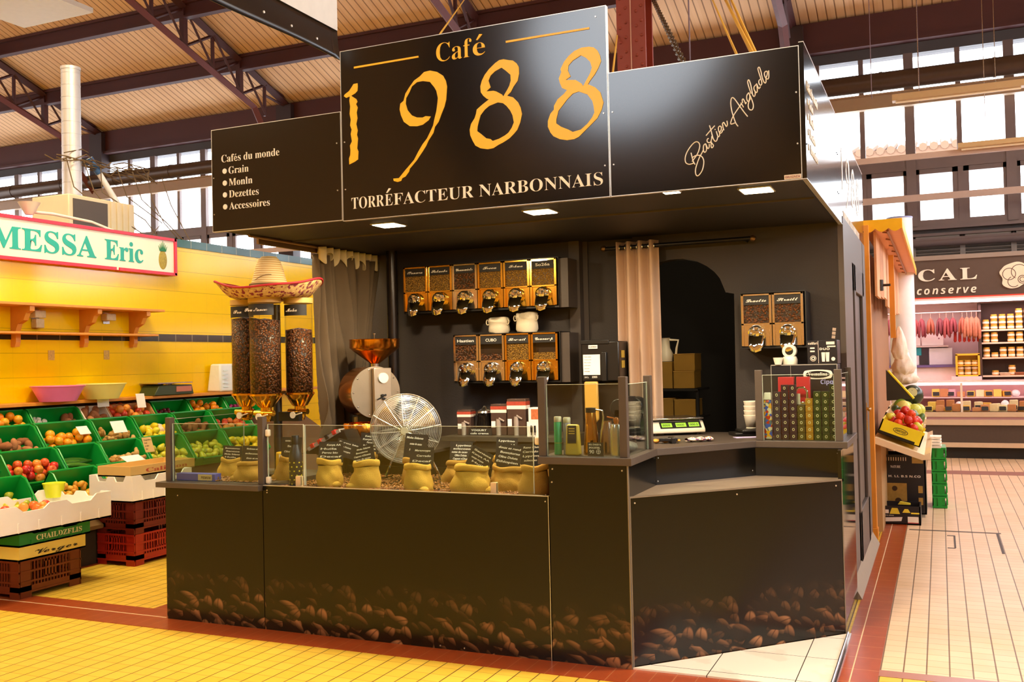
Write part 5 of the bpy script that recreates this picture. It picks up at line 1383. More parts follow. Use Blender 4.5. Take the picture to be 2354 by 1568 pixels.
filled('C', 3.23, 3.8, G + 'of lemons low behind the sacks', [('lemon', 16, .036, 'lemon in the crate low behind the sacks', 'lemons behind the sacks')])
filled('D', 0.05, 0.60, G + 'of lemons and yellow pears at the bottom corner', [('pear', 10, .036, 'yellow pear in the bottom corner crate', 'pears of the bottom corner'), ])
filled('D', 0.86, 1.32, G + 'of small yellow potatoes in the bottom row', [('small_potato', 22, .027, 'small yellow potato in the bottom-row crate', 'small potatoes')])
filled('D', 1.34, 1.86, G + 'of lemons behind the white foam box', [('lemon', 12, .036, 'lemon in the crate behind the white foam box', 'lemons of the bottom row')])
# tub, bag, price cards on the crates
t = thing('tub', 'bright yellow plastic tub hanging on the apple crate edge', 'tub', (-4.98, 0.78, 0.60))
mb = MB(); mb.lathe([(0, 0), (0.062, 0), (0.082, 0.10), (0.087, 0.105), (0.087, 0.112), (0.078, 0.108), (0.06, 0.006), (0, 0.006)], 30); mb.build('body', mat('lime_plastic', 'e4ee2a', 0.35), t)
t = thing('plastic_bag', 'crumpled pale plastic bag lying on the lemons', 'bag', (-5.66, 2.60, 0.93))
q = random.Random(4); mb = MB(); g = []
for i in range(13):
    a = -pi / 2 + pi * i / 12
    g.append([((0.08 * cos(a)) * cos(b) * (1 + 0.2 * sin(5 * b + 3 * a)), 0.15 * cos(a) * sin(b) * (1 + 0.15 * sin(7 * b)), 0.055 + 0.055 * sin(a) * (1 + 0.3 * sin(4 * b))) for b in [2 * pi * j / 24 for j in range(25)]])
mb.sheet(g); mb.build('film', mat('pale_film', 'f0d9cc', 0.3, bump=0.5, bs=25), t, smooth=60)
for i, (x, y, z, tilt, w_, h, lab) in enumerate(((-5.42, 1.83, 1.02, 0.5, 0.16, 0.12, 'blank white price card above the ginger'), (-5.72, 2.42, 1.22, 0.2, 0.11, 0.14, 'tall white price card over the peach tray'), (-5.78, 1.98, 1.25, 0.1, 0.14, 0.12, 'white price card by the foam tray'), (-5.5, 1.52, 1.03, 0.7, 0.12, 0.09, 'white price card on the large oranges'), (-5.1, 1.66, 0.78, 1.1, 0.22, 0.10, 'white card lying at the end of the cucumbers'), (-5.05, 1.83, 0.85, 0.35, 0.11, 0.14, 'beige handwritten tag on the knobbly ginger'))):
    t = thing('price_card', lab, 'card', (x, y, z), group='price cards on the crates')
    mb = MB(); mb.M = RY(-tilt); mb.box(0, 0, 0, 0.003, w_, h); mb.build('card', mat('card_beige', 'd9b978', 0.7) if i == 5 else mat('card_white', 'f6f3f0', 0.6), t, smooth=0)
    if i == 5:
        mb = MB(); mb.M = RY(-tilt)
        for k in range(4): put_text(mb, ('Gingembre', 'frais', 'le kilo', 'bio')[k], OUTX(0.003, 0.012, h * 0.78 - 0.028 * k), height=0.014, style='sans', depth=0.001, slant=0.2)
        mb.build('writing', mat('pen_ink', '3a2f22'), t, smooth=0)

# ---- stacked boxes in front
def slotted(t, x0, y0, x1, y1, z0, z1, m, rails=4, part='walls', feet=True):
    """plastic harvest crate with open slots: corner posts, rails, slats"""
    mb = MB(); h = z1 - z0; c = 0.07; f = 0.035 if feet else 0
    b0 = z0 + f
    for x, y in ((x0, y0), (x1 - 0.012, y0), (x0, y1 - 0.012), (x1 - 0.012, y1 - 0.012)):
        pass
    mb.box(x0 + .01, y0 + .01, b0 + 0.008, x1 - .01, y1 - .01, b0 + 0.016)
    for (a0, a1, fix, axx) in ((x0, x1, y0, 'x'), (x0, x1, y1 - 0.01, 'x'), (y0, y1, x0, 'y'), (y0, y1, x1 - 0.01, 'y')):
        def bx(p, q_, s, e, d=0.0):
            if axx == 'x': mb.box(p, fix - d, s, q_, fix + 0.01 + d, e)
            else: mb.box(fix - d, p, s, fix + 0.01 + d, q_, e)
        if axx == 'y': a0, a1 = a0 + 0.015, a1 - 0.015
        L = a1 - a0
        bx(a0, a0 + c * 1.3, z0, z1); bx(a1 - c * 1.3, a1, z0, z1)
        for k in range(rails):
            zz = b0 + (h - f - 0.014) * k / (rails - 1)
            bx(a0, a1, zz, zz + 0.014, 0.004)
        bx(a0, a1, b0, b0 + 0.05)
        n = int((L - 2.6 * c) / 0.026)
        for k in range(n + 1):
            p = a0 + 1.3 * c + (L - 2.6 * c) * k / n
            bx(p - 0.005, p + 0.005, b0 + 0.05, z1 - 0.01)
        if L > 0.3: bx(a0 + L / 2 - 0.06, a0 + L / 2 + 0.06, z1 - h * 0.5, z1 - h * 0.12)
    return mb.build(part, m, t, smooth=0)
M_bro = mat('brown_crate_plastic', '6a2a10', 0.4, var=0.12); M_red = mat('red_crate_plastic', 'a4241a', 0.4, var=0.12); M_dred = mat('maroon_crate_plastic', '6e1e16', 0.4, var=0.12)
t = thing('harvest_crate', 'brown slotted plastic crate under the cartons at the frame edge', 'crate', (0, 0, 0), group='slotted harvest crates'); slotted(t, -5.06, 0.02, -4.46, 0.56, 0, 0.265, M_bro)
t = thing('harvest_crate', 'bright red slotted plastic crate on the floor by the counter', 'crate', (0, 0, 0), group='slotted harvest crates'); slotted(t, -4.93, 1.16, -4.53, 1.76, 0, 0.255, M_red)
mb = MB(); mb.box(-4.532, 1.52, 0.15, -4.522, 1.66, 0.20); mb.build('label', mat('crate_label', 'd8a850', 0.6), t, smooth=0)
t = thing('harvest_crate', 'maroon slotted plastic crate stacked under the white foam box', 'crate', (0, 0, 0), group='slotted harvest crates'); slotted(t, -4.93, 1.16, -4.53, 1.76, 0.257, 0.52, M_dred)
mb = MB(); mb.box(-4.532, 1.52, 0.41, -4.522, 1.66, 0.46); mb.build('label', mat('crate_label'), t, smooth=0)
def carton(name, lab, x0, y0, x1, y1, z0, z1, m, notch=0.0, txt=None, ink=None, grp='cartons and foam boxes'):
    t = thing(name, lab, 'box', ((x0 + x1) / 2, (y0 + y1) / 2, z0), group=grp)
    a, b, h = (x1 - x0) / 2, (y1 - y0) / 2, z1 - z0
    mb = MB(); mb.box(-a, -b, 0, a, b, 0.012)
    for s in (-1, 1):
        p = [(-b, 0), (b, 0), (b, h), (b * 0.72, h), (b * 0.6, h - notch), (b * .25, h - notch), (b * .15, h - notch * .2), (-b * .15, h - notch * .2), (-b * .25, h - notch), (-b * 0.6, h - notch), (-b * 0.72, h), (-b, h)]
        x = s * a; mb.prism(p, x - 0.012 if s > 0 else x, x if s > 0 else x + 0.012, 'x')
        p = [(u * (a - 0.0125) / b, v) for u, v in p]
        y = s * b; mb.prism(p, y - 0.012 if s > 0 else y, y if s > 0 else y + 0.012, 'y')
    if notch:
        for s in (-0.7, -0.35, 0.05, 0.4, 0.75): mb.box(a - 0.001, s * b, 0.01, a + 0.006, s * b + 0.012, h * 0.4)
    mb.build('sides', m, t, smooth=0)
    if txt:
        mb = MB(); put_text(mb, txt[0], OUTX(a + 0.001, -b * 0.55, h * 0.3), width=b * 1.3, height=h * 0.38, style=txt[1], depth=0.002, offset=0.004); mb.build('lettering', ink, t, smooth=0)
    return t
M_foam = mat('white_foam', 'fdf8f0', 0.75, var=0.03, bump=0.05, bs=120)
carton('carton', 'yellow-sided fruit carton second from the bottom in the corner stack', -5.06, 0.02, -4.455, 0.60, 0.267, 0.365, mat('carton_yellow', 'e8d060', 0.6), 0.0, ('Verger', 'script'), mat('ink_black', '2a2620'))
carton('carton', 'green fruit carton under the large white foam tray', -5.06, 0.02, -4.45, 0.64, 0.367, 0.465, mat('carton_green', '1c7a30', 0.5), 0.02, ('CHAILDZELIS', 'serif'), mat('ink_cream', 'd8d2a0'))
carton('foam_box', 'large white foam tray of red peaches topping the corner stack', -5.02, -0.18, -4.40, 0.80, 0.467, 0.665, M_foam, 0.045)
heap(T(-5.0, -0.15, 0.60), 0.56, 0.11, 'peach', 11, .04, 'red peach in the large white foam tray', 'peaches of the foam tray', 12, layers=1, u0=0.05, u1=0.85)
carton('foam_box', 'white foam box on the maroon crate beside the counter', -4.97, 1.12, -4.50, 1.80, 0.522, 0.735, M_foam, 0.05)
carton('carton', 'tan produce carton lying across the white foam box', -4.96, 1.2, -4.6, 1.95, 0.715, 0.80, mat('carton_tan', 'dcb468', 0.65), 0.0, ('Calisson', 'serif'), mat('ink_red', 'b8502c'))
# ---- extractor and duct above the stall
t = thing('extractor_unit', 'boxy air unit above the fruit stall wall', 'air conditioner', (XW - 0.75, 2.1, 2.99))
mb = MB(); mb.box(0, 0, 0, 0.5, 0.85, 0.34); mb.build('housing', mat('unit_cream', 'c9b79a', 0.5), t, bevel=0.01)
mb = MB(); mb.box(0.5, 0.05, 0.04, 0.508, 0.48, 0.30); mb.build('grille', mat('unit_grille', '4a3e38', 0.6), t, smooth=0)
mb = MB()
for k in range(4): mb.box(0.50, 0.52 + 0.08 * k, 0.02, 0.515, 0.55 + 0.08 * k, 0.33)
mb.build('louvre_strip', mat('unit_cream'), t, smooth=0)
t = thing('duct', 'tall ribbed silver air duct rising from the unit', 'duct', (XW - 0.6, 2.46, 3.33))
mb = MB(); mb.cyl((0, 0, 0), (0, 0, 1.36), 0.093, n=28)
for k in range(11): mb.cyl((0, 0, 0.06 + 0.125 * k), (0, 0, 0.068 + 0.125 * k), 0.0955, n=28)
mb.cyl((0, 0, 1.35), (0, 0, 1.38), 0.098, n=28); mb.build('pipe', mat('galvanised', 'bdb6b4', 0.42, metal=0.6, var=0.08), t)
t = thing('pipe', 'slanting white pipe hung from the cable bundle behind the sign', 'pipe', (XW - 0.55, 2.72, 3.72))
mb = MB(); mb.cyl((0, 0, 0), (0.1, 0.42, -0.62), 0.03, n=12); mb.build('tube', mat('white_pipe', 'd8d4d8', 0.4), t); mb = MB(); mb.cyl((-0.02, -0.06, 0.09), (0.01, 0.04, -0.06), 0.035, n=12); mb.build('blue_sleeve', mat('blue_sleeve', '2a4f80', 0.5), t)
q = random.Random(9); mb = MB()
for k in range(26):
    y = 2.46 + q.uniform(-0.35, 0.75); p0 = Vector((XW - 0.55 + q.uniform(-.05, .1), y, 3.74 + q.uniform(-0.05, 0.06)))
    mb.tube([p0, p0 + Vector((0.02, q.uniform(0.1, 0.3), q.uniform(-0.05, 0.08))), p0 + Vector((0.0, q.uniform(0.3, 0.5), q.uniform(-0.08, 0.06)))], 0.006, 5)
for k in range(7):
    y = 2.3 + 0.22 * k; mb.tube([(XW - 0.5, y, 3.75), (XW - 0.45, y + q.uniform(-.1, .2), 3.45), (XW - 0.3, y + q.uniform(0, .5), 3.2), (XW - 0.2, y + q.uniform(0.1, .7), 2.98)], 0.006, 5)
tag(mb.build('cable_bundle', mat('cable_brown', '5c4528', 0.7, var=0.3)), 'tangled brown cables wound round the silver duct', 'cables')
t = thing('floodlight', 'small white floodlight on an arm above the sign', 'light', (XW + 0.02, 1.42, 2.99))
mb = MB(); mb.lathe([(0.03, 0.0), (0.09, 0.10), (0.095, 0.10), (0.035, -0.01), (0, -0.01)], 20, (0, 0, 0.03)); mb.build('shade', mat('white_enamel', 'e4dccb', 0.35), t)
mb = MB(); mb.tube([(0, 0.02, 0.05), (-0.05, 0.3, 0.07), (-0.05, 0.75, 0.05), (0.0, 1.0, -0.02)], 0.014, 8); mb.build('arm', mat('white_enamel'), t)

# window-wall services: the long main pipe and the beam below it
mb = MB(); mb.cyl((-27, 14.55, 6.66), (11, 14.55, 6.66), 0.17, n=20)
for k in range(20): mb.cyl((-26 + 1.9 * k, 14.55, 6.66), (-25.95 + 1.9 * k, 14.55, 6.66), 0.18, n=20)
struct(mb.build('column_main_pipe', mat('pipe_bronze', '4a3626', 0.4, metal=0.3, var=0.15)))
mb = MB(); mb.box(-27, 14.6, 6.18, 11, 14.75, 6.42); mb.box(-27, 14.55, 6.42, 11, 14.75, 6.45)
struct(mb.build('beam_tan', mat('tan_beam', '9a7c5c', 0.5), smooth=0))

# ================================================================ kiosk: flasks, grinder, scale, glass-box contents, store
def flask_box(x, y, z, w_, h, lab):
    t = thing('flask_box', lab, 'box', (x, y, z), 0.1, 'flask cartons on the raised counter')
    mb = MB(); mb.box(-w_ / 2, -0.05, 0, w_ / 2, 0.05, h); mb.build('carton', mat('carton_bronze', '4b362c', 0.35, var=0.3, vs=30), t, bevel=0.003)
    mb = MB(); mb.box(-w_ / 2 - 0.001, -0.051, h * 0.72, w_ / 2 + 0.001, 0.051, h * 0.82); mb.build('white_stripe', mat('stripe_cream', 'eeddcc', 0.5), t, smooth=0)
    mb = MB(); mb.box(-w_ / 2 - 0.0012, -0.0512, h * 0.82, w_ / 2 + 0.0012, 0.0512, h * 0.93); mb.build('red_stripe', mat('stripe_red', 'a8402a', 0.5, var=0.4, vs=60), t, smooth=0)
    mb = MB(); mb.cyl((0.0, -0.0515, 0.0), (0.0, -0.0515, h * 0.52), 0.017, n=14); mb.tube([(0.006, -0.066, h * 0.55), (0.04, -0.055, h * 0.45)], 0.006, 6); mb.build('flask_picture', mat('pic_steel', 'd8c8bc', 0.25, metal=0.6), t)
    mb = MB(); mb.box(-w_ / 2 + 0.004, -0.0515, h * 0.25, -w_ / 2 + 0.034, -0.0505, h * 0.45); mb.build('price_sticker', mat('sticker_white', 'f2eee8', 0.6), t, smooth=0)
ZR = 1.085
flask_box(-1.60, 1.35, ZR, 0.10, 0.175, 'small bronze carton with a steel flask picture, first on the raised counter')
flask_box(-1.34, 1.37, ZR, 0.115, 0.215, 'middle bronze carton with a steel flask picture')
flask_box(-1.205, 1.37, ZR, 0.135, 0.25, 'tallest bronze carton with a steel flask picture')
t = thing('glass_jug', 'dark glass jug with a domed lid between the flask cartons', 'jug', (-1.47, 1.38, ZR))
mb = MB(); mb.lathe([(0, 0), (0.055, 0), (0.06, 0.06), (0.05, 0.12), (0.06, 0.15)], 24); mb.build('body', mat('smoky_glass', '191512', 0.05), t); mb = MB(); mb.lathe([(0.066, 0.152), (0.06, 0.165), (0.02, 0.18), (0.008, 0.2), (0, 0.2)], 24); mb.build('lid', M_steel, t)
t = thing('chalk_card', 'black card with two white written lines leaning under the dark jug', 'card', (-1.46, 1.28, ZR), group='chalkboard price cards in the sacks')
mb = MB(); mb.box(-0.09, 0, 0, 0.09, 0.003, 0.05); mb.build('card', M_slate, t, smooth=0)
mb = MB(); put_text(mb, 'YOGURT', FRONT(-0.07, -0.001, 0.03), width=0.12, height=0.012, style='sans', depth=0.001, offset=0.02); put_text(mb, 'cafe creme', FRONT(-0.075, -0.001, 0.008), width=0.14, height=0.012, style='sans', depth=0.001, offset=0.02); mb.build('chalk_writing', M_chalk, t, smooth=0)
t = thing('box', 'white and orange picture carton by the corner post', 'box', (-1.06, 1.36, ZR))
mb = MB(); mb.box(-0.05, -0.04, 0, 0.06, 0.05, 0.19); mb.build('carton', mat('carton_white', 'f0e4d8', 0.5), t, bevel=0.002); mb = MB(); mb.box(-0.03, -0.041, 0.11, 0.055, -0.04, 0.18); mb.build('picture', mat('pic_orange', 'b8643a', 0.5, var=0.5, vs=50), t, smooth=0)
t = thing('marker_pack', 'small white pack showing two black markers, beside the picture carton', 'pack', (-1.035, 1.22, ZR))
mb = MB(); mb.box(-0.045, 0, -0.0, 0.045, 0.012, 0.10); mb.build('card', mat('carton_white'), t, smooth=0); mb = MB()
for x in (-0.012, 0.014): mb.cyl((x, -0.004, 0.03), (x, -0.004, 0.075), 0.007, n=8); mb.cyl((x, -0.004, 0.01), (x, -0.004, 0.03), 0.003, n=6)
mb.build('markers', M_blackpl, t)
# black shop grinder with price sheet and tan chute
t = thing('grinder', 'tall black shop coffee grinder with a white instruction sheet', 'coffee grinder', (-0.785, 1.52, 1.085))
mb = MB(); mb.box(0, 0, 0.36, 0.27, 0.24, 0.635); mb.box(0.0, 0.06, 0, 0.27, 0.24, 0.36); mb.build('body', mat('grinder_black', '171412', 0.3), t, bevel=0.008)
mb = MB(); mb.box(-0.004, -0.006, 0.615, 0.20, 0.02, 0.645); mb.box(0.15, -0.02, 0.36, 0.185, 0.0, 0.56); mb.build('hood', M_blackpl, t, bevel=0.004)
mb = MB(); mb.box(0.012, -0.003, 0.405, 0.135, -0.001, 0.545); mb.box(0.055, -0.0085, 0.585, 0.12, -0.0065, 0.610); mb.build('paper_sheet', mat('sheet_white', 'f2f0ea', 0.6), t, smooth=0)
mb = MB(); mb.box(0.012, -0.004, 0.375, 0.135, -0.002, 0.405); mb.build('dark_footer', M_blackpl, t, smooth=0)
mb = MB()
for k in range(6):
    put_text(mb, ('Mode emploi', 'mouture fine', 'filtre moyen', 'piston gros', 'expresso', 'nettoyage')[k], FRONT(0.02, -0.0032, 0.527 - 0.02 * k), height=0.007, style='sans', depth=0.0006)
put_text(mb, 'ALKINDA', FRONT(0.06, -0.0087, 0.592), width=0.055, height=0.011, style='sansbold', depth=0.0006)
mb.build('lettering', mat('ink_grey', '4a4440'), t, smooth=0)
mb = MB(); put_text(mb, '2355', FRONT(0.075, -0.0042, 0.384), height=0.012, style='sansbold', depth=0.0006); put_text(mb, '20CL', FRONT(0.02, -0.0042, 0.384), height=0.010, style='sans', depth=0.0006); mb.build('white_lettering', M_chalk, t, smooth=0)
mb = MB(); mb.prism([(0.03, 0.36), (0.03, 0.10), (0.09, 0.06), (0.13, 0.10), (0.128, 0.36)], -0.05, -0.02, 'y'); mb.build('chute', mat('tan_plastic', 'd9a048', 0.35), t, bevel=0.01)
mb = MB(); mb.box(0.272, 0.05, 0.45, 0.274, 0.12, 0.50); mb.box(0.272, 0.05, 0.52, 0.274, 0.12, 0.57); mb.build('side_label', mat('label_yellow', 'c9a53a', 0.5), t, smooth=0)
t = thing('knob_unit', 'black machine with two round lobes seen through the corner glass box', 'machine', (-0.30, 0.95, 1.085))
mb = MB(); mb.box(-0.09, 0, 0, 0.09, 0.15, 0.14); mb.cyl((-0.045, 0.0, 0.205), (-0.045, 0.12, 0.205), 0.06, n=24); mb.cyl((0.045, 0.0, 0.215), (0.045, 0.12, 0.215), 0.06, n=24); mb.box(-0.08, 0, 0.1, 0.08, 0.12, 0.2); mb.build('body', M_blackpl, t, bevel=0.006)

# digital scale
t = thing('scale', 'white electronic shop scale with three green displays on the worktop', 'scale', (-0.10, 1.46, 1.086), 0.60)
mb = MB(); mb.prism([(0.0, 0.012), (0.0, 0.035), (0.05, 0.092), (0.30, 0.092), (0.30, 0.012)], -0.19, 0.19, 'x'); mb.build('housing', mat('scale_ivory', 'e6dcc6', 0.4), t, bevel=0.008)
for x in (-0.15, 0.15):
    mb = MB(); mb.cyl((x, 0.04, 0), (x, 0.04, 0.014), 0.016, n=12); mb.cyl((x, 0.26, 0), (x, 0.26, 0.014), 0.016, n=12); mb.build('foot', M_blackpl, t)
mb = MB(); mb.box(-0.185, 0.02, 0.10, 0.185, 0.31, 0.112); mb.box(-0.05, 0.1, 0.09, 0.05, 0.2, 0.10); mb.build('weighing_pan', M_steel, t, bevel=0.004)
sl = atan2(0.057, 0.05)
mb = MB(); mb.M = T(0, 0.0, 0.035) @ RX(sl); mb.box(-0.12, 0.012, 0.0005, 0.165, 0.066, 0.002); dpl = mb.build('display_strip', M_blackpl, t, smooth=0)
mb = MB(); mb.M = T(0, 0.0, 0.035) @ RX(sl)
for x in (-0.108, -0.01, 0.08): mb.box(x, 0.022, 0.002, x + 0.072, 0.056, 0.0028)
mb.build('screen', mat('lcd_green', '8fbf3f', 0.3, emit='9ad23c', es=0.35), dpl, smooth=0)
mb = MB()
for x, s in ((-0.10, '0000'), (-0.003, '0000'), (0.088, '000.0')):
    put_text(mb, s, T(0, 0.0, 0.035) @ RX(sl) @ T(x, 0.03, 0.0028), height=0.016, style='sansbold', depth=0.0005)
mb.build('digits', mat('lcd_ink', '2a4012'), dpl, smooth=0)
# wrappers in front of the scale
q = random.Random(5)
def crumple(nm, lab, x, y, L, W, H, m, rz, seed):
    t = thing(nm, lab, 'wrapper', (x, y, 1.086), rz, 'wrapped snacks on the worktop')
    q = random.Random(seed); mb = MB(); g = []
    ph = [q.uniform(0, 6) for _ in range(4)]
    for i in range(25):
        u = i / 24; ww = W * (0.55 + 0.45 * abs(sin(7 * u + ph[0]))) * (0.6 if u in (0, 1) else 1)
        g.append([(L * (u - 0.5), ww * cos(a) * 0.5, max(0.0, H * 0.5 + H * 0.5 * sin(a) * (0.7 + 0.3 * sin(19 * u + ph[1])))) for a in [2 * pi * k / 14 for k in range(15)]])
    mb.sheet(g); mb.build('foil', m, t, smooth=60); return t
def floral():
    g = N('floral_foil', rough=0.25)
    n1 = g.smooth(g.noise(60, 3), 0.5, 0.56); n2 = g.smooth(g.noise(48, 2), 0.55, 0.6)
    g.color(g.mix(n2, g.mix(n1, 'f0e2cc', 'a24a2c'), '6a4a86')); return g.m
crumple('snack_wrapper', 'floral foil sachet lying on the worktop in front of the scale', 0.14, 1.00, 0.17, 0.075, 0.03, floral(), 0.72, 3)
t = crumple('snack_wrapper', 'amber packet strapped with black beside the floral sachet', -0.03, 0.88, 0.16, 0.07, 0.026, mat('amber_foil', 'd6963a', 0.3, var=0.3, vs=25), 0.45, 8)
mb = MB(); mb.box(-0.05, -0.045, 0.012, 0.06, -0.02, 0.032); mb.box(0.02, -0.05, 0.0, 0.05, 0.05, 0.034); mb.build('black_strap', M_blackpl, t, bevel=0.004)
# till corner
t = thing('card_terminal', 'black flat card terminal lying on the worktop beside the capsule glass box', 'terminal', (0.335, 1.50, 1.086), 0.5)
mb = MB(); mb.box(-0.09, -0.06, 0, 0.12, 0.10, 0.022); mb.box(-0.05, -0.07, 0.022, 0.13, 0.08, 0.04); mb.build('body', M_blackpl, t, bevel=0.006); mb = MB(); mb.box(0.04, -0.072, 0.008, 0.10, -0.069, 0.02); mb.build('white_tag', mat('carton_white'), t, smooth=0)
t = thing('leaflet', 'pale violet leaflet on the worktop edge by the black terminal', 'paper', (0.37, 1.33, 1.0862), 0.5)
mb = MB(); mb.box(-0.08, -0.03, 0, 0.08, 0.04, 0.003); mb.build('sheet', mat('violet_paper', 'cfc4f2', 0.6), t, smooth=0)
t = thing('cup_holder', 'stack of white paper cups behind the black terminal', 'cups', (0.345, 1.62, 1.086))
mb = MB()
for k in range(4): mb.lathe([(0.032, 0), (0.045, 0.075), (0.047, 0.08)], 24, (0.0, 0, 0.045 + 0.03 * k))
mb.lathe([(0, 0.0), (0.05, 0.0), (0.03, 0.045), (0, 0.045)], 24); mb.build('cups', mat('paper_cup', 'f4ead6', 0.5), t, solid=0.002); mb = MB(); mb.box(0.045, -0.03, 0.08, 0.075, 0.0, 0.17); mb.build('red_label', mat('label_crimson', '8a2438', 0.5), t, smooth=0)

# corner glass box contents
def tube_bottle(x, y, r, h, col, lab, capc='c8c0a8', rough=0.25, metal=0.0, prof=None):
    t = thing('bottle', lab, 'bottle', (x, y, 1.0865), group='bottles in the corner glass box')
    mb = MB(); mb.lathe(prof or [(0, 0), (r, 0), (r, h * 0.84), (r * 0.9, h * 0.86)], 26); mb.build('body', mat('bottle_' + col, col, rough, metal=metal), t)
    mb = MB(); mb.lathe([(r * 0.98, h * 0.86), (r * 0.98, h * 0.97), (r * 0.85, h), (0, h)], 26); mb.build('cap', mat('cap_' + capc, capc, 0.3, metal=0.3), t)
    mb = MB(); mb.lathe([(r * 1.01, h * 0.30), (r * 1.01, h * 0.31)], 26); mb.build('ring', mat('ring_gold', 'c9a84a', 0.3, metal=0.8), t)
    return t
tube_bottle(-0.425, 0.10, 0.021, 0.205, '2f9b62', 'slim green bottle in the corner glass box')
tube_bottle(-0.376, 0.11, 0.021, 0.20, '8b8a94', 'slim grey bottle beside the green one')
t = thing('coffee_bag', 'yellow-olive coffee bag with a black label in the corner glass box', 'packet', (-0.325, 0.065, 1.0865))
mb = MB(); mb.taper(-0.042, -0.022, 0.042, 0.026, 0.0, 0.165, -0.008); mb.build('pouch', mat('olive_bag', 'b69b3a', 0.45, var=0.15, vs=25, bump=0.2, bs=30), t, bevel=0.01)
mb = MB(); mb.M = T(0, -0.0225, 0.065) @ RX(-0.05); mb.box(-0.024, -0.001, 0.0, 0.024, 0.001, 0.095); lb = mb.build('label', M_slate, t, smooth=0)
mb = MB(); mb.M = T(0, -0.024, 0.065) @ RX(-0.05)
for k in range(3): mb.box(-0.017, -0.001, 0.05 + 0.013 * k, 0.017, 0.0, 0.055 + 0.013 * k)
mb.build('lettering', mat('label_gold', 'c9ac4a'), lb, smooth=0)
t = thing('flask', 'tall conical gold flask in the corner glass box', 'flask', (-0.245, 0.13, 1.0865))
mb = MB(); mb.lathe([(0, 0), (0.042, 0), (0.044, 0.01), (0.028, 0.21), (0.026, 0.225)], 28); mb.build('body', mat('rose_gold', 'd99a4a', 0.12, metal=1.0), t); mb = MB(); mb.lathe([(0.028, 0.225), (0.028, 0.25), (0, 0.252)], 24); mb.build('lid', M_blackpl, t); mb = MB(); mb.tube([(0.044, 0, 0.02), (0.075, -0.01, 0.20), (0.07, -0.01, 0.235), (0.028, 0, 0.24)], 0.005, 8); mb.build('handle', M_steel, t)
t = thing('flask', 'shorter steel flask behind the price card in the corner glass box', 'flask', (-0.165, 0.17, 1.0865))
mb = MB(); mb.lathe([(0, 0), (0.04, 0), (0.04, 0.12), (0.026, 0.17), (0.026, 0.18), (0, 0.18)], 26); mb.build('body', mat('rosy_steel', 'b9a094', 0.15, metal=1.0), t)
t = thing('flask', 'steel shaker flask with red top knob at the corner post', 'flask', (-0.085, 0.075, 1.0865))
mb = MB(); mb.lathe([(0, 0), (0.036, 0), (0.037, 0.13), (0.028, 0.165), (0.012, 0.17)], 26); mb.build('body', mat('pale_steel', 'd6cfc8', 0.15, metal=0.9), t); mb = MB(); mb.lathe([(0.012, 0.17), (0.016, 0.185), (0.012, 0.2), (0, 0.203)], 16); mb.tube([(0, 0, 0.195), (-0.05, 0, 0.205)], 0.004, 6); mb.build('valve', mat('bronze_valve', 'b06a3a', 0.3, metal=0.7), t)
t = thing('price_card', 'small black card priced 90 in the corner glass box', 'card', (-0.19, 0.036, 1.0865))
mb = MB(); mb.box(-0.044, 0, 0, 0.044, 0.003, 0.072); mb.build('card', M_slate, t, smooth=0)
mb = MB(); put_text(mb, '90', FRONT(-0.034, -0.001, 0.014), height=0.019, style='sans', depth=0.0008, offset=0.01); put_text(mb, 'SPOC/STEEL', FRONT(-0.036, -0.001, 0.040), width=0.062, height=0.009, style='sans', depth=0.0008, offset=0.02); put_text(mb, 'BOL CHAUD 1L', FRONT(-0.036, -0.001, 0.057), width=0.068, height=0.008, style='sans', depth=0.0008, offset=0.02)
mb.tube([(0.016 + 0.011 * cos(a), -0.001, 0.0235 + 0.011 * sin(a)) for a in [2 * pi * k / 20 for k in range(20)]], 0.0012, 4, closed=True); mb.box(0.015, -0.002, 0.014, 0.017, 0, 0.033); mb.box(0.006, -0.002, 0.0225, 0.026, 0, 0.0245); mb.build('chalk_writing', M_chalk, t, smooth=0)
t = thing('capsule_rack', 'dark rack with thin shelf lines standing in the side of the corner glass box', 'rack', (-0.115, 0.42, 1.0865), 0.1)
mb = MB(); mb.box(-0.03, -0.03, 0, 0.03, 0.03, 0.30); mb.build('frame', mat('aubergine', '2f2226', 0.4), t, smooth=0); mb = MB()
for k in range(6): mb.box(-0.031, -0.032, 0.03 + 0.045 * k, 0.031, 0.031, 0.034 + 0.045 * k)
mb.build('shelf_lines', M_edge, t, smooth=0)
t = thing('snack_bag', 'black and white patterned bag lying in the side of the corner glass box', 'bag', (-0.085, 0.27, 1.0865), 1.2)
mb = MB(); mb.ell((0, 0, 0.03), (0.07, 0.045, 0.03), 16, 10); mb.build('pouch', mat('speckled_bag', '8a8078', 0.5, var=0.9, vs=70), t)

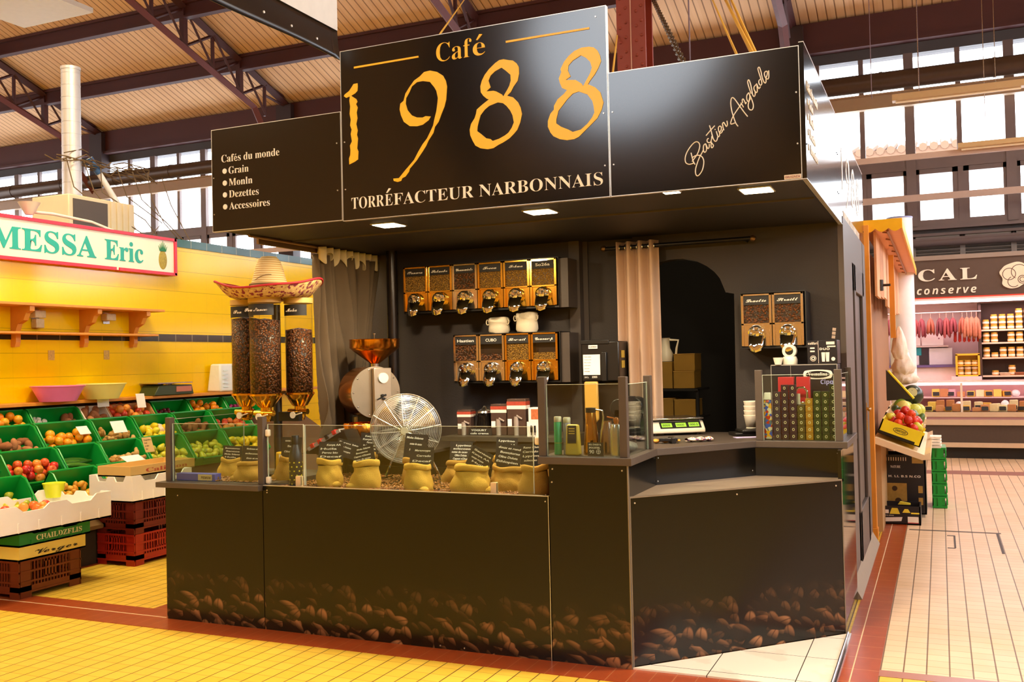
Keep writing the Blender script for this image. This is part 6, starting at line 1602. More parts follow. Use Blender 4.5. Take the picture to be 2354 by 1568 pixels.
# capsule boxes stacked in the second glass box
CAPS = [  # x, count, box size, colour, description
    (0.575, 7, '3a2a38', 'plum-grey'), (0.622, 8, '2a1024', 'dark purple, outer'), (0.669, 8, '2f1228', 'dark purple, inner'), (0.716, 5, '4c4012', 'olive'), (0.763, 6, 'a4701c', 'amber'), (0.810, 7, '26380e', 'green, outer'), (0.857, 7, '22340e', 'green, inner'), (0.902, 8, '1c2a10', 'dark green')]
M_cream = mat('capsule_mark', 'e8dcb0', 0.5)
for ci, (x, n, col, d) in enumerate(CAPS):
    s = 0.0415
    t = None
    for k in range(n):
        if t is None:
            t = thing('capsule_box', '', 'box', (x, 1.215, 1.0865)); src = t
            mb = MB(); mb.box(-s / 2, -s / 2, 0, s / 2, s / 2, s - 0.001); mb.build('carton', mat('caps_' + col, col, 0.35, var=0.2, vs=40), t, bevel=0.0015, seg=1)
            mb = MB(); mb.tube([(0.006 * cos(a), -s / 2 - 0.0005, s * 0.5 + 0.0075 * sin(a)) for a in [2 * pi * j / 10 for j in range(10)]], 0.0017, 4, closed=True); mb.build('round_mark', M_cream, t)
            c = t
        else:
            c = copy_tree(src)
        c.location = (x, 1.215, 1.0865 + s * k)
        c['label'] = 'small capsule box in the %s column of the glass box by the door' % d
        c['group'] = 'capsule boxes, %s column' % d
t = thing('candy_bag', 'clear bag of coloured foil candies at the end of the capsule boxes', 'bag', (0.525, 1.21, 1.0865))
def candies():
    g = N('candy_foils', rough=0.2)
    v = g.node('ShaderNodeTexVoronoi'); v.inputs['Scale'].default_value = 60; g.link(g.tc.outputs['Object'], v.inputs['Vector'])
    r = g.node('ShaderNodeValToRGB'); r.color_ramp.interpolation = 'CONSTANT'
    for i, (p, c) in enumerate(((0, '2a56b8'), (.25, 'd8c8a8'), (.45, 'b8301c'), (.6, 'e0a020'), (.8, '5a6a78'))):
        e = r.color_ramp.elements[i] if i < 2 else r.color_ramp.elements.new(p)
        e.position = p; e.color = lin(c) + (1,)
    s = g.node('ShaderNodeSeparateColor'); g.link(v.outputs['Color'], s.inputs[0]); g.link(s.outputs[0], r.inputs[0]); g.color(r.outputs[0]); return g.m
mb = MB(); mb.taper(-0.03, -0.02, 0.02, 0.025, 0, 0.24, -0.003); mb.build('candies', candies(), t, bevel=0.008); mb = MB(); mb.taper(-0.028, -0.018, 0.018, 0.02, 0.24, 0.285, -0.004); mb.build('white_header', mat('carton_white'), t, bevel=0.004)
for (x0, x1, lab) in ((0.565, 0.66, 'red carton lying on top behind the purple capsule boxes'), (0.675, 0.755, 'second red carton behind the chrome holder')):
    t = thing('box', lab, 'box', ((x0 + x1) / 2, 1.33, 1.0865)); mb = MB(); mb.box(-(x1 - x0) / 2, 0, 0, (x1 - x0) / 2, 0.05, 0.375); mb.build('carton', mat('carton_red', 'b5202a', 0.4), t, bevel=0.003)
t = thing('napkin_holder', 'round-topped chrome holder above the olive and amber capsule boxes', 'holder', (0.705, 1.27, 1.0865))
mb = MB(); mb.box(-0.03, 0, 0, 0.04, 0.02, 0.225); mb.tube([(-0.03, 0.01, 0.22), (-0.03, 0.01, 0.285), (-0.015, 0.01, 0.31), (0.02, 0.01, 0.312), (0.038, 0.01, 0.29), (0.038, 0.01, 0.22)], 0.008, 8); mb.build('frame', M_chrome, t, bevel=0.003); mb = MB(); mb.box(-0.04, -0.012, 0.21, 0.0, -0.004, 0.275); mb.build('white_card', mat('carton_white'), t, smooth=0)
t = thing('carton', 'large black machine carton behind the capsule boxes with a white oval badge', 'box', (0.50, 1.50, 1.0865))
mb = MB(); mb.box(0, 0, 0, 0.40, 0.22, 0.448); mb.build('carton', mat('carton_black', '15131a', 0.35), t, bevel=0.003); mb = MB()
for a in (0.0, 0.40): mb.box(a - 0.002, -0.002, 0.0, a + 0.002, 0.001, 0.448)
mb.box(0, -0.002, 0.444, 0.40, 0.002, 0.45); mb.box(0.12, -0.002, 0.3, 0.122, 0, 0.448); mb.build('pale_edges', mat('grey_line', '9a948c'), t, smooth=0)
ov = [(0.085 * cos(a) * (1 if abs(cos(a)) < .8 else 1), 0.030 * sin(a)) for a in [2 * pi * k / 28 for k in range(28)]]
mb = MB(); mb.M = T(0.285, -0.001, 0.385); mb.prism([(max(-0.06, min(0.06, u * 1.2)) + 0.028 * (1 if u > 0 else -1) * (1 - (v / 0.03) ** 2) ** .5 if abs(v) < 0.03 else u, v) for u, v in ov], -0.003, 0, 'y'); b1 = mb.build('badge', mat('carton_white'), t, smooth=0)
mb = MB(); mb.M = T(0.285, -0.004, 0.385); mb.prism([(u * 0.86, v * 0.75) for u, v in ov], -0.001, 0, 'y'); mb.build('badge_inner', M_blackpl, b1, smooth=0)
mb = MB(); put_text(mb, 'Vosnulina', FRONT(0.227, -0.0055, 0.377), width=0.115, height=0.022, style='serif', depth=0.001); mb.build('badge_lettering', mat('carton_white'), b1, smooth=0)
mb = MB(); put_text(mb, 'Cipg', FRONT(0.30, -0.001, 0.325), width=0.075, height=0.026, style='sansbold', depth=0.001); mb.box(0.05, -0.002, 0.30, 0.075, 0, 0.36); mb.build('blue_lettering', mat('pale_blue_ink', 'a8a4e0'), t, smooth=0)
t = thing('carton', 'smaller black carton with two white cups printed on it, on top of the machine carton', 'box', (0.725, 1.50, 1.537))
mb = MB(); mb.box(0, 0, 0, 0.18, 0.2, 0.148); mb.build('carton', mat('carton_black'), t, bevel=0.003)
mb = MB(); put_text(mb, 'colibri', FRONT(0.006, -0.001, 0.122), width=0.056, height=0.014, style='sansbold', depth=0.001); put_text(mb, 'DUO', FRONT(0.075, -0.001, 0.086), width=0.06, height=0.014, style='sansbold', depth=0.001)
for x in (0.085, 0.11): mb.prism([(x + 0.003, 0.014), (x + 0.02, 0.014), (x + 0.023, 0.072), (x, 0.072)], -0.002, 0, 'y')
mb.tube([(0.035 + 0.017 * cos(a), -0.001, 0.035 + 0.017 * sin(a)) for a in [2 * pi * k / 18 for k in range(18)]], 0.0016, 4, closed=True); mb.tube([(0.035 + 0.009 * cos(a), -0.001, 0.035 + 0.009 * sin(a)) for a in [2 * pi * k / 14 for k in range(14)]], 0.003, 4, closed=True)
for k in range(2): mb.box(0.018, -0.002, 0.075 + 0.02 * k, 0.045, 0, 0.084 + 0.02 * k)
mb.box(0.115, -0.002, 0.12, 0.165, 0, 0.138); mb.box(0.12, -0.002, 0.104, 0.17, 0, 0.112); mb.cyl((0.155, -0.002, 0.03), (0.155, 0, 0.03), 0.012, n=12); mb.box(0.066, -0.002, 0.004, 0.068, 0, 0.144)
mb.build('lettering', mat('carton_white'), t, smooth=0)
t = thing('capsule_machine', 'white round-headed capsule coffee machine under the door-side dispensers', 'coffee machine', (0.61, 1.56, 1.537))
mb = MB(); mb.lathe([(0, 0), (0.046, 0), (0.048, 0.03), (0.040, 0.05), (0, 0.052)], 26); mb.build('base', mat('gloss_white', 'f4ecd8', 0.25), t); mb = MB(); mb.M = T(0, 0, 0.085) @ RX(pi / 2); mb.lathe([(0.024, -0.03), (0.043, -0.03), (0.046, 0), (0.043, 0.03), (0.026, 0.032), (0.024, 0.0)], 28); mb.build('head_ring', mat('gloss_white'), t); mb = MB(); mb.M = T(0, 0, 0.085) @ RX(pi / 2); mb.cyl((0, 0, -0.025), (0, 0, 0.02), 0.025, n=20); mb.build('dark_window', M_blackpl, t)
t = thing('cup', 'small white espresso cup on the edge of the machine carton', 'cup', (0.545, 1.50, 1.537))
mb = MB(); mb.lathe([(0, 0), (0.02, 0), (0.028, 0.03), (0.031, 0.045), (0.028, 0.045), (0.018, 0.005), (0, 0.005)], 24); mb.build('bowl', mat('porcelain', 'f0ead8', 0.3), t)
mb = MB(); mb.M = T(0.84, 1.845, 1.70) @ RY(0.12)
for k in range(3): mb.box(0, -0.002, 0.025 * k, 0.022, 0, 0.025 * k + 0.02)
tag(mb.build('sticker', mat('sticker_cream', 'd8c0a8', 0.6), smooth=0), 'torn little stickers on the dark wall above the cup carton', 'sticker')
for (x0, w_, lab, cols) in ((0.0, 0, 'shelf of bright packets seen behind the glass box at the door', ('e8b030', 'd84a2c', 'f0e0d0', 'd890b0', 'f4c850', 'c86a20')),):
    for k, c in enumerate(cols):
        t = thing('packet', ('amber', 'red', 'white', 'pink', 'yellow', 'orange')[k] + ' packet in the upright pile inside the door-side glass pane', 'packet', (0.925, 1.50, 1.0865 + 0.055 * k), group='packets in the pile by the door pane')
        mb = MB(); mb.box(-0.01, -0.12, 0, 0.012, 0.12, 0.053); mb.build('pouch', mat('packet_' + c, c, 0.35), t, bevel=0.006)
# store behind the arch
t = thing('store_rack', 'plain dark rack with cartons seen through the arched doorway', 'shelf', (-0.62, 2.35, 0))
mb = MB(); mb.box(0, 0, 1.345, 0.45, 0.4, 1.36); mb.box(0, 0, 1.135, 0.45, 0.4, 1.15); mb.build('shelves', mat('store_black'), t, smooth=0)
for x in (0.0, 0.43):
    mb = MB(); mb.box(x, 0.02, 0, x + 0.02, 0.05, 1.36); mb.build('upright', mat('store_black'), t, smooth=0)
M_card = mat('cardboard', 'a07a2c', 0.8, var=0.12, vs=14)
def cbox(x0, x1, z0, z1, lab, y=2.40, d=0.22, flap=True):
    t = thing('cardboard_box', lab, 'box', ((x0 + x1) / 2, y, z0), group='cardboard boxes in the store room')
    a = (x1 - x0) / 2
    mb = MB(); mb.box(-a, 0, 0, a, d, z1 - z0); mb.build('carton', M_card, t, bevel=0.003)
    if flap: mb = MB(); mb.box(-a - .002, -0.002, z1 - z0, a + .002, d, z1 - z0 + 0.004); mb.build('lid_flap', mat('cardboard_edge', 'c9a050', 0.8), t, smooth=0)
cbox(-0.365, -0.205, 1.362, 1.49, 'lower of two cardboard boxes on the upper rack shelf'); cbox(-0.36, -0.20, 1.495, 1.62, 'upper cardboard box on the rack by the taupe curtain')
cbox(-0.47, -0.375, 1.362, 1.565, 'dark narrow box tucked behind the taupe curtain', flap=False)
cbox(-0.46, -0.375, 1.152, 1.285, 'small cardboard box on the low rack shelf'); cbox(-0.365, -0.20, 1.152, 1.275, 'wide cardboard box at the bottom by the dark doorway')
t = thing('pitcher', 'white plastic pitcher on top of the store rack boxes', 'pitcher', (-0.44, 2.48, 1.568))
mb = MB(); mb.lathe([(0, 0), (0.05, 0), (0.055, 0.06), (0.035, 0.10), (0.03, 0.17), (0.036, 0.18)], 22); mb.build('body', mat('gloss_white'), t); mb = MB(); mb.tube([(0.03, 0, 0.165), (0.10, 0, 0.16), (0.085, 0, 0.1), (0.075, 0, 0.02), (0.09, 0, 0.005)], 0.009, 8); mb.build('handle', mat('gloss_white'), t)
lp = bpy.data.lights.new('added_store_light', 'POINT'); lp.energy = 9; lp.color = (1, 0.8, 0.5); lp.shadow_soft_size = 0.06  # unseen light added so the store boxes show
lo = bpy.data.objects.new('added_store_light', lp); C.objects.link(lo); lo.location = (-0.55, 2.12, 2.3)

# ================================================================ suspension of the canopy, columns, banner, strip lights
t = struct(bpy.data.objects.new('roof_column', None)); C.objects.link(t)
mb = MB(); mb.box(-1.545, 5.0, 0, -1.235, 5.03, 12); mb.box(-1.545, 5.27, 0, -1.235, 5.30, 12); mb.box(-1.405, 5.03, 0, -1.375, 5.27, 12)
mb.build('flanges', mat('column_red', '8a3520', 0.5, var=0.15, vs=4), t, smooth=0)
mb = MB(); mb.box(-1.395, 4.992, 0, -1.385, 5.0, 12); mb.build('pale_seam', mat('seam_pale', 'c99a80', 0.6), t, smooth=0)
mb = MB()
for z in [4.0 + 0.155 * k for k in range(30)]:
    for x in (-1.505, -1.445, -1.33, -1.275): mb.ell((x, 4.998, z + (0.05 if x in (-1.445, -1.275) else 0)), (0.018, 0.012, 0.018), 8, 6)
mb.build('rivets', mat('column_red'), t)
M_rope = mat('yellow_rope', 'd8a838', 0.8, var=0.15, vs=60)
def rope(p, q_, lab, r=0.011, m=None):
    mb = MB(); p, q_ = Vector(p), Vector(q_); mb.tube([p.lerp(q_, k / 10) for k in range(11)], r, 6)
    tag(mb.build('rope', m or M_rope), lab, 'rope', 'ropes holding the canopy')
def upto(p, d, z=7.6):
    d = Vector(d) - Vector(p); return tuple(Vector(p) + d * ((z - p[2]) / d.z))
rope((0.605, 0.25, 3.06), upto((0.605, 0.25, 3.186), (-0.514, 5, 5.262), 7.9), 'thin yellow rope rising behind the signature board, the one nearer the column', 0.008)
rope((0.689, 0.25, 3.06), upto((0.689, 0.25, 3.178), (-0.383, 5, 5.239), 7.9), 'thick yellow rope rising behind the signature board', 0.014)
rope((0.70, 0.25, 3.06), upto((0.70, 0.25, 3.178), (-0.33, 5, 5.239), 7.9), 'second thick yellow rope running alongside the thick one', 0.011)
rope((-1.31, 0.25, 3.40), upto((-1.31, 0.25, 3.551), (-3.38, 5, 5.73), 8.5), 'thin yellow rope rising from behind the year board', 0.007)
rope((-0.129, 0.25, 3.05), upto((-0.129, 0.25, 3.332), (-1.54, 5, 5.183), 8.0), 'yellow rope between the year board and the riveted column', 0.008)
rope((0.262, 0.26, 3.05), (0.17, 0.78, 3.30), 'doubled yellow rope end tied to the chain', 0.010)
mb = MB(); p0, p1 = Vector((0.33, 0.25, 3.05)), Vector(upto((0.30, 0.25, 3.181), (-1.147, 5, 5.371), 7.8))
n = 95; d = (p1 - p0).normalized(); u = d.orthogonal().normalized(); v = d.cross(u)
for k in range(n):
    c = p0.lerp(p1, k / n); a = u if k % 2 else v; L = (p1 - p0).length / n * 0.85
    mb.tube([c + d * (L * cos(b)) + a * (0.020 * sin(b)) for b in [2 * pi * j / 8 for j in range(8)]], 0.007, 4, closed=True)
tag(mb.build('chain', mat('dark_chain', '5a4a30', 0.4, metal=0.7)), 'dark steel chain holding the canopy beside the riveted column', 'chain')
mb = MB(); mb.cyl((0.10, 1.2, 2.6), (0.10, 1.2, 9), 0.005, n=6); mb.cyl((1.30, 12.5, 5.7), (1.30, 12.5, 8.8), 0.008, n=6); mb.cyl((0.75, 9.0, 5), (0.75, 9.0, 10.2), 0.006, n=6)
tag(mb.build('hanger_wires', mat('wire_violet', '6a5058', 0.5)), 'thin vertical hanger wires from the roof', 'wires', kind='stuff')
# white banner with a black foot hanging in the hall
t = thing('banner', 'white hanging banner with a black lower band at the top of the view', 'banner', (-2.70, -1.6, 3.9))
mb = MB(); mb.box(0, 0, 0.27, 0.012, 3.055, 1.3); mb.build('white_cloth', mat('banner_white', 'f2ead8', 0.5), t, smooth=0)
mb = MB(); mb.sheet([[(0.006 + 0.03 * (1 - v) * (1 - v), 3.05 * u + 0.004, 0.03 + 0.245 * v + 0.012 * (1 - v) * sin(9 * u)) for u in [k / 30 for k in range(31)]] for v in (0, .2, .4, .6, .8, 1)]); mb.build('black_band', mat('banner_black', '17130f', 0.25), t, smooth=180, solid=0.008)
mb = MB()
for k in range(7): mb.cyl((0.0, 0.9 + 0.31 * k, 0.12), (0.03, 0.9 + 0.31 * k, 0.12), 0.009, n=10)
mb.build('eyelets', M_white, t)
# two strip lights before the windows
for (x0, x1, z, lab, h) in ((0.90, 2.80, 5.66, 'long tan strip-light housing under the main pipe', 0.09), (1.84, 4.2, 4.80, 'pale strip light on the thin rail across the windows', 0.06)):
    t = thing('strip_light', lab, 'light', (x0, 12.0, z), group='strip lights before the windows')
    mb = MB(); mb.prism([(-0.09, -0.02), (0.09, -0.02), (0.05, h), (-0.05, h)], 0, x1 - x0, 'x'); mb.build('housing', mat('tan_enamel', 'c9a878', 0.45), t, smooth=0)
    mb = MB(); mb.cyl((0.05, 0, -0.035), (x1 - x0 - 0.05, 0, -0.035), 0.018, n=10); mb.build('tube', mat('tube_cream', 'efe0c0', 0.3), t)
    mb = MB(); mb.cyl((0.4, 0, h), (0.4, 0, 10.0 - z), 0.006, n=6); mb.cyl((x1 - x0 - .4, 0, h), (x1 - x0 - .4, 0, 10.0 - z), 0.006, n=6); mb.build('hanger', M_steel, t)
mb = MB(); mb.box(0.2, 12.1, 4.70, 6, 12.15, 4.79); struct(mb.build('beam_thin_rail', mat('rail_pale', 'c2a898', 0.5), smooth=0))
mb = MB(); mb.box(-16.5, 14.4, 4.35, 6, 14.45, 4.47); struct(mb.build('beam_rail', mat('rail_pale'), smooth=0))

# ================================================================ fruit stall in the aisle beyond the kiosk
M_post = mat('orange_wood', 'd98a2a', 0.5, var=0.12, vs=7)
mb = MB(); mb.box(0.885, 4.05, 0.1, 0.955, 4.12, 2.70); mb.box(0.885, 4.04, 0, 0.962, 4.13, 0.1)
tag(mb.build('post', M_post, smooth=0, bevel=0.004), 'square orange wooden post at the end of the kiosk side wall', 'post')
mb = MB(); mb.box(0.80, 4.12, 0, 0.86, 9.2, 2.62); struct(mb.build('wall_aisle_stall', mat('stall_back', '9a6a44', 0.7, var=0.1), smooth=0))
t = thing('awning', 'narrow yellow awning with a scalloped front edge and pink underside', 'awning', (0.90, 4.1, 2.66))
mb = MB(); mb.box(0.0, 0.02, 0.02, 0.31, 5.6, 0.035); mb.build('underside', mat('awning_pink', 'f2a878', 0.6), t, smooth=0)
sc = [(0.0, 0.085), (0.0, 0.0)] + [(0.32 * k / 24, -0.012 + 0.03 * abs(sin(pi * 3 * k / 24)) * -1 + 0.02) for k in range(1, 25)] + [(0.32, 0.085)]
mb = MB(); mb.prism(sc, -0.01, 0.015, 'y'); mb.box(0.31, 0.0, 0.0, 0.325, 5.6, 0.085); mb.box(0, 0.0, 0.07, 0.32, 5.6, 0.085); mb.build('valance', mat('awning_yellow', 'f2b40c', 0.5), t, smooth=0)
mb = MB(); mb.cyl((0.20, 0.1, 0.0), (0.20, 5.4, 0.0), 0.012, n=8)
for k in range(9): mb.cyl((0.20, 0.3 + 0.6 * k, 0), (0.15, 0.3 + 0.6 * k, 0.01), 0.008, n=6)
mb.build('rail', mat('rail_brown', 'a06a3c', 0.5), t)
t = thing('plank_board', 'row of weathered pink-tan planks hanging under the awning', 'boards', (1.0, 4.3, 2.1))
for k in range(9):
    mb = MB(); y = 0.58 * k; mb.box(-0.02, y, 0.03 * (k % 3) - 0.02 * k * 0.3, 0.0, y + 0.55, 0.57); mb.build('plank', mat('plank_pink%d' % (k % 3), ('d9a070', 'c98c60', 'e2b088')[k % 3], 0.7, var=0.2, vs=9), t, smooth=0)
t = thing('coat_peg', 'dark metal peg sticking out of the planks', 'hook', (1.0, 4.75, 2.22))
mb = MB(); mb.cyl((0, 0, 0), (0.09, 0, 0), 0.012, n=10); mb.lathe([(0.03, -0.05), (0.03, 0.05)], 10, (0, 0, 0)); mb.build('peg', mat('peg_iron', '3a3028', 0.4, metal=0.5), t)
t = thing('plastic_bags', 'bunch of white plastic bags hanging from the stall beside the melons', 'bags', (1.10, 6.2, 1.25))
for k, (dx, dy, z0, z1, r) in enumerate(((0, 0, 0.25, 0.62, 0.05), (0.03, 0.05, 0.10, 0.38, 0.075), (0.04, 0.15, 0.0, 0.20, 0.085), (0.0, 0.08, 0.02, 0.3, 0.06))):
    mb = MB(); q = random.Random(k); ph = q.uniform(0, 6)
    mb.sheet([[(dx + 1.45 * r * f * cos(a) * (1 + 0.25 * sin(4 * a + ph + 6 * v)), dy + 1.3 * r * f * sin(a) * (1 + 0.25 * sin(5 * a + 8 * v)), z0 + (z1 - z0) * v) for a in [2 * pi * j / 22 for j in range(23)]] for v, f in ((0, .1), (.1, .75), (.3, 1.0), (.6, .8), (.85, .5), (1, .15))])
    mb.build('bag', mat('bag_white', 'f6e6d6', 0.4, bump=0.4, bs=25), t, smooth=180)
mb = MB(); mb.box(1.02, 6.1, 1.75, 1.07, 6.16, 2.62); tag(mb.build('stall_lath', M_post, smooth=0), 'thin wooden lath carrying the white bags', 'post')
# sloping display
t = thing('produce_stand', 'cream-edged sloping produce stand in the aisle', 'stand', (0.92, 4.35, 0))
mb = MB(); mb.prism([(0.0, 0.835), (0.02, 0.85), (0.42, 0.70), (0.47, 0.72), (0.47, 0.66), (0.40, 0.655), (0.0, 0.80)], 0, 2.6, 'y'); mb.build('sloping_tray', mat('tray_cream', 'e8cfa8', 0.6), t, smooth=0)
mb = MB(); mb.box(-0.02, 0.1, 0, 0.06, 2.5, 0.80); mb.build('support', mat('stand_tan', 'b08a58', 0.7), t, smooth=0)
SLP = atan2(0.15, 0.40)
def rcrate(y0, y1, z, lab, m, txt=None):
    M = T(0.955, y0, z) @ RY(SLP)
    t = bpy.data.objects.new('produce_box', None); C.objects.link(t); t.matrix_world = M; tag(t, lab, 'crate', 'produce boxes of the aisle stall')
    L = y1 - y0; W = 0.37; h = 0.135
    mb = MB(); mb.box(0, 0, 0, W, L, 0.01); mb.box(0, 0, 0, W, 0.012, h); mb.box(0, L - 0.012, 0, W, L, h); mb.box(0, 0, 0, 0.012, L, h); mb.box(W - 0.012, 0, 0, W, L, h * 0.8); mb.build('walls', m, t, smooth=0)
    if txt:
        mb = MB(); mb.box(0, -0.002, 0.004, W * 0.86, 0.0, 0.03); mb.build('dark_stripe', M_blackpl, t, smooth=0)
        mb = MB(); put_text(mb, txt, FRONT(W * 0.36, -0.001, 0.068), width=0.09, height=0.02, style='sansbold', depth=0.001)
        mb.tube([(W * 0.36 + 0.045 + 0.062 * cos(a), -0.001, 0.078 + 0.024 * sin(a)) for a in [2 * pi * k / 24 for k in range(24)]], 0.0025, 4, closed=True); mb.build('lettering', mat('ink_black'), t, smooth=0)
    return M, L, W, h
def rheap(M, L, W, kind, n, r, lab, grp, seed, base=0.0, y0=0.0, y1=None):
    q = random.Random(seed); P_ = []; tries = 0; lay = 0; y1 = L if y1 is None else y1
    while len(P_) < n and tries < 5000:
        tries += 1
        if tries % 600 == 0: lay += 1
        p = Vector((q.uniform(r + .012 + lay * .015, W - r - .015 - lay * .015), q.uniform(y0 + r + .012, y1 - r - .012), base + 0.012 + r * 0.95 + lay * r * 1.3))
        if all((p - o_).length > r * 1.75 for o_ in P_): P_.append(p)
    for p in P_:
        tag(fruit(kind, q.randrange(3), M @ p, q.uniform(0.92, 1.1), (q.uniform(0, 6), q.uniform(0, 6), q.uniform(0, 6))), lab, kind, grp)
M1 = rcrate(4.45, 5.02, 0.885, 'bright yellow carton of tomatoes facing the aisle, with an oval printed mark', mat('bright_yellow_carton', 'f2dc1e', 0.5), 'SANTOJO')
rheap(*M1[:3], 'tomato', 40, 0.042, 'red tomato in the yellow carton', 'tomatoes in the yellow carton', 2, 0.03)
rheap(*M1[:3], 'pear', 8, 0.036, 'yellow fruit on top of the tomatoes', 'yellow fruit on the tomatoes', 5, 0.115)
M2 = rcrate(5.04, 5.62, 0.91, 'wooden box of peppers and pale onions behind the tomatoes', mat('tray_cream'))
rheap(*M2[:3], 'avocado', 8, 0.046, 'pale green pepper behind the tomatoes', 'green peppers', 3, 0.11); rheap(*M2[:3], 'mushroom', 10, 0.045, 'white onion behind the tomatoes', 'white onions', 8, 0.05)
M3 = rcrate(5.64, 6.4, 0.93, 'wooden box of melons at the far end of the stand', mat('tray_cream'))
rheap(*M3[:3], 'melon', 6, 0.07, 'yellow-green melon at the far end of the stand', 'melons', 4, 0.08)
t = thing('watermelon', 'large dark watermelon cut open at the far end of the stand', 'watermelon', (1.21, 6.3, 1.14))
mb = MB(); mb.ell((0, 0, 0), (0.11, 0.12, 0.11), 20, 12); mb.build('rind', mat('watermelon_rind', '26301a', 0.3, var=0.6, vs=18), t); mb = MB(); mb.cyl((0.0, -0.095, 0.03), (0.0, -0.112, 0.04), 0.05, n=18); mb.build('cut_face', mat('watermelon_cut', 'c9c48a', 0.5), t)
t = thing('open_box', 'dark open lid of a produce box rising behind the onions', 'box', (0.97, 5.6, 1.10)); mb = MB(); mb.prism([(0, 0), (0.02, 0), (0.26, 0.02), (0.02, 0.30), (0, 0.32)], 0.35, 0.37, 'y'); mb.build('lid', mat('lid_dark', '2a2418', 0.5), t, smooth=0); mb = MB(); mb.tube([(0.26, 0.355, 0.02), (0.02, 0.355, 0.31)], 0.012, 6); mb.build('yellow_edge', mat('bright_yellow_carton'), t)
# boxes under the stand
M_bkbox = mat('black_carton', '15141c', 0.4)
def bbox(lab, x0, y0, x1, y1, z0, z1, texts, open_=False):
    t = thing('produce_carton', lab, 'box', ((x0 + x1) / 2, y0, z0), group='black produce cartons on the aisle floor')
    a = (x1 - x0) / 2
    mb = MB(); mb.box(-a, 0, 0, a, 0.012, z1 - z0); mb.box(-a, y1 - y0 - .012, 0, a, y1 - y0, z1 - z0); mb.box(-a, 0, 0, -a + .012, y1 - y0, z1 - z0); mb.box(a - .012, 0, 0, a, y1 - y0, z1 - z0); mb.box(-a, 0, 0, a, y1 - y0, 0.01)
    mb.build('sides', M_bkbox, t, smooth=0)
    for part, m, fn in texts:
        mb = MB(); fn(mb, a, z1 - z0); mb.build(part, m, t, smooth=0)
    return t
M_py = mat('print_yellow', 'e6d23c', 0.5); M_pw = mat('print_white', 'ece4d8', 0.5)
def y_(mb, a, h):
    mb.prism([(-0.09, h * .58), (-0.07, h * .9), (-0.02, h * .9), (0.0, h * .58)], -0.002, 0, 'y'); mb.prism([(0.02, h * .66), (0.04, h * .86), (0.07, h * .86), (0.09, h * .66)], -0.002, 0, 'y'); mb.box(0.095, -0.002, h * .6, a - .012, 0, h * .68); mb.prism([(-0.02, h + .002), (0.0, h + 0.03), (0.09, h + .015), (0.09, h + .002)], 0.1, 0.13, 'y')
def w_(mb, a, h):
    put_text(mb, 'Verduras selectas', FRONT(-a + 0.02, -0.001, h * .47), height=h * .06, style='sans', depth=.001, offset=.01); mb.prism([(-a + .02, h * .14), (0.01, h * .2), (0.02, h * .42), (-a + .02, h * .36)], -0.002, 0, 'y'); mb.box(0.065, -0.003, h * .12, a - .02, 0, h * .45); mb.box(-a + 0.05, -0.002, h * .6, -a + 0.08, 0, h * .8)
bbox('low black carton with yellow shapes and a white price label on the aisle floor', 0.93, 4.88, 1.285, 5.22, 0.0, 0.17, [('yellow_print', M_py, y_), ('white_print', M_pw, w_), ('red_line', mat('print_red', 'c03a4a', 0.5), lambda mb, a, h: mb.box(0.065, -0.0035, h * .10, a - .02, -0.001, h * .14))])
def w2(mb, a, h):
    put_text(mb, 'H. LL B.S N.CO', FRONT(-a + 0.05, -0.001, h * .62), width=a * 1.5, height=h * .035, style='sansbold', depth=.001)
    put_text(mb, 'NATURE', FRONT(-a + 0.07, -0.001, h * .78), width=0.09, height=h * .04, style='serif', depth=.001)
    for k in range(9): mb.box(-a + 0.03 + 0.022 * k, -0.002, h * .90, -a + 0.037 + 0.022 * k, 0, h * .96)
def tan(mb, a, h):
    mb.box(-a + 0.03, -0.002, h * .12, 0.02, 0, h * .52); mb.box(a - .12, -0.002, h * .86, a - .02, 0, h * .98)
    for k in range(2): mb.box(a - .07, -0.002, h * (.16 + .2 * k), a - .03, 0, h * (.28 + .2 * k))
bbox('tall dark carton stood on end under the produce stand', 0.945, 5.35, 1.33, 5.75, 0.03, 0.60, [('white_print', M_pw, w2), ('tan_panel', mat('print_tan', 'a8843c', 0.5, var=0.3, vs=30), tan), ('dark_shapes', mat('print_brown', '3a2410', 0.5), lambda mb, a, h: (mb.cyl((-0.09, -0.003, h * .43), (-0.09, 0, h * .43), 0.025, n=14), mb.cyl((-0.06, -0.003, h * .22), (-0.06, 0, h * .22), 0.03, n=14)))])
for k in range(5):
    t = thing('folding_crate', ('lowest', 'second lowest', 'middle', 'second from top', 'topmost')[k] + ' green folding crate in the stack by the aisle', 'crate', (1.375, 6.0, 0.003 + 0.124 * k), group='stacked green folding crates')
    mb = MB(); mb.box(0, 0, 0, 0.14, 0.40, 0.02); mb.box(0, 0, 0.1, 0.14, 0.4, 0.118); mb.box(0.13, 0, 0.02, 0.14, 0.4, 0.1); mb.box(0.0, 0.0, 0.02, 0.01, 0.4, 0.1); mb.box(0, 0, 0.02, 0.03, 0.01, 0.1); mb.box(0.05, 0, 0.02, 0.09, 0.01, 0.1); mb.box(0.02, 0.012, 0.02, 0.12, 0.39, 0.1); mb.build('walls', M_green, t, smooth=0)
    mb = MB()
    for j in range(7): mb.box(0.14, 0.02 + 0.055 * j, 0.03, 0.146, 0.05 + 0.055 * j, 0.09)
    mb.build('edge_ribs', mat('light_green_plastic', '2fa050', 0.4), t, smooth=0)
t = thing('tray_pile', 'white foam trays piled at the end of the produce stand', 'trays', (1.42, 5.9, 0.63)); mb = MB()
for k in range(4): mb.taper(-0.04, -0.10, 0.05, 0.12, 0.03 * k, 0.03 * k + 0.024, 0.008)
mb.build('trays', M_foam, t, smooth=0)

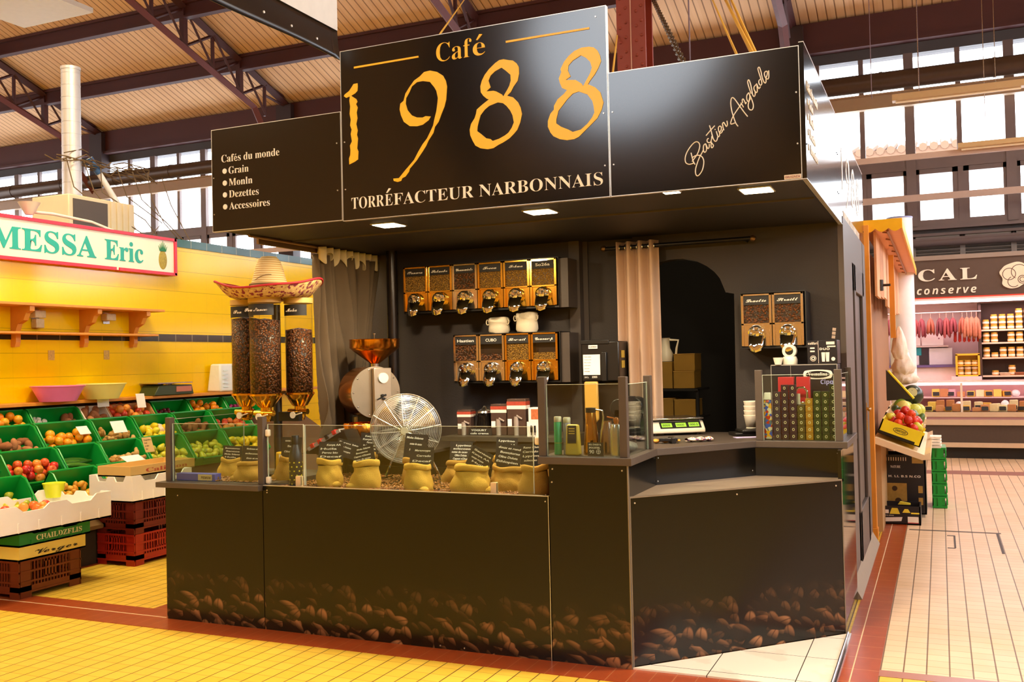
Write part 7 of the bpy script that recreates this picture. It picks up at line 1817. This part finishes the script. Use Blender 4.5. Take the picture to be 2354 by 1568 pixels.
# ================================================================ delicatessen across the aisle
M_pinkw = mat('pink_white_panel', 'f4dede', 0.4)
mb = MB(); mb.box(-0.6, 13.7, 0, 11, 13.9, 3.2); struct(mb.build('wall_deli', M_pinkw, smooth=0))
mb = MB(); mb.box(-0.6, 11.9, 2.40, 11, 13.8, 2.43); struct(mb.build('ceiling_deli', M_pinkw, smooth=0))
t = thing('deli_sign', 'dark brown shop sign with raised cream letters and a fruit emblem', 'sign', (0.3, 12.0, 2.455))
mb = MB(); mb.box(0, 0, 0, 8, 0.12, 0.59); mb.build('board', mat('deli_brown', '5a463c', 0.55, var=0.1), t, smooth=0)
mb = MB(); mb.box(0, -0.03, 0.59, 8, 0.14, 0.66); mb.build('top_rail', mat('dusty_rail', '9a8a80', 0.5), t, smooth=0)
mb = MB(); mb.box(0, -0.02, -0.05, 8, 0.14, 0.0); mb.build('red_strip', mat('deli_red', 'd8402c', 0.4, emit='e0402a', es=0.4), t, smooth=0)
mb = MB(); put_text(mb, 'CAL', FRONT(0.905, 0, 0.262), width=0.85, height=0.185, style='serif', depth=0.03, offset=0.004, space=1.25); put_text(mb, 'conserve', FRONT(0.88, 0, 0.05), width=0.86, height=0.115, style='sansitalic', depth=0.03, space=1.3); put_text(mb, 'LO', FRONT(0.28, 0, 0.262), width=0.42, height=0.185, style='serif', depth=0.03, offset=0.004)
mb.build('lettering', mat('deli_cream', 'f8f2e4', 0.4), t, smooth=0)
mb = MB(); em = [(0.215 * cos(a) * (1 + 0.12 * sin(3 * a + 1) + 0.06 * sin(7 * a)), 0.20 * sin(a) * (1 + 0.1 * sin(2 * a))) for a in [2 * pi * k / 40 for k in range(40)]]; mb.M = T(2.28, 0, 0.29); mb.prism(em, -0.03, 0.0, 'y'); eb = mb.build('emblem', mat('emblem_cream', 'f4e8d0', 0.5), t, smooth=0)
mb = MB(); mb.M = T(2.28, -0.031, 0.29)
def ring(cx, cz, r, a0=0, a1=6.28): mb.tube([(cx + r * cos(a0 + (a1 - a0) * k / 20), 0, cz + r * sin(a0 + (a1 - a0) * k / 20)) for k in range(21)], 0.005, 4)
ring(-0.08, 0.02, 0.09); ring(0.06, 0.05, 0.11, 0.3, 4.2); ring(0.10, -0.07, 0.06); ring(0.10, -0.07, 0.035); ring(-0.02, -0.1, 0.08, 2, 5.5); mb.build('emblem_lines', mat('emblem_ink', '6a4a40', 0.6), eb)
t = thing('tube_light', 'glowing white tube under the deli sign', 'light', (0.3, 12.03, 2.375)); mb = MB(); mb.cyl((0, 0, 0), (7.5, 0, 0), 0.018, n=10); mb.build('tube', mat('deli_tube', 'fff0ea', 0.4, emit='ffe6e0', es=9), t); mb = MB(); mb.box(0, 0.01, 0.018, 7.5, 0.05, 0.04); mb.build('batten', M_pinkw, t, smooth=0)
area('deli_tube_light', (3.2, 12.5, 2.36), (5.5, 0.5), 75, (1.0, 0.62, 0.66))
# hanging sausages
mb = MB(); mb.cyl((0.2, 12.8, 2.24), (2.12, 12.8, 2.24), 0.012, n=8)
tag(mb.build('meat_rail', M_steel), 'steel rail carrying the hanging sausages', 'rail')
q = random.Random(11)
M_saus = [mat('sausage_%d' % k, c, 0.6, var=0.35, vs=30, bump=0.4, bs=60) for k, c in enumerate(('8a3a38', '7a2e34', '9a5038', '6a2a30', 'a8684a'))]
def sausage(x, y, ztop, n, L, r, m, lab, grp):
    t = thing('sausages', lab, 'sausages', (x, y, ztop), q.uniform(-.4, .4), grp)
    mb = MB(); mb.cyl((0, 0, 0), (0, 0, -0.1), 0.003, n=5); mb.build('string', mat('string', 'c8a890', 0.8), t)
    for k in range(n):
        a = 2 * pi * k / n; dx, dy = 0.045 * cos(a), 0.035 * sin(a); l = L * q.uniform(.85, 1.05)
        mb = MB(); mb.tube([(0, 0, -0.09), (dx * .6, dy * .6, -0.14), (dx, dy, -0.09 - l * .5), (dx * 1.15, dy * 1.15, -0.09 - l * .9), (dx * 1.1, dy * 1.1, -0.09 - l)], [r * .4, r, r * 1.1, r, r * .3], 8); mb.build('sausage', m, t)
for k, x in enumerate((0.62, 0.72, 0.84, 0.97, 1.12, 1.22, 1.36, 1.50, 1.60, 1.70, 1.84)):
    sausage(x, 12.8, 2.24, 5, 0.27 + 0.03 * (k % 3), 0.021, M_saus[k % 4], 'bundle of dark dry sausages, %s on the rail from the wooden planks' % ('first', 'second', 'third', 'fourth', 'fifth', 'sixth', 'seventh', 'eighth', 'ninth', 'tenth', 'eleventh')[k], 'dry sausage bundles on the rail')
for k, x in enumerate((1.93, 2.0, 2.07)):
    sausage(x - 0.02, 12.78, 2.24, 6, 0.36, 0.022, M_saus[4], 'bundle of long pale mottled sausages by the jar shelves, %s' % ('outer one', 'middle one', 'one touching the shelf side')[k], 'pale sausages by the jar shelves')
for k in range(6):
    mb = MB(); x = 1.72 + 0.07 * k; mb.tube([(x, 12.9, 1.97), (x + .01, 12.9, 1.88), (x + .005, 12.9, 1.76), (x, 12.9, 1.74)], [.008, .024, .024, .006], 8)
    tag(mb.build('chorizo', mat('chorizo_red', 'b02a24', 0.5, var=0.2)), 'short red chorizo hanging below the pale sausages', 'sausage', 'red chorizos under the pale sausages')
# back counter with boxes
t = thing('deli_back_counter', 'white back counter under the sausages with a pale blue worktop', 'counter', (-0.3, 13.0, 0)); mb = MB(); mb.box(0, 0, 0, 2.1, 0.65, 1.33); mb.build('body', M_pinkw, t, smooth=0); mb = MB(); mb.box(-0.02, -0.05, 1.33, 2.12, 0.66, 1.37); mb.build('worktop', mat('steel_blue_top', '6a5a8c', 0.3), t, smooth=0)
for k, (x, w2_, z, h, c, lab) in enumerate(((0.35, 0.5, 1.372, 0.2, 'f2e8ec', 'low white appliance on the deli back counter beside the planks'), (0.95, 0.42, 1.372, 0.16, 'f0e6ea', 'white carton on the deli back counter below the turquoise one'), (0.98, 0.44, 1.534, 0.13, '2fa6b4', 'turquoise carton on the deli back counter'), (1.50, 0.36, 1.372, 0.28, 'eee4ea', 'white box on the deli back counter nearest the yellow case'), (1.05, 0.28, 1.70, 0.21, 'faf2f4', 'white poster box with a dark oval'), (1.38, 0.34, 1.70, 0.21, 'f8f0f2', 'white poster box with small drawings'))):
    t = thing('box', lab, 'box', (x, 13.15, z)); mb = MB(); mb.box(-w2_ / 2, 0, 0, w2_ / 2, 0.3, h); mb.build('carton', mat('deli_' + c, c, 0.4), t, bevel=0.004)
    if k in (4, 5): mb = MB(); mb.cyl((0.02 if k == 4 else 0.1, -0.002, h * .55), (0.02 if k == 4 else 0.1, 0, h * .55), 0.03 if k == 4 else 0.012, n=14); mb.build('print', mat('poster_plum', '8a3a60', 0.5), t)
mb = MB(); mb.box(0.75, 13.1, 1.672, 1.62, 13.4, 1.695); mb.box(0.75, 13.38, 1.672, 1.62, 13.7, 1.695)
tag(mb.build('wall_board', M_pinkw, smooth=0), 'white wall shelf carrying the two poster boxes', 'shelf')
# jar shelves
t = thing('jar_shelf', 'dark wall shelving with four pale boards full of jars', 'shelf', (2.12, 12.85, 0)); mb = MB(); mb.box(0, 0.3, 0.9, 2.6, 0.34, 2.38); mb.box(-0.04, -0.02, 0.9, 0.0, 0.34, 2.38); mb.build('back_panel', mat('shelf_brown', '4a3830', 0.6), t, smooth=0)
for z in (1.91, 1.70, 1.455, 1.16):
    mb = MB(); mb.box(0, 0, z, 2.6, 0.3, z + 0.025); mb.build('board', mat('board_pale', 'e6cdb0', 0.5), t, smooth=0)
def jar_proto():
    t = thing('jar', '', 'jar', (0, 0, 0)); mb = MB(); mb.lathe([(0, 0), (0.045, 0), (0.052, 0.012), (0.052, 0.05), (0.044, 0.062)], 18); mb.build('body', mat('jar_pate', 'd09a58', 0.2, var=0.25, vs=20), t); mb = MB(); mb.lathe([(0.05, 0.06), (0.05, 0.08), (0, 0.082)], 18); mb.build('lid', mat('jar_lid_gold', 'e8c050', 0.25, metal=0.5), t); mb = MB(); mb.lathe([(0.0525, 0.018), (0.0525, 0.046)], 18); mb.build('label', mat('jar_label', 'f0e2c4', 0.6), t); return t
jp, first = None, True
for row, (z, cols) in enumerate(((1.935, (2, 3, 3, 3, 4, 4, 4)), (1.725, (2, 2, 0, 2, 2, 3, 2)), (1.48, (2, 1, 2, 2, 2, 2, 1)), (1.185, (0, 1, 0, 2, 0, 0, 1)))):
    for c_, n in enumerate(cols):
        for k in range(n):
            if jp is None: jp = jar_proto(); j = jp
            else: j = copy_tree(jp)
            j.location = (2.19 + 0.122 * c_, 12.93, z + 0.083 * k)
            rn = ('top', 'second', 'third', 'bottom')[row]
            j['label'] = 'gold-lidded jar on the %s shelf of the deli, in the %s pile from the sausages' % (rn, ('first', 'second', 'third', 'fourth', 'fifth', 'sixth', 'seventh')[c_]); j['group'] = 'jars on the %s deli shelf, %s pile' % (rn, ('first', 'second', 'third', 'fourth', 'fifth', 'sixth', 'seventh')[c_])
t = thing('display_case', 'small yellow-framed case of jars beside the shelving', 'case', (1.72, 12.7, 1.18)); mb = MB(); mb.box(0, 0, 0, 0.36, 0.2, 0.02); mb.box(0, 0, 0, 0.03, 0.2, 0.36); mb.box(0.33, 0, 0, 0.36, 0.2, 0.36); mb.box(0, 0, 0.34, 0.36, 0.2, 0.37); mb.box(0.03, 0.18, 0, 0.33, 0.2, 0.36); mb.box(0.03, 0, 0.17, 0.33, 0.2, 0.182); mb.build('frame', mat('case_yellow', 'e8b830', 0.4), t, smooth=0)
for k in range(9):
    j = copy_tree(jp); j.location = (1.72 + 0.07 + 0.11 * (k % 3), 12.78, (1.20, 1.283, 1.363)[k // 3]); j['label'] = 'gold-lidded jar inside the yellow-framed case'; j['group'] = 'jars in the yellow case'
mb = MB(); mb.box(1.65, 12.65, 0, 2.1, 13.0, 1.178); tag(mb.build('plinth', M_pinkw, smooth=0), 'white plinth under the yellow-framed case', 'plinth')
for k in range(4):
    t = thing('gift_basket', ('pale wrapped', 'rust striped', 'dark rimmed', 'yellow edged')[k] + ' tray of small cakes on the lowest deli shelf', 'tray', (2.45 + 0.22 * k, 12.93, 1.186 if k % 2 == 0 else 1.186), group='cake trays on the lowest shelf'); mb = MB(); mb.taper(-0.07, -0.07, 0.07, 0.05, 0, 0.045, 0.015); mb.build('tray', mat('cake_%d' % k, ('e0c0a0', 'a0603c', '6a4430', 'e8c040')[k], 0.5, var=0.3, vs=30), t, bevel=0.006)
# chilled counter
t = thing('chilled_counter', 'long chilled deli counter with curved glass, steel trims and a dark front', 'counter', (0.75, 11.05, 0))
mb = MB(); mb.box(0, 0.10, 0.0, 8, 1.0, 0.16); mb.build('plinth_recess', mat('plinth_black', '1a1614', 0.6), t, smooth=0)
mb = MB(); mb.box(0, 0.0, 0.24, 8, 1.0, 0.50); mb.build('front_panel', mat('deli_front', '4a3c34', 0.45, var=0.1, vs=30), t, smooth=0)
mb = MB(); mb.box(0, -0.02, 0.17, 8, 0.4, 0.24); mb.box(0, -0.04, 0.50, 8, 0.4, 0.58); mb.box(0, -0.015, 0.62, 8, 0.3, 0.69); mb.build('steel_trim', mat('trim_champagne', 'd9c2a8', 0.35, metal=0.3), t, smooth=0)
mb = MB(); mb.box(0, 0.0, 0.58, 8, 0.2, 0.62); mb.box(0, 0.05, 0.66, 8, 1.0, 0.69); mb.box(0, 0.95, 0.69, 8, 1.0, 1.1); mb.build('chilled_bed', mat('bed_pink', 'b98a8e', 0.45), t, smooth=0)
mb = MB(); mb.box(0, 0.15, 1.12, 8, 0.75, 1.145); mb.build('top_shelf', mat('top_glass', 'f2dada', 0.15), t, smooth=0)
mb = MB(); mb.box(0, 0.14, 1.085, 8, 0.2, 1.12); mb.build('light_strip', mat('strip_glow', 'fff0f0', 0.4, emit='ffe8ea', es=2.2), t, smooth=0)
mb = MB()
for x in (1.0, 2.6, 4.2): mb.box(x, 0.05, 0.69, x + 0.03, 0.12, 1.12)
mb.build('upright', mat('upright_cream', 'eedccc', 0.4), t, smooth=0)
mb = MB(); mb.add([(0, 0.03, 0.69), (8, 0.03, 0.69), (8, 0.14, 1.12), (0, 0.14, 1.12)], [(0, 1, 2, 3)]); mb.build('front_glass', M_glass, t, smooth=0)
area('deli_counter_light', (3.2, 11.45, 1.08), (5, 0.25), 7, (1.0, 0.72, 0.76), (0.25, 0, 0))
q = random.Random(21)
mb = MB(); mb.box(0.9, 11.55, 0.875, 4.4, 11.95, 0.89)
tag(mb.build('glass_tier', mat('top_glass'), smooth=0), 'pale inner shelf of the chilled deli counter', 'shelf')
FOODS = (('f4e2b0', 'pale cheese wedge'), ('e8b040', 'amber cheese block'), ('f6eeee', 'white wrapped cheese'), ('c98a58', 'tan sausage piece'), ('e6b4c0', 'pink ham pack'), ('f0d060', 'yellow cheese box'))
ORD = ('first', 'second', 'third', 'fourth', 'fifth', 'sixth', 'seventh', 'eighth', 'ninth', 'tenth', 'eleventh', 'twelfth')
for row, (y, z, n, nm) in enumerate(((11.20, 0.691, 12, 'front row'), (11.40, 0.70, 12, 'middle row'), (11.66, 0.892, 10, 'upper tier'))):
    for k in range(n):
        x = 1.32 + 0.125 * k + q.uniform(-.012, .012) + 0.04 * row; kind = q.randrange(6)
        c, d = FOODS[kind]
        t = thing('deli_food', '%s, %s from the aisle stall in the %s of the chilled counter' % (d, ORD[k], nm), 'food', (x, y, z), q.uniform(-.35, .35), 'foods in the chilled counter')
        h = q.uniform(0.06, 0.13) + 0.03 * (row == 1)
        mb = MB()
        if kind in (0, 3): mb.prism([(-0.06, -0.05), (0.06, -0.06), (0.03, 0.06)], 0, h, 'z')
        elif kind == 2: mb.ell((0, 0, h * .55), (0.062, 0.07, h * .6), 14, 8)
        else: mb.box(-0.055, -0.05, 0, 0.055, 0.05, h)
        mb.build('piece', mat('food_' + c, c, 0.5, var=0.15, vs=30), t, bevel=0.006)
        if (k + row) % 2 == 0:
            mb = MB(); mb.M = T(0, -0.075, 0.02) @ RX(-0.3); mb.box(-0.045, 0, 0, 0.045, 0.003, 0.06); mb.build('price_tag', M_slate, t, smooth=0)
t = thing('deli_white_drum', 'white upright cylinder standing behind the yellow awning', 'drum', (1.03, 9.55, 0)); mb = MB(); mb.cyl((0, 0, 0), (0, 0, 3.43), 0.165, n=30); mb.build('cylinder', mat('drum_white', 'f2eef0', 0.4), t); mb = MB(); mb.cyl((0, 0, 3.43), (0, 0, 3.45), 0.17, n=30); mb.build('rim', mat('drum_rim', '8a90c0', 0.4), t)
